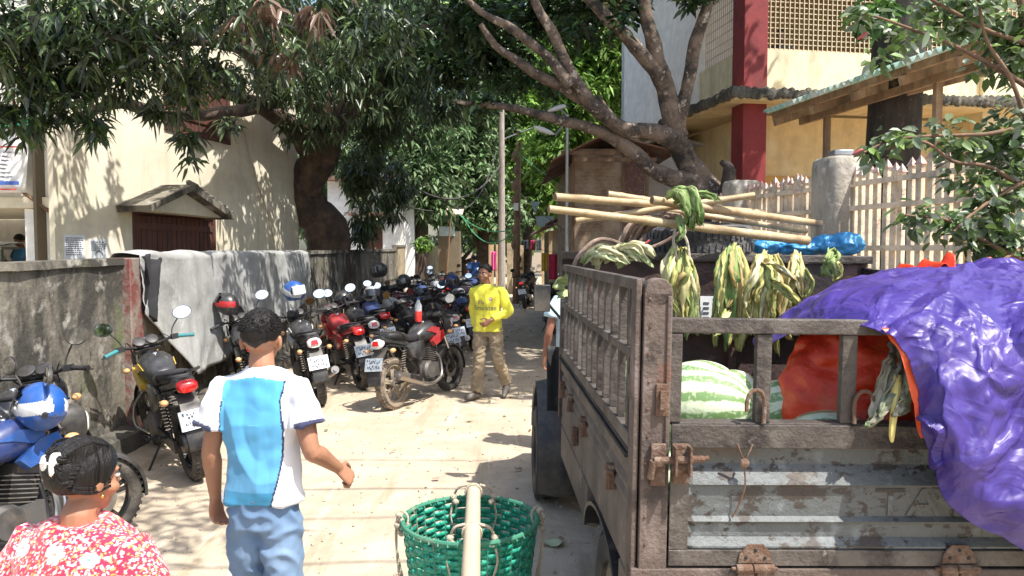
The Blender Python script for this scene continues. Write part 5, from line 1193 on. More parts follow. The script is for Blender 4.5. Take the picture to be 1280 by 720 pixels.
# rear corner posts
for s, x0 in ((0, 0), (1, BW-.115)):
    mb = MB()
    mb.b2((x0+.004, -.012, .55), (x0+.092, .05, 1.70)); mb.m(1)
    mb.tube([(x0+.048, -.012, 1.70), (x0+.048, .05, 1.70)], .044, 20)
    mb.m(0).b2((x0-.02, .0, .55), (x0-.002, .075, 1.74)); mb.b2((x0+.075, -.02, 1.18), (x0+.088, -.013, 1.69))
    pp = P('corner_post', mb, [M['steel_pink'], M['steel_pink']], bevel=.006)
    mb = MB()
    mb.b2((x0+.045, -.022, 1.32), (x0+.085, -.0125, 1.42)); mb.b2((x0+.055, -.035, 1.34), (x0+.075, -.0225, 1.40))
    P('hinge_block', mb, 'rust', pp, smooth=False, bevel=.002)
    for k in range(13): mb = MB(); mb.ell((x0+.02+.004*(k % 2), -.014, .66+k*.085), (.005, .003, .005), None, 8, 5); P('bolt', mb, 'rust', pp)
# side gates (slatted upper) + lower side panels
def side(x, s):
    sgn = -1 if s == 0 else 1
    g_ = MB()
    for z, h in ((1.722, .036), (1.50, .03), (1.22, .05)): g_.b2((x-.02, .06, z-h/2+.0), (x+.02, BL, z+h/2))
    g_.b2((x-.022, BL-.04, 1.2), (x+.022, BL+.01, 1.745))
    gate = P('side_gate', g_, 'steel', smooth=False, bevel=.004)
    n = 13
    for i in range(n):
        y = .16+(BL-.3)*i/(n-1); mb = MB(); mb.b2((x-.012, y-.018, 1.245), (x+.012, y+.018, 1.704)); P('slat', mb, 'steel', gate, smooth=False, bevel=.002)
    # lower panel with pressed lines
    prof = [(0, 1.185), (.012, 1.18), (.012, 1.10), (.0, 1.09), (-.006, 1.07), (.004, 1.05), (.004, 1.035), (-.006, 1.02), (.004, 1.0), (.004, .985), (-.006, .97), (.0, .95), (.0, .76), (-.012, .75), (.0, .74), (.0, .56), (-.04, .55)]
    mb = MB(); segs = [(.06, .30), (.30, .95), (.95, BL)]
    def arch(y):  # wheel arch cut
        return None
    mb.loft([[(x+sgn*q[0]+0, y, q[1]) for q in prof]+[(x-sgn*.05, y, q[1]) for q in (prof[-1], prof[0])] for y in np.linspace(.08, .30, 5)])
    top = [q for q in prof if q[1] >= .75]
    mb.loft([[(x+sgn*q[0], y, q[1]) for q in top]+[(x-sgn*.05, y, q[1]) for q in (top[-1], top[0])] for y in np.linspace(.30, 1.12, 9)])
    mb.loft([[(x+sgn*q[0], y, q[1]) for q in prof]+[(x-sgn*.05, y, q[1]) for q in (prof[-1], prof[0])] for y in np.linspace(1.12, BL+.02, 12)])
    pn = P('side_panel', mb, 'steel_side', ang=25)
    mb = MB(); N = 14
    for k in range(N):
        a0, a1 = math.pi*k/N, math.pi*(k+1)/N
        c = (.71, .56); rr = .40
        for (r0, r1, y0, y1) in ((rr, rr+.03, -.012, .06),):
            v = []
            for a in (a0, a1):
                for r_, yy in ((r0, y0), (r1, y0), (r1, y1), (r0, y1)): v.append((x+sgn*yy*-1, c[0]+math.cos(a)*r_*1.03, c[1]+math.sin(a)*r_*.47))
            mb.add(v, [(0,4,5,1),(1,5,6,2),(2,6,7,3),(3,7,4,0),(0,1,2,3),(4,7,6,5)])
    P('wheel_arch', mb, 'black_metal', pn, smooth=False)
    for y, z in ((.42, 1.0), (1.2, 1.0), (1.75, 1.0), (2.15, 1.0), (1.5, .88)):
        mb = MB(); mb.box((x+sgn*.014, y, z), (.02, .045, .09)); mb.tube([(x+sgn*.024, y, z-.05), (x+sgn*.024, y, z+.05)], .010, 8); mb.box((x+sgn*.02, y, z+.02), (.025, .06, .015)); P('latch', mb, 'rust', pn, smooth=False, bevel=.002)
    mb = MB()
    P('rope_rail', mb.m(0).tube([(x+sgn*.02, .1, 1.165), (x+sgn*.02, BL, 1.165)], .008, 6), 'black_metal', pn)
side(.0, 0); side(BW, 1)
# headboard
mb = MB(); HT = 1.80
mb.b2((.06, BL-.03, .85), (BW-.06, BL, HT-.03)); mb.b2((-.02, BL+.003, .8), (.06, BL+.05, HT)); mb.b2((BW-.06, BL+.003, .8), (BW+.02, BL+.05, HT))
hbd = P('headboard', mb, 'steel_dark', smooth=False, bevel=.005)
mb = MB(); mb.b2((-.02, BL-.06, HT-.028), (BW+.02, BL+.055, HT+.02)); P('top_rail', mb, 'steel', hbd, smooth=False, bevel=.006)
mb = MB(); mb.b2((.1, BL-.10, 1.33), (BW-.1, BL-.033, 1.37)); mb.b2((.1, BL-.07, .9), (BW-.1, BL-.033, .95)); P('ledge', mb, 'steel', hbd, smooth=False, bevel=.004)
for x in (.5, 1.0, 1.5):
    mb = MB(); mb.b2((x, BL-.07, .95), (x+.05, BL-.033, 1.33)); P('rib', mb, 'steel_dark', hbd, smooth=False, bevel=.004)
pc = Vector((.90, BL-.036, 1.45))
mb = MB(); mb.b2((pc.x-.075, BL-.045, 1.40), (pc.x+.075, BL-.033, 1.56)); pv = P('vent_plate', mb, 'paper', hbd, smooth=False)
mb = MB()
for k in range(4): mb.b2((pc.x-.055, BL-.049, 1.425+k*.03), (pc.x-.02, BL-.0455, 1.435+k*.03)); mb.b2((pc.x+.04, BL-.049, 1.42+k*.028), (pc.x+.072, BL-.0455, 1.432+k*.028))
mb.b2((pc.x+.004, BL-.049, 1.42), (pc.x+.012, BL-.0455, 1.53)); P('plate_bars', mb, 'ink', pv, smooth=False)
# tailgate
prof = [(0, 1.285), (0, 1.235), (.034, 1.222), (.038, 1.158), (.032, 1.148), (.002, 1.112), (-.004, 1.102), (.010, 1.092), (.012, .998), (-.003, .985), (.010, .972), (.012, .932), (-.008, .908), (-.008, .902), (0, .898), (0, .85)]
tg = MB(); X0, X1 = .10, BW-.10
ringL = [(y, z) for y, z in prof]+[(.055, .85), (.055, 1.285)]
def rg(x, sc=1): return [(x, (y if abs(y) < .0001 else y*sc), z) for y, z in ringL]
tg.loft([rg(X0, 0), rg(X0+.06, 0), rg(X0+.075, 1), rg(X0+.4, 1), rg(X0+.9, 1), rg(X1-.075, 1), rg(X1-.06, 0), rg(X1, 0)])
tail = P('tailgate', tg, 'gate_paint', ang=20)
mb = MB()
mb.b2((X0-.002, -.010, 1.218), (X1+.002, -.0025, 1.292)); mb.b2((X0-.002, -.012, .846), (X1+.002, -.0025, .897)); mb.b2((X0-.002, -.010, .8975), (X0+.058, -.0025, 1.2175)); mb.b2((X1-.058, -.010, .8975), (X1+.002, -.0025, 1.2175))
mb.b2((X0, .0, 1.2855), (X1, .06, 1.296)); P('frame', mb, 'steel', tail, smooth=False, bevel=.003)
# embossed brand letters
def text_mesh(s, size, ext=.003, bold=False):
    cu = bpy.data.curves.new('t', 'FONT'); cu.body = s; cu.size = size; cu.extrude = ext; cu.align_x = 'CENTER'; cu.offset = .004 if bold else 0
    o = bpy.data.objects.new('t', cu); COL.objects.link(o)
    dg = bpy.context.evaluated_depsgraph_get(); me = bpy.data.meshes.new_from_object(o.evaluated_get(dg)); bpy.data.objects.remove(o); return me
me = text_mesh('TATA', .125, .003, False); me.materials.append(M['gate_paint']); me.name = 'lettering'
o = link('embossed_lettering', me, tail); o.location = ((X0+X1)/2+.04, .010, 1.002); o.rotation_euler = (R(90), 0, 0); o.scale = (1.35, 1, 1)
def hinge(x, par):
    mb = MB(); mb.prism([(-.055, 0), (.055, 0), (.05, .03), (.025, .06), (-.025, .06), (-.05, .03)], Matrix.Translation((x, -.013, .858)) @ Matrix.Rotation(R(90), 4, 'X'), .006)
    for dx, dz in ((-.03, .018), (.03, .018), (0, .042)): mb.m(1).ell((x+dx, -.02, .858+dz), (.006, .003, .006), None, 8, 5)
    mb.m(0).tube([(x-.06, -.02, .842), (x-.01, -.02, .842)], .014, 10); mb.tube([(x-.006, -.02, .842), (x+.06, -.02, .842)], .014, 10); mb.tube([(x-.075, -.02, .842), (x+.07, -.02, .842)], .006, 8)
    mb.box((x-.03, -.022, .815), (.05, .01, .05)); mb.box((x+.03, -.022, .815), (.05, .01, .05))
    P('hinge', mb, [M['rust'], M['black_metal']], par, bevel=.0015)
for x in (.37, 1.02, 1.60): hinge(x, tail)
# upper frame of the tailgate
uf = MB(); uf.b2((X0-.02, -.006, 1.575), (BW-.1, .032, 1.622)); uf.b2((X0-.02, -.004, 1.2965), (X0+.028, .03, 1.574))
up = P('tailgate_frame', uf, 'steel', tail, smooth=False, bevel=.004)
for x in (.385, .655, 1.02, 1.40):
    mb = MB(); mb.b2((x-.024, .0, 1.2965), (x+.024, .028, 1.574)); P('upright', mb, 'steel', up, smooth=False, bevel=.003)
for x in (.355, .70):
    mb = MB(); mb.tube(smooth_path([(x+.03, -.012, 1.30), (x+.03, -.012, 1.37), (x+.012, -.014, 1.40), (x-.015, -.016, 1.395), (x-.026, -.016, 1.365), (x-.026, -.016, 1.335)] if x < .5 else [(x-.03, -.012, 1.30), (x-.03, -.012, 1.37), (x-.01, -.014, 1.40), (x+.017, -.016, 1.395), (x+.028, -.016, 1.365), (x+.028, -.016, 1.335)], 5), .0065, 8); P('rope_hook', mb, 'rust', up)
# latch at the left top of the tailgate
mb = MB()
mb.box((.055, -.022, 1.17), (.045, .014, .13)); mb.box((.125, -.026, 1.175), (.05, .025, .12)); mb.tube([(.035, -.05, 1.19), (.19, -.05, 1.195)], .011, 10); mb.tube([(.035, -.05, 1.19), (.03, -.035, 1.13)], .011, 10)
mb.box((.10, -.05, 1.19), (.008, .05, .09)); mb.box((.145, -.05, 1.19), (.008, .05, .09)); mb.tube([(.18, -.05, 1.195), (.205, -.05, 1.20)], .007, 8)
P('latch', mb, 'rust', tail, bevel=.002)
mb = MB(); mb.tube([(.30, -.02, 1.235), (.325, -.02, 1.18), (.35, -.02, 1.235)], .004, 6); mb.m(1).ell((.325, -.022, 1.175), (.016, .01, .016)); mb.m(0).tube(smooth_path([(.325, -.02, 1.165), (.33, -.018, 1.1), (.31, -.012, 1.03), (.295, -.008, 1.0)], 4), .003, 5); P('wire_tie', mb, [M['rust'], M['rust']], tail)
# rear bumper beam under gate
mb = MB(); mb.b2((-.02, -.015, .72), (BW+.02, .05, .838)); P('rear_beam', mb, 'steel_pink', smooth=False, bevel=.004)
mb = MB(); mb.b2((.1, .0, .52), (BW-.1, .03, .60)); P('bumper', mb, 'black_metal', smooth=False, bevel=.006)
# wheels
def twheel(x, y, r=.34, w=.19):
    Ry = Matrix.Rotation(R(90), 4, 'Y'); Tm = Matrix.Identity(4)
    mb = MB(); prof = [(r-.12, -w*.42), (r-.07, -w*.5), (r-.02, -w*.48), (r, -w*.36), (r, w*.36), (r-.02, w*.48), (r-.07, w*.5), (r-.12, w*.42)]
    mb.lathe(prof, Ry, 48, closed=True)
    for k in range(48):
        a = 2*math.pi*k/48
        for s in (-1, 1): mb.box((s*w*.3, math.cos(a)*(r+.002), math.sin(a)*(r+.002)), (w*.28, .028, .012), (a+R(90), 0, 0))
    Mr = Matrix.Identity(4)
    rm = MB(); rm.lathe([(0, .03), (.09, .03), (.10, .0), (.15, .02), (r-.125, -w*.25), (r-.11, -w*.42), (r-.125, w*.42), (.1, w*.3), (0, w*.3)], Ry, 32)
    for k in range(5):
        a = 2*math.pi*k/5; rm.ell((-.03, math.cos(a)*.065, math.sin(a)*.065), (.02, .013, .013), None, 8, 5)
    o = rm.build('wheel', mat('dusty_wheel_disc', (.20,.17,.14), .8, layers=[((.34,.29,.22), 6, .55, .1)]), TR); o.location = (x, y, r-.01)
    mb.build('tyre', M['tyre'], o)
twheel(.12, .71); twheel(BW-.12, .71); twheel(-.01, 3.28, .33); twheel(BW-.10, 3.28)
# cab
cab = MB(); cx0, cx1 = .10, BW-.10
def cr(y, z0, z1, ins): return [(cx0+ins, y, z0), (cx1-ins, y, z0), (cx1-ins, y, z1*.62+z0*.38), (cx1-ins-.12, y, z1), (cx0+ins+.12, y, z1), (cx0+ins, y, z1*.62+z0*.38)]
cab.loft([cr(BL+.12, .55, 1.74, 0), cr(BL+.9, .5, 1.80, 0), cr(BL+1.25, .5, 1.76, .02), cr(BL+1.6, .5, 1.15, .04), cr(BL+1.85, .5, 1.0, .1)])
P('cab', cab, mat('pale_dusty_cab_paint', (.42,.46,.47), .4, coat=.4, layers=[((.32,.27,.2), 3, .58, .1)]) if False else 'p_silver', ang=30, bevel=.01)
for xx in (cx0-.004, cx1): mb = MB(); mb.b2((xx, BL+.35, 1.25), (xx+.004, BL+.95, 1.55)); P('side_window', mb, 'visor', smooth=False)
# black front mudguard seen past the bed side
mb = MB(); N = 16; rings = []
for k in range(N+1):
    a = R(-25)+R(195)*k/N; r0 = .42
    cy, cz = 3.28, .34
    rings.append([(xx+.05, cy-math.cos(a)*(r0+dr)*.95, cz+math.sin(a)*(r0+dr)*1.15) for xx, dr in ((-.14, .0), (-.15, .02), (.0, .05), (.12, .04), (.12, .02), (0, .03), (-.13, .0))])
mb.loft(rings); P('mudguard', mb, 'plastic', ang=60)
mb = MB(); mb.grid(8, 12, lambda u, v: (-.07+.25*u, BL+.28+.06*math.sin(u*5)+.05*v, .78+.42*v-.05*u)); P('mud_flap', mb, 'rubber', solid=.008, ang=80)
mb = MB(); mb.tube(smooth_path([(.10, BL+1.1, 1.3), (-.03, BL+1.05, 1.45), (-.06, BL+1.02, 1.5)], 4), .012, 7); mb.box((-.06, BL+1.0, 1.47), (.12, .05, .20)); mm = P('wing_mirror', mb, 'plastic', bevel=.015)
# ================================================================ LOAD
def melon(loc, r, L, rot, label):
    mb = MB(); nu, nv = 36, 22; vs = []; fs = []
    for j in range(nv+1):
        ph = math.pi*j/nv; rr = math.sin(ph)**.93 if 0 < j < nv else 0
        for i in range(nu):
            a = 2*math.pi*i/nu; k = 1+.012*math.cos(a*10); vs.append((r*rr*k*math.cos(a), r*rr*k*math.sin(a), L*math.cos(ph)))
    for j in range(nv):
        for i in range(nu): fs.append((j*nu+i, (j+1)*nu+i, (j+1)*nu+(i+1) % nu, j*nu+(i+1) % nu))
    mb.add(vs, fs); o = mb.build('watermelon', M['melon'], recenter=False, ang=180); o.location = loc; o.rotation_euler = rot
    return tag(o, label, 'watermelon', 'watermelons piled in the truck bed')
melon(TW(.33, .52, 1.235), .145, .21, (R(84), R(5), R(62)), 'largest striped watermelon in the left opening above the tailgate')
melon(TW(.50, .66, 1.235), .125, .17, (R(80), 0, R(15)), 'round striped watermelon partly behind the first upright and hook')
melon(TW(.60, .47, 1.225), .12, .16, (R(20), R(60), 0), 'pale striped watermelon with its star-shaped end facing the camera')
melon(TW(.70, .20, 1.175), .12, .16, (R(90), 0, R(70)), 'watermelon peeping just above the tailgate edge under the red sheet')
melon(TW(.22, .95, 1.24), .135, .18, (R(70), R(20), R(20)), 'watermelon deep at the left beside the side gate')
melon(TW(.78, .60, 1.22), .12, .15, (R(80), 0, R(-30)), 'watermelon in the shade just left of the red sheet')
melon(TW(.50, 1.05, 1.20), .14, .19, (R(90), 0, R(40)), 'watermelon in the middle of the bed behind the largest one')
k = 0
for (x, y, z) in ((.2,.25,1.0), (.5,.28,1.0), (.8,.3,1.0), (1.1,.25,1.02), (1.4,.3,1.02), (.25,.62,.99), (.8,.75,1.0), (1.15,.6,1.02), (1.5,.65,1.02), (.3,1.3,1.0), (.65,1.4,1.0), (1.0,1.1,1.02)):
    melon(TW(x, y, z), .135, .165, (R(90), 0, random.random()*3), 'one of the watermelons of the bottom layer, hidden low in the bed'); k += 1
# orange-red sheet round the sacks
mb = MB()
def rs(u, v):
    a = math.pi*(1.02-1.04*u)+math.pi; x = 1.02+.45*math.cos(2*math.pi*u); y = .42+.32*math.sin(2*math.pi*u)
    z = 1.12+.46*v; q = (1-.55*max(0, v-.25)**1.6); x = 1.02+(x-1.02)*q; y = .42+(y-.42)*q
    p = Vector((x, y, z)); w = .022*fbm(p, 7)+.02*(1-abs(nz(p, 9, 3))*2)
    return TW(x+w, y+w*.6-.02*math.sin(v*9+u*20)*.4, z+.02*nz(p, 5, 8))
mb.grid(120, 50, rs); vs = [rs(i/40, 1) for i in range(40)]
o = mb.build('plastic_sheet', M['red_sack'], ang=180); tag(o, 'orange-red plastic sheet bulging behind the uprights under the purple tarpaulin', 'plastic sheet')
# purple tarpaulin: control net in truck space derived from pixels with their own depths
NET = [
 [(946,434,2.95),(1000,407,2.62),(1060,399,2.40),(1106,411,2.27),(1139,450,2.25),(1150,540,2.235),(1184,612,2.22),(1240,655,2.22),(1340,705,2.24),(1480,730,2.3)],
 [(952,424,3.05),(1006,390,2.75),(1068,379,2.48),(1122,388,2.33),(1168,432,2.22),(1186,520,2.15),(1222,585,2.15),(1272,622,2.16),(1360,650,2.2),(1490,670,2.25)],
 [(968,404,3.2),(1022,370,2.95),(1082,356,2.66),(1144,360,2.45),(1200,400,2.28),(1228,480,2.20),(1262,535,2.20),(1310,566,2.2),(1390,585,2.25),(1500,600,2.3)],
 [(990,388,3.4),(1044,354,3.2),(1102,343,2.95),(1164,345,2.72),(1226,374,2.40),(1264,435,2.22),(1304,470,2.21),(1350,490,2.22),(1420,500,2.24),(1520,515,2.26)],
 [(1010,374,3.7),(1066,348,3.5),(1122,338,3.25),(1182,336,3.05),(1244,349,2.75),(1296,374,2.40),(1340,392,2.26),(1390,402,2.26),(1450,412,2.28),(1540,422,2.3)],
 [(1030,368,4.1),(1084,345,3.9),(1140,334,3.7),(1198,330,3.5),(1256,336,3.25),(1312,352,3.1),(1360,360,3.0),(1410,365,3.0),(1470,370,3.0),(1560,380,3.0)],
 [(1050,366,4.45),(1104,349,4.4),(1156,345,4.3),(1212,340,4.15),(1270,340,4.0),(1330,345,3.8),(1380,350,3.7),(1430,350,3.6),(1490,350,3.6),(1580,360,3.6)]]
CP = [[pt(*c) for c in r_] for r_ in NET]
def cat(a, b, c, d, t): return .5*((2*b)+(c-a)*t+(2*a-5*b+4*c-d)*t*t+(3*b-a-3*c+d)*t**3)
def spl(arr, u):
    n = len(arr)-1; x = min(u*n, n-1e-6); i = int(x); t = x-i
    g_ = lambda k: arr[k] if 0 <= k <= n else (arr[0]*2-arr[1] if k < 0 else arr[n]*2-arr[n-1])
    return cat(g_(i-1), g_(i), g_(i+1), g_(i+2), t)
def tarp(u, v):
    return spl([spl(r_, u) for r_ in CP], v)
TR1 = np.random.default_rng(5); TC1 = TR1.random((70, 2))*[1.15, 1.1]-.05; TC2 = TR1.random((420, 2))*[1.1, 1.1]-.05; TC3 = TR1.random((22, 2))*[1.2, 1.2]-.1
def facet(u, v, C, su, sv):
    d = np.sort(((C[:, 0]-u)*su)**2+((C[:, 1]-v)*sv)**2)[:2]; return float(d[1]-d[0])
def tarpw(u, v):
    p = tarp(u, v); e = 1e-3
    n = (tarp(min(u+e, 1), v)-tarp(max(u-e, 0), v)).cross(tarp(u, min(v+e, 1))-tarp(u, max(v-e, 0))); n.normalize()
    if n.dot(Vector((0, -1, .9))) < 0: n = -n
    s1 = 1-abs(noise.noise(Vector((u*9+v*3, v*2.2-u*1.2, .3))))*2.2
    s2 = 1-abs(noise.noise(Vector((u*17-v*9, v*7+u*3, 4.3))))*2.2
    s3 = 1-abs(noise.noise(Vector((u*6+2, v*9-u*4, 9.3))))*2.2
    s4 = noise.noise(Vector((u*38, v*26, 2)))
    s5 = 1-abs(noise.noise(Vector((u*34+v*12, v*17-u*9, 6.1))))*2.4
    s6 = 1-abs(noise.noise(Vector((u*14-v*3, v*3.2, 15))))*2.6
    wu = u+.015*noise.noise(Vector((u*8, v*8, 1))); wv = v+.02*noise.noise(Vector((u*8, v*8, 7)))
    a = .045-1.1*min(.034, facet(wu, wv, TC1, 2.0, .62))-1.5*min(.008, facet(wu, wv, TC2, 1.9, 1.0))-.42*min(.11, facet(wu, wv, TC3, 2.0, .55))+.010*max(-.3, s1)+.012*max(-.5, s6)*min(1, u*1.5)+.001*s4
    edge = min(1, .35+v*3)
    return p+n*(a*edge-.012)
# crumple: a sheet with more length than the surface it lies on buckles into creases
def crumple(fn, NU, NV, extra, iters, tether, seed, floor=-.012):
    X0 = np.array([[fn(i/NU, j/NV) for i in range(NU+1)] for j in range(NV+1)])
    gu = np.gradient(X0, axis=1); gv = np.gradient(X0, axis=0); Nn = np.cross(gu, gv); Nn /= np.linalg.norm(Nn, axis=2)[:, :, None]+1e-9
    fl = np.sign(Nn @ np.array([0, -1, .9]))[:, :, None]; Nn = Nn*np.where(fl == 0, 1, fl)
    r_ = np.random.default_rng(seed)
    def sm(a, k):
        for _ in range(k):
            p = np.pad(a, 1, mode='edge'); a = (p[:-2, 1:-1]+p[2:, 1:-1]+p[1:-1, :-2]+p[1:-1, 2:]+p[1:-1, 1:-1])/5
        return a
    h = sum(sm(r_.normal(size=X0.shape[:2]), k)*w_*math.sqrt(k) for k, w_ in ((3, .004), (12, .010), (60, .022)))
    X = X0+Nn*h[:, :, None]
    L = {}
    def con(sa, sb, key, st, f_):
        a, b = X[sa], X[sb]
        if key not in L: L[key] = np.linalg.norm(X0[sa]-X0[sb], axis=2)*f_
        d = b-a; l = np.linalg.norm(d, axis=2)+1e-9; c = (st*.5*(l-L[key])/l)[:, :, None]*d
        X[sa] = a+c; X[sb] = b-c
    S = slice
    for it in range(iters):
        for p in (0, 1):
            n = (NU+1-p)//2; con((S(None), S(p, p+2*n, 2)), (S(None), S(p+1, p+1+2*n, 2)), ('h', p), .9, 1+extra) if p+2*n <= NU+1 else None
            n = (NV+1-p)//2; con((S(p, p+2*n, 2), S(None)), (S(p+1, p+1+2*n, 2), S(None)), ('v', p), .9, 1+extra*.25) if p+2*n <= NV+1 else None
        for p in (0, 1):
            n = (NV+1-p)//2
            con((S(p, p+2*n, 2), S(0, NU)), (S(p+1, p+1+2*n, 2), S(1, NU+1)), ('d', p), .35, 1+extra*.6)
            con((S(p, p+2*n, 2), S(1, NU+1)), (S(p+1, p+1+2*n, 2), S(0, NU)), ('e', p), .35, 1+extra*.6)
        for k in (2, 4):   # bending: far neighbours resist folding
            for p in range(0, k*2, k):
                pass
            con((S(None), S(0, NU+1-k)), (S(None), S(k, NU+1)), ('bh', k), .06, 1+extra*.8); con((S(0, NV+1-k), S(None)), (S(k, NV+1), S(None)), ('bv', k), .10, 1+extra*.22)
        D = X-X0; nn = (D*Nn).sum(2)
        low = np.minimum(nn-floor, 0); X -= Nn*low[:, :, None]
        D = X-X0; dl = np.linalg.norm(D, axis=2)+1e-9; over = np.maximum(dl-tether, 0)/dl; X -= D*over[:, :, None]*.5
        X[:, :, 2] -= .00008
    return X
XT = crumple(tarp, 150, 96, .035, 240, .05, 4)
NU2, NV2 = 330, 210
def up2(A, nu, nv):
    x = np.linspace(0, A.shape[1]-1, nu+1); i = np.minimum(x.astype(int), A.shape[1]-2); t = (x-i)[None, :, None]; A = A[:, i]*(1-t)+A[:, i+1]*t
    y = np.linspace(0, A.shape[0]-1, nv+1); j = np.minimum(y.astype(int), A.shape[0]-2); t = (y-j)[:, None, None]; return A[j]*(1-t)+A[j+1]*t
XT = up2(XT, NU2, NV2)
for _ in range(2): XT[1:-1, 1:-1] = (XT[:-2, 1:-1]+XT[2:, 1:-1]+XT[1:-1, :-2]+XT[1:-1, 2:]+2*XT[1:-1, 1:-1])/6
N2 = np.cross(np.gradient(XT, axis=1), np.gradient(XT, axis=0)); N2 /= np.linalg.norm(N2, axis=2)[:, :, None]+1e-9; N2 *= np.sign(N2 @ np.array([0, -1, .9]))[:, :, None]
U2, V2 = np.meshgrid(np.linspace(0, 1, NU2+1), np.linspace(0, 1, NV2+1))
wob = np.array([[noise.noise(Vector((u_*7, v_*7, 2))) for u_ in U2[0]] for v_ in V2[:, 0]])
U3 = U2+.012*wob; V3_ = V2-.016*wob
def facets(C, su, sv):
    out_ = np.empty_like(U3)
    for r_i in range(U3.shape[0]):
        d = np.partition(((C[:, 0][:, None]-U3[r_i][None])*su)**2+((C[:, 1][:, None]-V3_[r_i][None])*sv)**2, 1, axis=0)[:2]; out_[r_i] = d[1]-d[0]
    return out_
TC4 = TR1.random((1500, 2))
hgt = .016-.50*np.minimum(.034, facets(TC1, 2.0, .62))-.28*np.minimum(.009, facets(TC2, 2.0, .6))-.30*np.minimum(.11, facets(TC3, 2.0, .55))
XT = XT+N2*(hgt*np.minimum(1, .35+V2*5))[:, :, None]
mb = MB(); mb.v = [tuple(p) for p in XT.reshape(-1, 3)]
for j_ in range(NV2):
    for i_ in range(NU2): a_ = j_*(NU2+1)+i_; mb.f.append((a_, a_+1, a_+NU2+2, a_+NU2+1)); mb.mi.append(0)
o = mb.build('tarpaulin', M['tarp_purple'], solid=.002, ang=24); PT = tag(o, 'crumpled purple plastic tarpaulin thrown over the load and hanging down the tailgate', 'tarpaulin')
mb = MB()   # orange lining strip along the hem
mb.grid(90, 5, lambda u, v: tarp(.33+.24*u, 0)+Vector((-.022*(1-v)*math.sin(min(1, u*1.3)*math.pi)**.6+.015*v, .012, .004*math.sin(u*20))))
mb.build('hem_lining', mat('orange_lining', (.75,.10,.03), .4, layers=[((.85,.3,.15), 9, .6, .08)]), None).location
hl = [o for o in bpy.data.objects if o.name.startswith('hem_lining')][0]; hl.parent = PT; hl.matrix_parent_inverse = Matrix.Identity(4); hl.location = hl.location-PT.location
mb = MB(); mb.grid(40, 14, lambda u, v: pt(1112+82*u, 352-14*v-16*u+2*math.sin(u*13), 4.0-.1*u+.12*v)+Vector((0, 0, .03*math.sin(u*17+v*5)))); o = mb.build('plastic_sheet', M['red_sack'], solid=.003, ang=180); tag(o, 'strip of orange-red sheet showing behind the top of the purple tarpaulin', 'plastic sheet')
mb = MB(); mb.grid(60, 24, lambda u, v: pt(1150+230*u, 346-22*v*math.sin(u*2.2+.5)+2.5*math.sin(u*19+v*4), 4.15+.4*v)+Vector((0, 0, .03*nz((u*9, v*5, 0))))); o = mb.build('tarpaulin', M['tarp_purple'], solid=.003, ang=180); tag(o, 'second heap of purple tarpaulin behind the orange strip, under the shrub', 'tarpaulin')
# ---- things on the cab roof / headboard
def tworld(px, py, Y): return pt(px, py, Y)
t = thing('spare_tyre', 'worn grey spare tyre lying flat behind the headboard under the bamboo poles', 'tyre', tuple(pt(872, 318, 4.98)), (R(4), R(0), 0))
mb = MB(); r = .345; w = .20
mb.lathe([(r-.14, 0), (r-.1, -.0), (r-.02, .01), (r, .035), (r, w-.035), (r-.02, w-.01), (r-.1, w), (r-.14, w)], None, 56, closed=True)
for k in range(56):
    a = 2*math.pi*k/56
    mb.box((math.cos(a)*(r+.001), math.sin(a)*(r+.001), .055+.01*(k % 2)), (.012, .022, .05), (0, 0, a)); mb.box((math.cos(a+.05)*(r+.001), math.sin(a+.05)*(r+.001), .145-.01*(k % 2)), (.012, .022, .05), (0, 0, a+.05))
mb.build('tyre', mat('greyed_tyre', (.075,.075,.078), .8, layers=[((.16,.155,.15), 5, .56, .1)], bump=.5, bscale=50), t)
mb = MB(); mb.lathe([(0, .06), (.12, .06), (.15, .03), (r-.13, .02), (r-.13, w-.02), (.15, .12), (0, .12)], None, 40); mb.build('rim', M['rust'], t)
def bpole(a, b, r0, r1, label):
    A_, B_2 = pt(*a), pt(*b); n = 22; Pp = [A_.lerp(B_2, i/n) for i in range(n+1)]
    rr = [(r0+(r1-r0)*i/n)*.86*(1.12 if i % 5 == 3 else 1) for i in range(n+1)]
    t = thing('bamboo_pole', label, 'pole', tuple(A_), group='bamboo poles tied across the truck')
    mb = MB(); mb.tube([q-A_ for q in Pp], rr, 12); mb.build('culm', M['bamboo'], t, ang=60)
    mb = MB(); d = (A_-B_2).normalized()
    mb.tube([d*.001, d*.004], r0*.72, 12); mb.tube([B_2-A_-d*.001, B_2-A_-d*.004], r1*.72, 12); mb.build('hollow_end', M['wood'], t)
bpole((694, 246, 4.35), (955, 266, 4.95), .027, .024, 'topmost bamboo pole, pointing left over the lane')
bpole((686, 261, 4.20), (1010, 301, 4.70), .024, .033, 'long bamboo pole crossing to the right end over the tyre, cut end high')
bpole((720, 276, 4.6), (943, 244, 4.55), .021, .022, 'bamboo pole that starts lowest at the left and rises to the right')
bpole((815, 250, 4.45), (1026, 280, 4.85), .030, .026, 'bamboo pole reaching farthest right towards the concrete post')
bpole((832, 262, 5.0), (1008, 289, 5.1), .022, .022, 'darker bamboo pole between the two right-hand ones')
bpole((760, 243, 5.2), (880, 262, 5.25), .03, .03, 'short thick bamboo pole end lying at the back of the bundle')
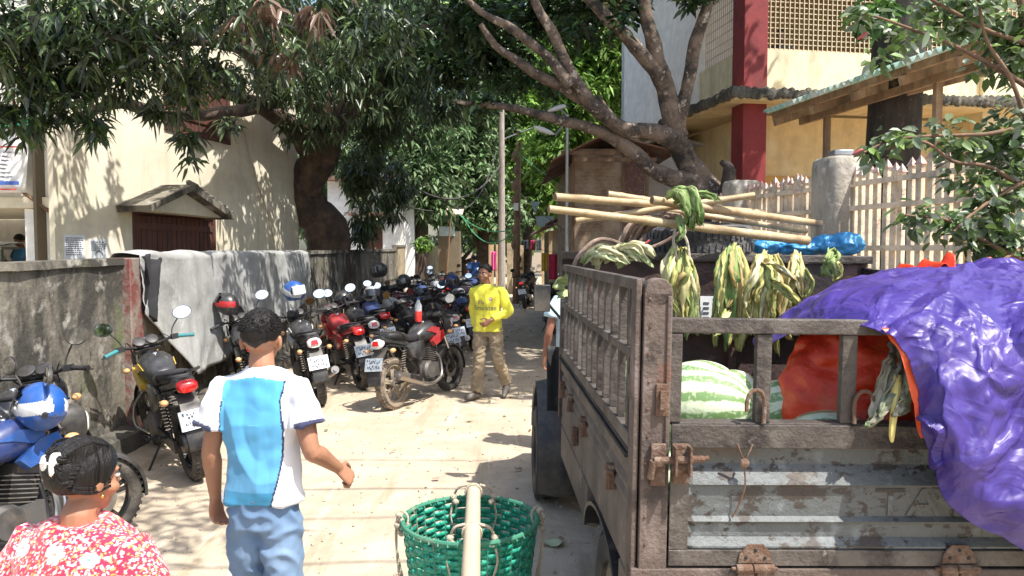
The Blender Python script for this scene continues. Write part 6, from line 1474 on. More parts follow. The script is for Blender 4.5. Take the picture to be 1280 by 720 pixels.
# vine bundle over headboard
t = thing('vine_bundle', 'bundle of grey-brown twisted vines slung over the left end of the headboard', 'vines', tuple(pt(790, 300, 4.7)))
for k in range(15):
    q = k/14
    Pp = [pt(772-6*q+30*q, 318-4*q, 4.62), pt(776+28*q, 300-6*math.sin(k), 4.6+.1*math.sin(k*2)), pt(792+30*q, 278+5*math.sin(k*2), 4.6+.12*math.cos(k)), pt(826+22*q, 274+10*math.sin(k*3.1), 4.62), pt(850+16*q, 284+12*q, 4.7)]
    mb = MB(); mb.tube([p-t.location for p in smooth_path(Pp, 6)], .010+.005*random.random(), 7); mb.build('vine', M['rootwood'], t)
for Pp, r_, lb in (([(713,345,4.45),(722,322,4.4),(742,302,4.42),(762,300,4.5),(800,312,4.55),(842,296,4.55),(880,262,4.5)], .012, 'long vine looping from the left rail corner up to the bamboo poles'), ([(844,285,4.42),(842,305,4.4),(848,330,4.38),(856,352,4.38),(864,350,4.38),(862,325,4.4),(858,300,4.42),(848,285,4.45)], .009, 'rope loop hanging down the headboard with dry corn leaves')):
    mb = MB(); mb.tube(smooth_path([pt(*p) for p in Pp], 7), r_, 8); tag(mb.build('vine' if r_ > .01 else 'rope', M['rootwood'] if r_ > .01 else M['rope']), lb, 'vine' if r_ > .01 else 'rope')
mb = MB(); mb.tube(smooth_path([pt(765, 322, 4.40), pt(783, 313, 4.38), pt(805, 305, 4.36), pt(812, 300, 4.36)], 6), .006, 6); tag(mb.build('string', M['v_red']), 'thin red string lying on the vines at the headboard', 'string')
# blue sacks
for (px, py, Y, rx, ry, rz, lb) in ((960,308,4.95,.11,.10,.05,'leftmost low blue plastic sack beside the tyre'), (1000,310,4.9,.15,.12,.055,'middle flat blue plastic sack on the roof'), (1032,305,4.85,.09,.10,.06,'small wrinkled blue plastic sack left of the round one'), (1057,305,4.8,.105,.10,.072,'round taut blue plastic sack at the right end')):
    c = pt(px, py, Y); mb = MB(); mb.ell((0,0,0), (rx, ry, rz), None, 44, 28)
    mb.v = [tuple(Vector(v)*(1+.20*(1-abs(nz((v[0]+px, v[1], v[2]), 18))*2.2)-.10+.10*fbm((v[0], v[1]+py, v[2]), 14))) for v in mb.v]
    o = mb.build('plastic_sack', M['blue_poly'], recenter=False, ang=180); o.location = c; tag(o, lb, 'sack', 'blue plastic sacks on the truck')
# corn leaves
def husk(name, label, strips, cols, cat_='corn leaves', seed=0):
    rs_ = random.Random(seed); mb = MB(); cc = []
    strips = [z for st_ in strips for z in ([st_] if len(strips) < 4 else [([(p[0]+rs_.uniform(-5,5), p[1]+rs_.uniform(-5,5), p[2]+rs_.uniform(-.03,.03)) for p in st_[0]], st_[1]*.7, st_[2]*1.3) for _ in range(1)]+[(st_[0], st_[1]*1.05, st_[2]*.6)])]
    for (pts, w, tw) in strips:
        P_2 = smooth_path([pt(*p) for p in pts], 7); n = len(P_2); c = rs_.choice(cols); ph = rs_.random()*6
        for i, p in enumerate(P_2):
            q = i/(n-1); ww = w*math.sin(math.pi*min(1, .12+q*.88))**.6*(.85+.3*nz((q*6, ph, 0)))
            a = ph+tw*q+.8*nz((q*3, ph, 1)); t_ = (P_2[min(i+1, n-1)]-P_2[max(i-1, 0)]).normalized()
            s_ = t_.cross(Vector((math.sin(a)*.6, 1, math.cos(a)*.5))).normalized(); nn = t_.cross(s_)
            for k in range(7):
                x = (k/6-.5); off_ = nn*(.16*w*math.cos(x*7+ph+q*7)+.014*nz((x*7, q*16, ph))+.008*nz((x*15, q*30, ph)))
                mb.v.append(tuple(p+s_*x*ww+off_)); vv = .85+.3*(k % 2)+.15*nz((x*12, q*9, ph)); cc.append((c[0]*vv, c[1]*vv, c[2]*vv))
        o_ = len(mb.v)-n*7
        for i in range(n-1):
            for k in range(6): mb.f.append((o_+i*7+k, o_+i*7+k+1, o_+(i+1)*7+k+1, o_+(i+1)*7+k)); mb.mi.append(0)
    o = mb.build(name, M['husk_v'], solid=.0015, ang=180)
    at = o.data.color_attributes.new('col', 'FLOAT_COLOR', 'POINT'); at.data.foreach_set('color', [x for c in cc for x in (*c, 1)])
    return tag(o, label, cat_, 'corn leaves hung on the truck')
GRN = [(.36,.46,.18), (.50,.58,.30), (.26,.38,.13), (.58,.62,.38)]; DRY = [(.62,.56,.22), (.70,.62,.30), (.54,.50,.18), (.74,.70,.44), (.42,.46,.17), (.48,.36,.15)]
def bunch(x, y, Y, n, ln, w, sp, seed, up=10):
    rs_ = random.Random(seed); out = []
    for k in range(n):
        dx = rs_.uniform(-sp, sp); L = ln*rs_.uniform(.55, 1.1); d = rs_.uniform(-.06, .02)
        out.append(([(x+dx*.4, y-up*rs_.random(), Y+.03), (x+dx, y+L*.3, Y-.04+d), (x+dx*1.2+rs_.uniform(-8, 8), y+L*.65, Y-.03+d), (x+dx*1.1+rs_.uniform(-10, 10), y+L, Y-.02+d)], w*rs_.uniform(.7, 1.2), rs_.uniform(-2, 2)))
    return out
husk('corn_leaves', 'fresh green corn leaves wrapped over the middle of the bamboo poles', [([(838+a, 243+b, 4.42), (852+a, 238+b*.5, 4.34), (862+a*.6, 256+b, 4.32), (858+a, 278+b, 4.36)], .07, 1.0) for a, b in ((0,0),(6,3),(-4,5),(12,0),(4,8),(16,4))]+[([(860,246,4.38),(876,241,4.36),(890,246,4.4),(896,251,4.42)], .05, .5), ([(850,260,4.36),(868,262,4.32),(880,272,4.34)], .05, .5), ([(846,270,4.36),(852,290,4.32),(846,302,4.33)], .035, 1)], GRN, seed=3)
husk('corn_leaves', 'bunch of yellow-green corn leaves hanging in the rope loop on the headboard', bunch(850, 318, 4.42, 17, 95, .075, 17, 5), DRY+GRN[:1], seed=5)
husk('corn_leaves', 'tall bunch of pale corn leaves hanging on the headboard right of the vent plate', bunch(915, 318, 4.42, 16, 116, .08, 16, 6)+[([(912,390,4.3),(905,402,4.2),(900,412,4.2),(896,418,4.2)], .05, .3)], DRY+GRN, seed=6)
husk('corn_leaves', 'largest dry yellow bunch of corn leaves spread beside the purple tarpaulin', bunch(960, 328, 4.4, 24, 104, .075, 25, 7)+[([(950,325,4.4),(975,335,4.25),(998,352,4.2)], .05, 1), ([(952,345,4.36),(980,360,4.2),(1000,378,4.15)], .05, 1), ([(945,400,4.3),(950,440,4.1),(944,490,3.9)], .045, 1), ([(952,420,4.2),(957,460,4.0),(955,520,3.8)], .04, 1)], DRY, seed=7)
husk('corn_leaves', 'small dry tuft of corn leaf over the headboard edge, between bunch and green leaf', bunch(998, 325, 4.4, 8, 56, .065, 9, 8), DRY, seed=8)
husk('corn_leaves', 'single green corn leaf folded over the headboard rail at its right end', bunch(1042, 318, 4.4, 4, 38, .075, 8, 9, 4), GRN[:2]+DRY[:1], seed=9)
husk('corn_leaves', 'pale green corn leaves lying under the vines at the left end of the headboard', [([(728+a, 330+b, 4.44), (740+a, 316+b, 4.38), (756+a, 318+b, 4.36), (770+a, 328+b, 4.36)], .07, .6) for a, b in ((0,0),(8,-4),(14,3),(28,-2),(36,-6),(44,4),(50,-8))], GRN[1:]+DRY[3:4], seed=10)
husk('corn_leaves', 'broad green leaf sticking out past the left side rail towards the lane', [([(713,352,4.5),(703,352,4.4),(694,360,4.35)], .12, .2), ([(713,360,4.5),(705,366,4.4),(697,371,4.35)], .08, .2)], GRN[:2], seed=11)
husk('corn_leaves', 'wilted grey-green corn stalk with a yellow stem poking out under the purple tarpaulin', [([(1120,428,2.42),(1112,460,2.36),(1098,500,2.33),(1088,525,2.32)], .055, .6), ([(1128,430,2.42),(1126,470,2.34),(1112,500,2.31),(1100,520,2.30)], .06, 1.2), ([(1135,440,2.4),(1140,470,2.33),(1130,505,2.31),(1118,520,2.3)], .05, -.8), ([(1122,470,2.36),(1108,505,2.31),(1090,528,2.29),(1080,532,2.29)], .035, 2), ([(1138,430,2.36),(1146,450,2.31),(1140,462,2.3)], .06, .5)], [(.30,.33,.22), (.38,.36,.28), (.22,.28,.15), (.46,.44,.34)], seed=12)
mb = MB(); mb.tube(smooth_path([pt(1122, 470, 2.34), pt(1118, 510, 2.30), pt(1115, 540, 2.285), pt(1115, 553, 2.28)], 5), [.012, .013, .014, .013, .012, .011, .011, .011, .010, .010, .009, .009, .008, .007, .006, .003], 9); tag(mb.build('corn_stem', mat('yellow_stem', (.66,.55,.18), .5)), 'yellow corn stem tip hanging over the tailgate edge', 'stem')
for (x, y, w_, lb) in ((1.0, 1.35, .4, 'left'), ):
    pass
# ================================================================ BASKET WITH CARRYING POLE
Kb = thing('basket', 'tall green woven plastic basket standing on the road in the foreground', 'basket', tuple(Vector((pt(588, 700, 3.42).x, 3.42, 0))), (0, 0, .1))
Hb, R1, R0 = .60, .305, .22
def bw(z): return R0+(R1-R0)*(z/Hb)**.8
mb = MB(); NA = 64; NZ = 24
# woven wall: alternate strips pushed in/out
vs = []; fs = []; cell = []
for j in range(NZ):
    z0, z1 = Hb*j/NZ, Hb*(j+1)/NZ
    for i in range(NA):
        s = 1 if (i//2+j) % 2 == 0 else -1
        a0, a1 = 2*math.pi*i/NA, 2*math.pi*(i+1)/NA
        nn = 4 if False else 3
        o_ = len(mb.v); e = (1 if i % 2 == 0 else 0)
        for (zz) in (z0+.001, z1-.001):
            for q in range(4):
                a = a0+(a1-a0)*q/3; ph = (i % 2+q/3)/2
                rr = bw(zz)+s*.0055*math.sin(math.pi*ph)
                mb.v.append((rr*math.cos(a), rr*math.sin(a), zz))
        for q in range(3): mb.f.append((o_+q, o_+q+1, o_+4+q+1, o_+4+q)); mb.mi.append(0)
mb.build('woven_wall', M['basket'], Kb, solid=.0022, ang=60)
mb = MB()
for i in range(NA//2):
    a = 2*math.pi*(i*2)/NA; mb.tube([(bw(z)*math.cos(a), bw(z)*math.sin(a), z) for z in (0, .2, .4, Hb)], .0035, 5)
mb.build('rib', M['basket_rim'], Kb)
mb = MB(); mb.lathe([(0, .0), (R0, .0), (R0, .012), (0, .012)], None, 40); mb.build('base', M['basket'], Kb)
mb = MB(); seg = 90
mb.tube([(R1*1.005*math.cos(2*math.pi*i/seg), R1*1.005*math.sin(2*math.pi*i/seg), Hb) for i in range(seg+1)], .011, 8, caps=False)
for i in range(0, seg, 2):
    a = 2*math.pi*i/seg; mb.tube([((R1-.014)*math.cos(a), (R1-.014)*math.sin(a), Hb-.012), (R1*math.cos(a+.02), R1*math.sin(a+.02), Hb+.013), ((R1+.016)*math.cos(a+.04), (R1+.016)*math.sin(a+.04), Hb-.012)], .004, 5)
mb.build('rim', M['basket_rim'], Kb)
def cordm(pts, r=.0055): 
    q = MB(); q.tube(smooth_path(pts, 6), r, 7); return q
for ax_, (dx) in ((0, -1), (1, 1)):
    b = MB()
    for k in range(3):
        pts_ = [(dx*(R1+.005), .02*k-.03, Hb+.035-.012*k), (dx*(R1+.03), .01*k, Hb-.01), (dx*(R1-.012), .0, Hb-.03), (dx*(R1-.02), .01, Hb+.02), (dx*(R1+.02), .02, Hb+.03), (dx*(R1+.03), .0, Hb-.12), (dx*(R1+.012-.02*k), .02*k-.01, Hb-.30-.06*k)]
        b.tube(smooth_path(pts_, 6), .0055, 6)
    for k in range(5): b.ell((dx*(R1+.018)+.01*math.sin(k*2), .012*math.cos(k*2), Hb-.015-.02*k+.04), (.017, .014, .014), (k, k, 0), 8, 6)
    b.build('cord', M['rope'], Kb)
pw = pt(592, 612, 3.72); pn = pt(588, 735, 2.62)
t = thing('carrying_pole', 'smooth pale wooden carrying pole lying across the green basket', 'pole', tuple(pw))
mb = MB(); mb.tube([Vector((0,0,0)), (pn-pw)*.5+Vector((0,0,.008)), pn-pw, (pn-pw)*1.35], [.034,.035,.035,.034], 18); mb.build('shaft', M['pole_wood'], t)
b = MB(); mid_ = (pn-pw)
for q, w_ in ((.03, .10), (.52, .095), (1.0, .09)):
    c = mid_*q
    b = MB()
    for k in range(2): b.tube([c+mid_.normalized()*.012*k+Vector((.040*math.cos(a), 0, .040*math.sin(a))) for a in [2*math.pi*i/16 for i in range(17)]], .006, 6)
    for s in (-1, 1):
        b.tube(smooth_path([c+Vector((s*.03, 0, .035)), c+Vector((s*.075, 0, .02)), c+Vector((s*w_, .02, -.035)), c+Vector((s*(w_+.005), .01, -.09))], 5), .0065, 6)
        b.ell(c+Vector((s*w_, .01, -.03)), (.02, .016, .018), (1, s, 0), 8, 6); b.ell(c+Vector((s*(w_-.012), -.004, -.05)), (.016, .018, .016), (0, s, 1), 8, 6)
        b.tube(smooth_path([c+Vector((s*w_, 0, -.05)), c+Vector((s*(w_+.012), -.01, -.12)), c+Vector((s*(w_-.01), -.01, -.2))], 4), .005, 5)
    b.build('binding_cord', M['rope'], t)
# small litter on the road
t = MB(); 
def litter(px, py, lb, name, m_, s, kind='litter'):
    Y = CAMH*F/(py-312); c = pt(px, py, Y); c.z = gz(c.x, c.y)-.008
    mb = MB(); mb.grid(6, 5, lambda u, v: ((u-.5)*s*(1-.5*abs(v-.5)), (v-.5)*s*.6, .012+.02*math.sin(u*5+v*3)*s*3))
    o = mb.build(name, m_, solid=.002, ang=180, recenter=False); o.location = c; o.rotation_euler = (0, 0, random.random()*3); tag(o, lb, kind)
litter(545, 602, 'small reddish scrap of paper on the bright road left of the basket', 'paper_scrap', mat('pink_scrap', (.6,.25,.22), .8), .06)
litter(690, 688, 'pale green torn leaf lying on the road beside the truck', 'fallen_leaf', mat('pale_leaf', (.42,.48,.30), .7), .15)
litter(700, 684, 'brown curled leaf touching the pale green one on the road', 'fallen_leaf', mat('brown_leaf', (.3,.22,.12), .8), .07)
litter(648, 590, 'thin twig-like grey scrap in the middle of the bright road', 'twig', M['wood'], .06)
litter(492, 566, 'tiny brown leaf on the bright road behind the basket', 'fallen_leaf', mat('brown_leaf', (.3,.22,.12), .8), .04)
# dry leaf litter in the shade: nobody could count it
N = 420; Pn = np.zeros((N, 3)); Pn[:, 0] = rng.uniform(-3.6, 3.2, N); Pn[:, 1] = 7.5+22*rng.random(N)**1.2; Pn[:, 0] += (Pn[:, 0] > -2)*(rng.random(N) < .5)*-1.2
Pn[:, 2] = [gz(a, b)-.008 for a, b in Pn[:, :2]]
Dn = rng.normal(size=(N, 3)); Dn[:, 2] = abs(Dn[:, 2])*.12
cl = np.array([(.30,.20,.11), (.22,.15,.09), (.42,.33,.2), (.2,.22,.1)])[rng.integers(0, 4, N)]
me = leaf_mesh('leaf_litter', Pn, Dn, .05+.07*rng.random(N), .02+.025*rng.random(N), cl, .0, False); me.materials.append(M['leaf_far']); tag(link('leaf_litter', me), kind='stuff')
N = 2600; mb = MB()
for i in range(N):
    x, y = random.uniform(-3.6, 3.4), 2+random.random()**1.6*14; s = random.uniform(.004, .016)
    mb.box((x, y, gz(x, y)-.02+s*.2), (s*1.6, s*1.3, s), (random.random()*3, random.random()*3, random.random()*3), taper=.6)
tag(mb.build('pebbles', mat('pebble', (.46,.38,.28), .95, layers=[((.3,.26,.21), 3, .5, .1)]), recenter=False, smooth=False), kind='stuff')
# ================================================================ PEOPLE (local: facing +Y, +X to their right hand side)
V3 = Vector
def finger(mb, base, dirs, lens, r):
    p = V3(base); pts = [p]
    for d, l in zip(dirs, lens): p = p+V3(d).normalized()*l; pts.append(p)
    mb.tube(pts, [r*1.05, r, r*.92, r*.75][:len(pts)], 8, rnd=True)
def hand(mb, wrist, d, side_, palm_n, curl=.5, s=1.0, thumb=1):
    """d: direction of the hand, side_: direction towards the thumb, palm_n: palm normal"""
    d = V3(d).normalized(); n = V3(palm_n).normalized(); t = (V3(side_)-d*V3(side_).dot(d)).normalized(); n = d.cross(t) if d.cross(t).dot(n) > 0 else -d.cross(t)
    w = V3(wrist)
    rgs = []
    for q, hw, ht in ((-.01, .024, .019), (.02, .032, .017), (.05, .039, .016), (.082, .040, .014), (.092, .036, .011)):
        c = w+d*q*s; rgs.append([c+t*math.cos(a)*hw*s+n*math.sin(a)*ht*s for a in [2*math.pi*k/14 for k in range(14)]])
    mb.loft(rgs)
    for k, (off, L) in enumerate(((.029, .075), (.010, .083), (-.010, .077), (-.028, .060))):
        c = curl*(1+.12*k); b = w+d*.082*s+t*off*s
        ds = []; a = c*.5
        for j in range(3): ds.append(d*math.cos(a)+n*math.sin(a)); a += c*.9
        ds[0] = ds[0]+t*(off*2.2); finger(mb, b, ds, [L*.46*s, L*.32*s, L*.26*s], .0088*s*(1 if k < 3 else .88))
    b = w+d*.022*s+t*.026*s
    finger(mb, b, [t*.85+d*.5+n*.25, t*.3+d*.85+n*.35, d*.9+n*.45+t*.05], [.038*s, .032*s, .024*s], .0105*s)
def body_prims(mb, J, girth=1.0, torso=None):
    g_ = girth; t_ = torso or girth*.86
    for s in 'LR':
        sh_, el, wr = J['sh'+s], J['el'+s], J['wr'+s]
        mb.tube(smooth_path([sh_, sh_.lerp(el, .35), el, el.lerp(wr, .3), wr], 4), lerpr([.047*g_, .046*g_, .037*g_, .040*g_, .025*g_], 17), 12, rnd=True)
        hp, kn, an = J['hp'+s], J['kn'+s], J['an'+s]
        mb.tube(smooth_path([hp, hp.lerp(kn, .5), kn, kn.lerp(an, .3), an], 4), lerpr([.070*g_, .066*g_, .050*g_, .052*g_, .034*g_], 17), 12, rnd=True)
        ft = J['ft'+s]; mb.tube([an+V3((0,0,-.03)), an+(ft-an)*.55+V3((0,0,-.01)), ft], [.036, .040, .026], 10, rnd=True)
    c = J['ch']; p = J['pe']; nk = J['nk']
    mb.tube(smooth_path([p, p.lerp(c, .45), c, c.lerp(nk, .7)], 4), lerpr([.110*t_, .105*t_, .125*t_, .065*t_], 13), 14, rnd=True, flat=1)
    mb.tube([J['shL'], c.lerp(nk, .55), J['shR']], [.045*t_, .068*t_, .045*t_], 10, rnd=True)
    mb.tube([J['hpL'], J['hpR']], [.078*t_, .078*t_], 12, rnd=True)
    mb.tube([c.lerp(nk, .6), nk, J['hd']+V3((0, 0, -.06))], [.062*g_, .052*g_, .050*g_], 12)
def head_prims(mb, J, yaw=0, pitch=0, s=1.0):
    M_ = Matrix.Translation(J['hd']) @ Euler((pitch, 0, yaw)).to_matrix().to_4x4() @ Matrix.Scale(s, 4)
    def e(c, r, rot=None):
        q = MB(); q.ell(c, r, rot, 18, 12); mb.add([M_ @ V3(v) for v in q.v], q.f)
    e((0, -.012, .03), (.074, .092, .088)); e((0, .022, -.02), (.060, .070, .078)); e((0, .045, -.072), (.038, .036, .034)); e((0, .035, -.05), (.052, .045, .045))
    e((0, .094, -.018), (.0125, .018, .022)); e((0, .086, .004), (.009, .014, .028)); e((0, .082, -.052), (.023, .012, .008)); e((0, .080, -.063), (.020, .012, .007))
    e((0, .072, .022), (.052, .020, .012))
    for x in (-1, 1): e((x*.076, -.005, -.012), (.010, .020, .030), (.15, 0, x*.35)); e((x*.045, .055, -.03), (.022, .025, .02))
    return M_
def face_bits(M_, par):
    for x in (-1, 1):
        mb = MB(); mb.ell(M_ @ V3((x*.030, .077, .003)), (.013, .010, .0085), None, 10, 7); mb.m(1).ell(M_ @ V3((x*.030, .0835, .003)), (.006, .005, .0062), None, 8, 6)
        mb.build('eye', [mat('eye_white', (.62,.58,.54), .3, var=0), mat('iris', (.02,.012,.01), .2, var=0)], par, ang=180)
    for x in (-1, 1): mb = MB(); mb.tube([M_ @ V3(p) for p in ((x*.012, .091, .022), (x*.030, .090, .028), (x*.050, .074, .021))], [.0035, .0045, .003], 6); mb.build('eyebrow', M['hair'], par, ang=180)
def hair_mesh(M_, par, kind):
    mb = MB(); vs = []; nu, nv = 44, 30
    def f(u, v):
        ph = math.pi*v*.74; a = 2*math.pi*u   # a=0 -> +x ; front = +y (pi/2)
        x, y, z = math.sin(ph)*math.cos(a), math.sin(ph)*math.sin(a), math.cos(ph)
        fr = max(0, math.sin(a))**1.5; sd = abs(math.cos(a))
        low = {'short': 1-.53*fr-.16*sd, 'woman': 1-.55*fr-.02*sd}[kind]
        ph = math.pi*.74*v*low
        x, y, z = math.sin(ph)*math.cos(a), math.sin(ph)*math.sin(a), math.cos(ph)
        k = 1+.02*noise.noise(V3((a*7, ph*2.2, 1)))+.035*nz((x, y, z), 2.2)
        th = .0 if v < .88 else -.10*(v-.88)/.12
        if kind == 'short': return V3((x*.079, -.012+y*.098, .032+z*.098))*(1)*(k+th)
        return V3((x*.090, -.016+y*.106, .028+z*.103))*(k+th)
    mb.grid(nu, nv, lambda u, v: M_ @ f(u, v))
    o = mb.build('hair', M['hair'], par, ang=180); q = o.modifiers.new('s', 'SOLIDIFY'); q.thickness = .007; q.offset = -1
    return o
def hairstrands(M_, par, n, L):
    mb = MB()
    for i in range(n):
        a = random.random()*6.283; ph = random.random()**.6*1.45
        p = V3((math.sin(ph)*math.cos(a)*.082, -.012+math.sin(ph)*math.sin(a)*.098, .03+math.cos(ph)*.096)); nn = V3((p.x, p.y+.012, p.z-.03)).normalized()
        if p.y > .055 and p.z < .075: continue
        d = (nn*.6+V3((random.uniform(-.5,.5), .3, random.uniform(-.7,.1)))).normalized(); mb.tube([M_ @ (p-nn*.004), M_ @ (p+d*L*.5), M_ @ (p+d*L+V3((0,0,-.003)))], [.0022, .0018, .0006], 3, False)
    return mb.build('hair_tips', M['hair'], par, ang=180)
SK = (.36, .19, .11)
def skincol(base):
    def f(c):
        k = 1+.10*fbm(c, 9); return tuple(b*k for b in base)
    return f
def shirt_prims(mb, J, hem_z, sleeve=.6, loose=1.0, flare=.012, hem_dy=0):
    """closed solid: torso with sleeves"""
    c, p, nk = J['ch'], J['pe'], J['nk']; n = 14; rings = []
    zs = [hem_z, hem_z+.05, p.z+.12, (p.z+c.z)/2+.05, c.z, c.z+.07, nk.z-.055, nk.z-.015]
    wx = [.178+flare, .174, .168, .166, .182, .186, .150, .078]; wy = [.132, .128, .118, .116, .126, .112, .085, .068]
    for z, a, b in zip(zs, wx, wy):
        q = max(0, min(1, (z-p.z)/(nk.z-p.z))); cx = p.x+(nk.x-p.x)*q; cy = p.y+(nk.y-p.y)*q
        rings.append(superring((cx, cy+hem_dy*(1-q), z), a*loose, b*loose, 30, 2.3, 'z'))
    mb.loft(rings)
    for s in 'LR':
        sh_, el, wr = J['sh'+s], J['el'+s], J['wr'+s]
        mb.tube([V3((nk.x, nk.y, nk.z-.082)), sh_+V3((0, 0, -.004))], [.062, .058], 16)
        if sleeve <= 1: e = sh_.lerp(el, sleeve); mb.tube([sh_.lerp(c, .35)+V3((0,0,.012)), sh_+V3((0,0,-.002)), sh_.lerp(el, .25*sleeve/.6), e], [.052, .067, .075, .082], 18)
        else: mb.tube(smooth_path([sh_.lerp(c, .3), sh_, sh_.lerp(el, .5), el, el.lerp(wr, .5), el.lerp(wr, sleeve-1)], 4), lerpr([.06, .068, .062, .056, .048, .042], 21), 16)
def trouser_prims(mb, J, top, loose=1.0, kz=.92):
    p = J['pe']
    mb.loft([superring((p.x, p.y, z), a*kz, b*kz, 24, 2.3, 'z') for z, a, b in ((p.z-.12, .165, .115), (p.z, .168, .122), (top, .158, .112))])
    for s in 'LR':
        hp, kn, an = J['hp'+s], J['kn'+s], J['an'+s]
        mb.tube(smooth_path([hp, hp.lerp(kn, .5), kn, kn.lerp(an, .5), kn.lerp(an, .97)], 4), lerpr([.088*loose, .088*loose, .074*loose, .070*loose, .070*loose], 17), 16)
def fold(amp, s=9, o=0, zs=.5):
    def f(c, n):
        a = 1-abs(noise.noise(V3((c[0]*s+o, c[1]*s, c[2]*s*zs+c[0]*3))))*2.4
        return amp*(max(-.2, a)-.35)+amp*.35*nz(c, s*2.6, o)
    return f
def shoes(J, par, m_, sole):
    for s in 'LR':
        an, ft = J['an'+s], J['ft'+s]; d = (ft-an); d.z = 0; d.normalize(); mb = MB(); base = min(an.z-.075, ft.z-.03)
        pitch_ = V3((0, 0, (ft.z-.025)-(an.z-.07)))
        pts = [an-d*.035+V3((0,0,-.045)), an+d*.03+V3((0,0,-.035)), an.lerp(ft, .6)+V3((0,0,-.012)), ft+d*.035]
        mb.tube(smooth_path(pts, 4), lerpr([.038, .046, .046, .030], 13), 12, rnd=True)
        mb.build('shoe', m_, par, ang=180)
# ---------------------------------------------------------------- man in the blue and white shirt (foreground)
def jn(**k): return {a: V3(b) for a, b in k.items()}
Yp = 3.0; Xp = pt(328, 500, Yp).x
PB = thing('person', 'man seen from behind in a blue and white shirt walking up the lane', 'person', (Xp, Yp, -.01), (0, 0, R(-4)), 'people')
J = jn(pe=(0,0,.86), ch=(0,.0,1.16), nk=(.0,.0,1.385), hd=(-.005,.015,1.482), shL=(-.152,0,1.27), elL=(-.205,-.02,1.05), wrL=(-.225,.05,.835), shR=(.152,0,1.27), elR=(.212,-.05,1.06), wrR=(.315,.10,.955),
       hpL=(-.066,0,.80), knL=(-.08,.04,.46), anL=(-.08,-.02,.085), ftL=(-.085,.12,.035), hpR=(.066,0,.80), knR=(.08,-.01,.46), anR=(.06,-.26,.14), ftR=(.06,-.15,.05))
J['wrR'] = V3((.272,.10,.945))
mb = MB(); body_prims(mb, J, .96, .72); HM = head_prims(mb, J, R(4), R(-4), .97)
hand(mb, J['wrL'], (.0,.12,-1), (.25,.6,-.1), (1,.0,0), .75, .95); hand(mb, J['wrR'], (.50,.45,-.62), (-.1,.6,.6), (-.5,-.3,-.6), 1.2, .95)
bd = remesh(mb, 'body', M['skin_v'], PB, .0048, 3, None, skincol((.35, .175, .105)))
face_bits(HM, PB); hair_mesh(HM, PB, 'short'); hairstrands(HM, PB, 1600, .010)
def shirtcol(c):
    x, y, z = c
    blue = (.075, .31, .52)
    ed_l = -.124-.015*math.sin((z-.9)*6); ed_r = .078+.030*math.sin((1.33-z)*7.5)+(.045 if z > 1.25 else 0)*(z-1.25)*8
    top = 1.345-.25*abs(x)*.6
    pipe = (.015, .02, .07)
    if y < .02 or abs(x) < .10:
        if ed_l < x < ed_r and z < top:
            t_ = (z-.80)/.5; k = .9+.25*t_+.10*(nz((x*14, 0, z*3), 1) > .25)+.06*(nz((x*30, 1, z*8), 1) > .3)
            if z < .90: return (.04, .23, .40)
            return (blue[0]*k+.03*(1-t_), blue[1]*k, blue[2]*k)
        if abs(x-ed_r) < .0065 and z < 1.33: return pipe
        if abs(x-ed_l) < .004 and z < 1.25: return pipe
    if abs(x) > .19 and c[2] < 1.20:
        pass
    return (.76, .77, .80)
def sc2(c):
    for s in 'LR':
        e = J['sh'+s].lerp(J['el'+s], .60); d = (J['el'+s]-J['sh'+s]).normalized()
        if abs(c[0]) > .165 and (V3(c)-e).dot(d) > -.014: return (.05, .055, .12)
    if V3((c[0], c[1], 0)).length < .085 and c[2] > 1.372: return (.5, .52, .56)
    return shirtcol(c)
mb = MB(); shirt_prims(mb, J, .845, .60, .83); remesh(mb, 'shirt', M['cloth_v'], PB, .0052, 3, fold(.019, 7, 3, .45), sc2)
def jeancol(c):
    k = fbm(c, 6, 2)*.25; w = max(0, 1-abs(c[2]-.62)/.25)*max(0, -c[1]*6+.3)*.55
    seam = .6 if abs(abs(c[0])-.175) < .004 else 1
    b = V3((.075, .155, .29))*(1+k)*seam; return tuple(b.lerp(V3((.25, .34, .46)), min(.8, max(0, w+.18+k*.5))))
mb = MB(); trouser_prims(mb, J, .88, .93, .84); remesh(mb, 'jeans', M['denim_v'], PB, .0075, 3, fold(.012, 10, 7, 1.5), jeancol)
shoes(J, PB, mat('brown_sandal', (.12,.07,.05), .7), None)
# ---------------------------------------------------------------- man in the yellow jersey
Yy = 9.35; PY = thing('person', 'man in a yellow long-sleeved jersey and dusty khaki trousers walking towards the camera', 'person', (pt(610, 500, Yy).x, Yy, -.012), (0, 0, R(180-12)), 'people')
# facing +Y local = towards camera; local +x = image left
J = jn(pe=(.0,0,.90), ch=(0,.01,1.20), nk=(.015,.01,1.43), hd=(.03,.03,1.545), shR=(.165,0,1.335), elR=(.20,-.06,1.08), wrR=(.16,-.02,.86), shL=(-.165,0,1.335), elL=(-.26,.0,1.08), wrL=(-.075,.20,.985),
       hpR=(.09,0,.86), knR=(.10,.06,.48), anR=(.13,.06,.085), ftR=(.20,.19,.035), hpL=(-.09,0,.86), knL=(-.13,.02,.50), anL=(-.20,-.18,.17), ftL=(-.20,-.08,.04))
mb = MB(); body_prims(mb, J, .97); HM = head_prims(mb, J, R(-16), R(-2), 1.0)
hand(mb, J['wrL'], (.65,.45,-.45), (.3,.3,.8), (.5,-.6,-.2), 1.0, 1.0); hand(mb, J['wrR'], (-.05,.1,-1), (-.3,.8,0), (-.9,0,0), .8, 1.0)
remesh(mb, 'body', M['skin_v'], PY, .0055, 3, None, skincol((.24, .115, .07)))
face_bits(HM, PY); hair_mesh(HM, PY, 'short'); hairstrands(HM, PY, 500, .014)
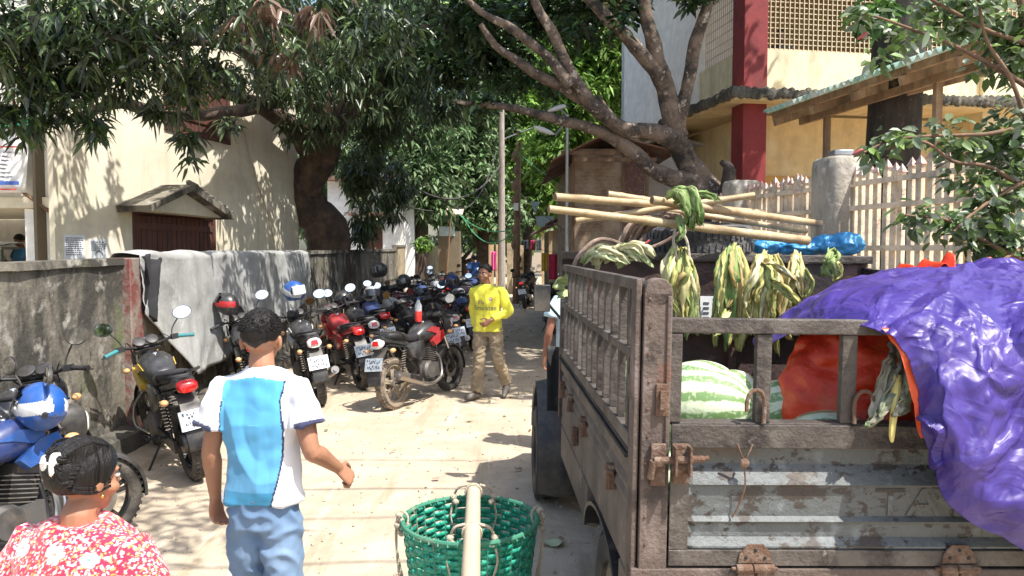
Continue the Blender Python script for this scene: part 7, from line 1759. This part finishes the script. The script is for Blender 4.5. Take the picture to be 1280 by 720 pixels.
mb = MB(); mb.ell(HM @ V3((0, .090, -.057)), (.021, .006, .0055), None, 10, 6); mb.build('lips', mat('lips', (.20,.06,.05), .5), PY, ang=180)
def yc(c):
    if c[2] > 1.418 and V3((c[0]-.015, c[1]-.01, 0)).length < .10: return (.03, .04, .03)
    for s in 'LR':
        a = V3(c)-J['sh'+s]
        if abs(c[0]) > .07 and abs(c[1]-.012-.02*math.copysign(1, c[1]-.012)) < .006 and c[2] > 1.36 and abs(c[0]) < .19: return (.04, .10, .03)
    k = 1+.08*fbm(c, 8); return (.66*k, .62*k, .06)
mb = MB(); shirt_prims(mb, J, .84, 1.86, .98, .015); ys = remesh(mb, 'jersey', M['cloth_v'], PY, .0065, 3, fold(.011, 8, 11, .6), yc)
mb = MB(); trouser_prims(mb, J, .93, 1.02)
def khaki(c):
    k = fbm(c, 7, 3)*.25; return tuple(V3((.24, .19, .13))*(1+k)+V3((.10,.08,.05))*max(0, nz(c, 12)))
remesh(mb, 'trousers', M['denim_v'], PY, .008, 3, fold(.014, 11, 5, 1.6), khaki)
shoes(J, PY, mat('worn_grey_shoe', (.10,.085,.075), .7, layers=[((.35,.33,.3), 14, .6, .05)]), None)
# jersey print pressed on the chest
dg = bpy.context.evaluated_depsgraph_get(); bv = BVHTree.FromPolygons([v.co for v in ys.data.vertices], [tuple(p.vertices) for p in ys.data.polygons])
def press(s, size, x, z, m_, name):
    me = text_mesh(s, size, 0, False)
    bm = bmesh.new(); bm.from_mesh(me); bmesh.ops.triangulate(bm, faces=bm.faces); bmesh.ops.subdivide_edges(bm, edges=bm.edges, cuts=1); bm.to_mesh(me); bm.free()
    for v in me.vertices:
        q = V3((x-v.co.x, .5, z+v.co.y)); h = bv.ray_cast(q, V3((0, -1, 0)))
        v.co = V3((q.x, (h[0].y if h[0] else .13)+.003, q.z))
    me.materials.append(m_); return link(name, me, ys)
press('Fly', .075, .05, 1.175, M['ink'], 'printed_lettering'); press('Emirates', .082, .012, 1.105, M['ink'], 'printed_lettering')
mb = MB(); h = bv.ray_cast(V3((-.06, .5, 1.235)), V3((0, -1, 0))); yb = (h[0].y if h[0] else .13)
mb.ell((-.06, yb, 1.235), (.026, .006, .030), None, 16, 8); mb.m(1).ell((-.06, yb+.003, 1.235), (.017, .006, .020), None, 12, 8); mb.build('crest', [M['v_red'], mat('crest_pale', (.6,.5,.5), .6)], ys, ang=180)
# ---------------------------------------------------------------- woman, lower left corner
Yw = 2.05; PW = thing('person', 'woman seen from behind with pinned-up black hair and a red floral top', 'person', (pt(98, 600, Yw).x, Yw, -.01), (0, 0, R(-12)), 'people')
J = jn(pe=(0,0,.74), ch=(0,0,.98), nk=(0,.0,1.175), hd=(.0,.03,1.272), shL=(-.172,0,1.07), elL=(-.235,-.01,.88), wrL=(-.2,.14,.72), shR=(.172,0,1.07), elR=(.235,-.01,.88), wrR=(.2,.14,.72),
       hpL=(-.085,0,.70), knL=(-.09,.03,.40), anL=(-.09,-.02,.08), ftL=(-.09,.11,.035), hpR=(.085,0,.70), knR=(.09,.03,.40), anR=(.09,-.02,.08), ftR=(.09,.11,.035))
mb = MB(); body_prims(mb, J, .95, .85); HM = head_prims(mb, J, R(-17), R(-6), .95)
hand(mb, J['wrL'], (.1,.8,-.5), (.8,.2,.1), (0,-.3,-1), .6, .9); hand(mb, J['wrR'], (-.1,.8,-.5), (-.8,.2,.1), (0,-.3,-1), .6, .9)
remesh(mb, 'body', M['skin_v'], PW, .0048, 3, None, skincol((.34, .165, .095)))
face_bits(HM, PW); hair_mesh(HM, PW, 'woman')
mb = MB()   # twisted knot and strands pinned at the back
for k in range(46):
    a = k*.137*2; r0 = .018+.030*random.random()
    P_3 = [HM @ V3((x_, y_, z_)) for x_, y_, z_ in ((.085*math.cos(a*1.1)*.9, -.07+.02*math.sin(a), .045+.045*math.sin(a)), (r0*1.3*math.cos(a), -.106, .045+r0*1.2*math.sin(a)), (r0*.7*math.cos(a+1.5), -.118, .05+r0*.7*math.sin(a+1.5)), (r0*.5*math.cos(a+2.6), -.108, .05+r0*.5*math.sin(a+2.6)))]
    mb.tube(smooth_path(P_3, 5), lerpr([.004, .006, .006, .003], 16), 5)
for k in range(220):
    q = random.random(); sgn = 1 if k % 2 else -1; z0 = -.065+.155*q
    pth = [(sgn*.080*(1-.3*q), .03, z0*.8+.03), (sgn*.083*(1-.25*q*q), -.03, z0+.03), (sgn*.062, -.090+.015*q, z0*.8+.035), (sgn*.020, -.110, .045+.2*z0)]
    mb.tube(smooth_path([HM @ V3(p) for p in pth], 5), lerpr([.0012, .0022, .0022, .002], 16), 4)
for k in range(0):
    x = random.uniform(-.05, .06); mb.tube([HM @ V3((x, -.09, -.01)), HM @ V3((x*1.0, -.082, -.045)), HM @ V3((x*.95+random.uniform(-.01,.01), -.060, -.078+random.uniform(-.01,.015)))], [.003, .002, .0006], 4)
mb.build('hair_knot', M['hair'], PW, ang=180)
clip_m = mat('pearly_clip', (.72,.68,.55), .25, coat=.6, layers=[((.85,.84,.8), 12, .5, .1)])
mb = MB()
for (x, w, h_) in ((-.034, .0155, .025), (.008, .0135, .036)):
    c = V3((x+.014, -.120, .058)); mb.loft([[HM @ (c+V3((w*math.cos(a)*k, -d, h_*math.sin(a)*k))) for a in [2*math.pi*i/20 for i in range(20)]] for d, k in ((-.02, .95), (0, 1), (.006, .85), (.008, .5))])
mb.tube([HM @ V3((-.02, -.130, .06)), HM @ V3((.022, -.136, .065))], .004, 6)
mb.build('hair_clip', clip_m, PW, ang=60)
mb = MB(); mb.ell(HM @ V3((.086, .0, -.043)), (.006, .006, .006)); mb.build('earring', mat('gold', (.7,.45,.12), .25, 1, var=0), PW, ang=180)
FL = [(.01,0,1.035,.032,0), (-.125,0,1.05,.034,0), (.11,0,1.03,.025,1), (.19,0,.95,.045,2), (.06,0,.93,.03,0), (-.06,0,.94,.03,1), (-.15,0,.92,.035,0)]
def floral(c):
    x, y, z = c
    for fx, fy, fz, r_, k in FL:
        if y > .01: break
        dz = z+.6*y-fz; dd = math.hypot(x-fx, dz); a = math.atan2(dz, x-fx)
        if dd < r_*(.74+.26*abs(math.cos(a*3))):
            if dd < r_*.22: return (.75,.25,.2) if k == 0 else (.15,.4,.65)
            if k == 1 and dd > r_*.6: return (.35,.6,.75)
            if abs(math.cos(a*3)) < .22 and dd > r_*.35: return (.72,.30,.33)
            return (.85,.80,.78) if k < 2 else (.72,.76,.88)
    a = nz(c, 110, 1); b = nz(c, 130, 7)
    if a > .30: return (.85, .62, .60)
    if b > .30: return (.85, .36, .12)
    if b < -.42: return (.85,.82,.8)
    return (.66, .028, .075)
mb = MB(); shirt_prims(mb, J, .66, .55, 1.08); remesh(mb, 'floral_top', M['cloth_v'], PW, .0042, 3, fold(.008, 9, 21, .6), floral)
mb = MB(); mb.loft([superring((0, 0, z), a, a*.75, 28, 2.2, 'z') for z, a in ((.09, .20), (.3, .185), (.5, .175), (.70, .17), (.76, .155))]); remesh(mb, 'skirt', vmat('plain_cloth', .9, .2, 300), PW, .012, 3, fold(.012, 10, 31, .15), lambda c: (.08, .05, .12))
shoes(J, PW, mat('brown_sandal', (.12,.07,.05), .7), None)
PW.scale = (.95, .95, .95)
# ---------------------------------------------------------------- simpler figures, small in the picture
def small_person(label, loc, rz, J, shirtc, trouc, skin, sleeve=.6, yaw=0, pitch=0, hem=.84, vox=.012):
    p = thing('person', label, 'person', loc, (0, 0, rz), 'people'); mb = MB(); body_prims(mb, J, .95); HM = head_prims(mb, J, yaw, pitch)
    hand(mb, J['wrL'], (J['wrL']-J['elL']), (.3,.5,.3), (.8,0,-.3), .7); hand(mb, J['wrR'], (J['wrR']-J['elR']), (-.3,.5,.3), (-.8,0,-.3), .7)
    remesh(mb, 'body', M['skin_v'], p, .0065, 3, None, skincol(skin)); face_bits(HM, p); hair_mesh(HM, p, 'short')
    mb = MB(); shirt_prims(mb, J, hem, sleeve, .97); remesh(mb, 'shirt', M['cloth_v'], p, .009, 3, fold(.01, 8, 3, .6), lambda c: shirtc)
    mb = MB(); trouser_prims(mb, J, J['pe'].z+.03); remesh(mb, 'trousers', M['denim_v'], p, .011, 3, fold(.012, 10, 5, 1.5), lambda c: trouc)
    shoes(J, p, M['rubber'], None); return p, HM
def stand(**k):
    j = jn(pe=(0,0,.90), ch=(0,.0,1.20), nk=(0,0,1.43), hd=(0,.03,1.54), shR=(.17,0,1.36), elR=(.22,-.02,1.09), wrR=(.23,.05,.85), shL=(-.17,0,1.36), elL=(-.22,-.02,1.09), wrL=(-.23,.05,.85),
       hpR=(.09,0,.86), knR=(.10,.02,.48), anR=(.10,0,.085), ftR=(.12,.13,.035), hpL=(-.09,0,.86), knL=(-.10,.02,.48), anL=(-.10,0,.085), ftL=(-.12,.13,.035))
    for a, b in k.items(): j[a] = V3(b)
    return j
small_person('person in a pale blue shirt standing beyond the truck, only an arm and side showing', (pt(718, 400, 6.9).x, 6.9, 0), R(15), stand(elL=(-.25,-.03,1.10), wrL=(-.27,.03,.86)), (.45,.62,.72), (.08,.09,.12), (.30,.13,.08), sleeve=.55)
pp, HMq = small_person('person in a blue shirt reading papers at the desk in the left porch', (-9.02, 14.0, .45), R(150), stand(elR=(.24,.05,1.12), wrR=(.08,.27,1.15), elL=(-.24,.05,1.12), wrL=(-.06,.27,1.15)), (.05,.22,.42), (.06,.06,.07), (.28,.13,.08), yaw=0, pitch=-.5)
mb = MB(); mb.box((0, .36, 1.20), (.21, .004, .15), (.5, 0, 0)); o = mb.build('paper', M['paper'], recenter=False, smooth=False); o.matrix_world = Matrix.Translation((-9.02, 14.0, .45)) @ Matrix.Rotation(R(150), 4, 'Z'); tag(o, 'sheet of paper held by the person in the left porch', 'paper')
# person inside the upper room, on a stool
J = stand(pe=(0,0,.50), ch=(0,0,.80), nk=(0,.02,1.03), hd=(0,.05,1.14), shR=(.17,0,.96), elR=(.22,.05,.70), wrR=(.1,.28,.68), shL=(-.17,0,.96), elL=(-.22,.05,.70), wrL=(-.1,.28,.68), hpR=(.09,0,.50), knR=(.11,.40,.50), anR=(.11,.40,.09), ftR=(.11,.53,.035), hpL=(-.09,0,.50), knL=(-.11,.40,.50), anL=(-.11,.40,.09), ftL=(-.11,.53,.035))
bx = pt(976, 47, 13.0)
small_person('person seated inside the upper room, dimly seen through the gridded window', (bx.x, 13.0, 4.26), R(160), J, (.05,.05,.06), (.05,.05,.06), (.2,.1,.07), hem=.45)
t = thing('stool', 'wooden stool under the person in the upper gridded room', 'stool', (bx.x, 13.0, 4.26)); mb = MB(); mb.b2((-.2,-.2,.36), (.2,.2,.40)); mb.build('seat', M['wood'], t, smooth=False)
for x in (-.17, .17):
    for y in (-.17, .17): mb = MB(); mb.b2((x-.02,y-.02,0), (x+.02,y+.02,.36)); mb.build('leg', M['wood'], t, smooth=False)
small_person('distant person in a dark blue shirt at the far end of the motorcycle rows', (pt(592, 312, 25).x, 25, 0), R(30), stand(), (.02,.07,.22), (.05,.05,.07), (.2,.1,.07))
# ================================================================ CAMERA, SKY, SUN
cam = bpy.data.cameras.new('camera'); co = bpy.data.objects.new('camera', cam); COL.objects.link(co)
cam.sensor_width = 36; cam.lens = F/1280*36; cam.clip_start = .05; cam.clip_end = 2000
co.location = (0, 0, CAMH); co.rotation_euler = (math.pi/2-PITCH, 0, 0); scene.camera = co
EL, dx, dy = R(60), .78, -.62    # direction towards the sun (right, behind the camera)
sl = bpy.data.lights.new('sun', 'SUN'); sl.energy = 4.6; sl.angle = R(.53); sl.color = (1, .955, .88)
so = bpy.data.objects.new('sun', sl); COL.objects.link(so)
h = math.hypot(dx, dy); toward = Vector((dx/h*math.cos(EL), dy/h*math.cos(EL), math.sin(EL)))
so.rotation_euler = toward.to_track_quat('Z', 'Y').to_euler()
w = bpy.data.worlds.new('World'); scene.world = w; w.use_nodes = True; nt = w.node_tree
sky = nt.nodes.new('ShaderNodeTexSky'); sky.sky_type = 'NISHITA'; sky.sun_disc = False; sky.sun_elevation = EL; sky.sun_rotation = math.atan2(toward.x, toward.y)
sky.air_density = 1.2; sky.dust_density = 2.5; sky.ozone_density = 1
nt.links.new(sky.outputs[0], nt.nodes['Background'].inputs[0]); nt.nodes['Background'].inputs[1].default_value = .15
vs_ = scene.view_settings; scene.display_settings.display_device = 'sRGB'; vs_.view_transform = 'Standard'; vs_.look = 'None'; vs_.exposure = .82; vs_.gamma = 1; vs_.use_curve_mapping = False
for o in bpy.data.objects:
    if o.get('label') and not 4 <= len(o['label'].split()) <= 16: print('LABEL', len(o['label'].split()), o['label'])
scene.cycles.max_bounces = 7; scene.cycles.diffuse_bounces = 4; scene.cycles.glossy_bounces = 3; scene.cycles.transmission_bounces = 4; scene.cycles.transparent_max_bounces = 6
scene.cycles.use_denoising = True; scene.cycles.sample_clamp_indirect = 8
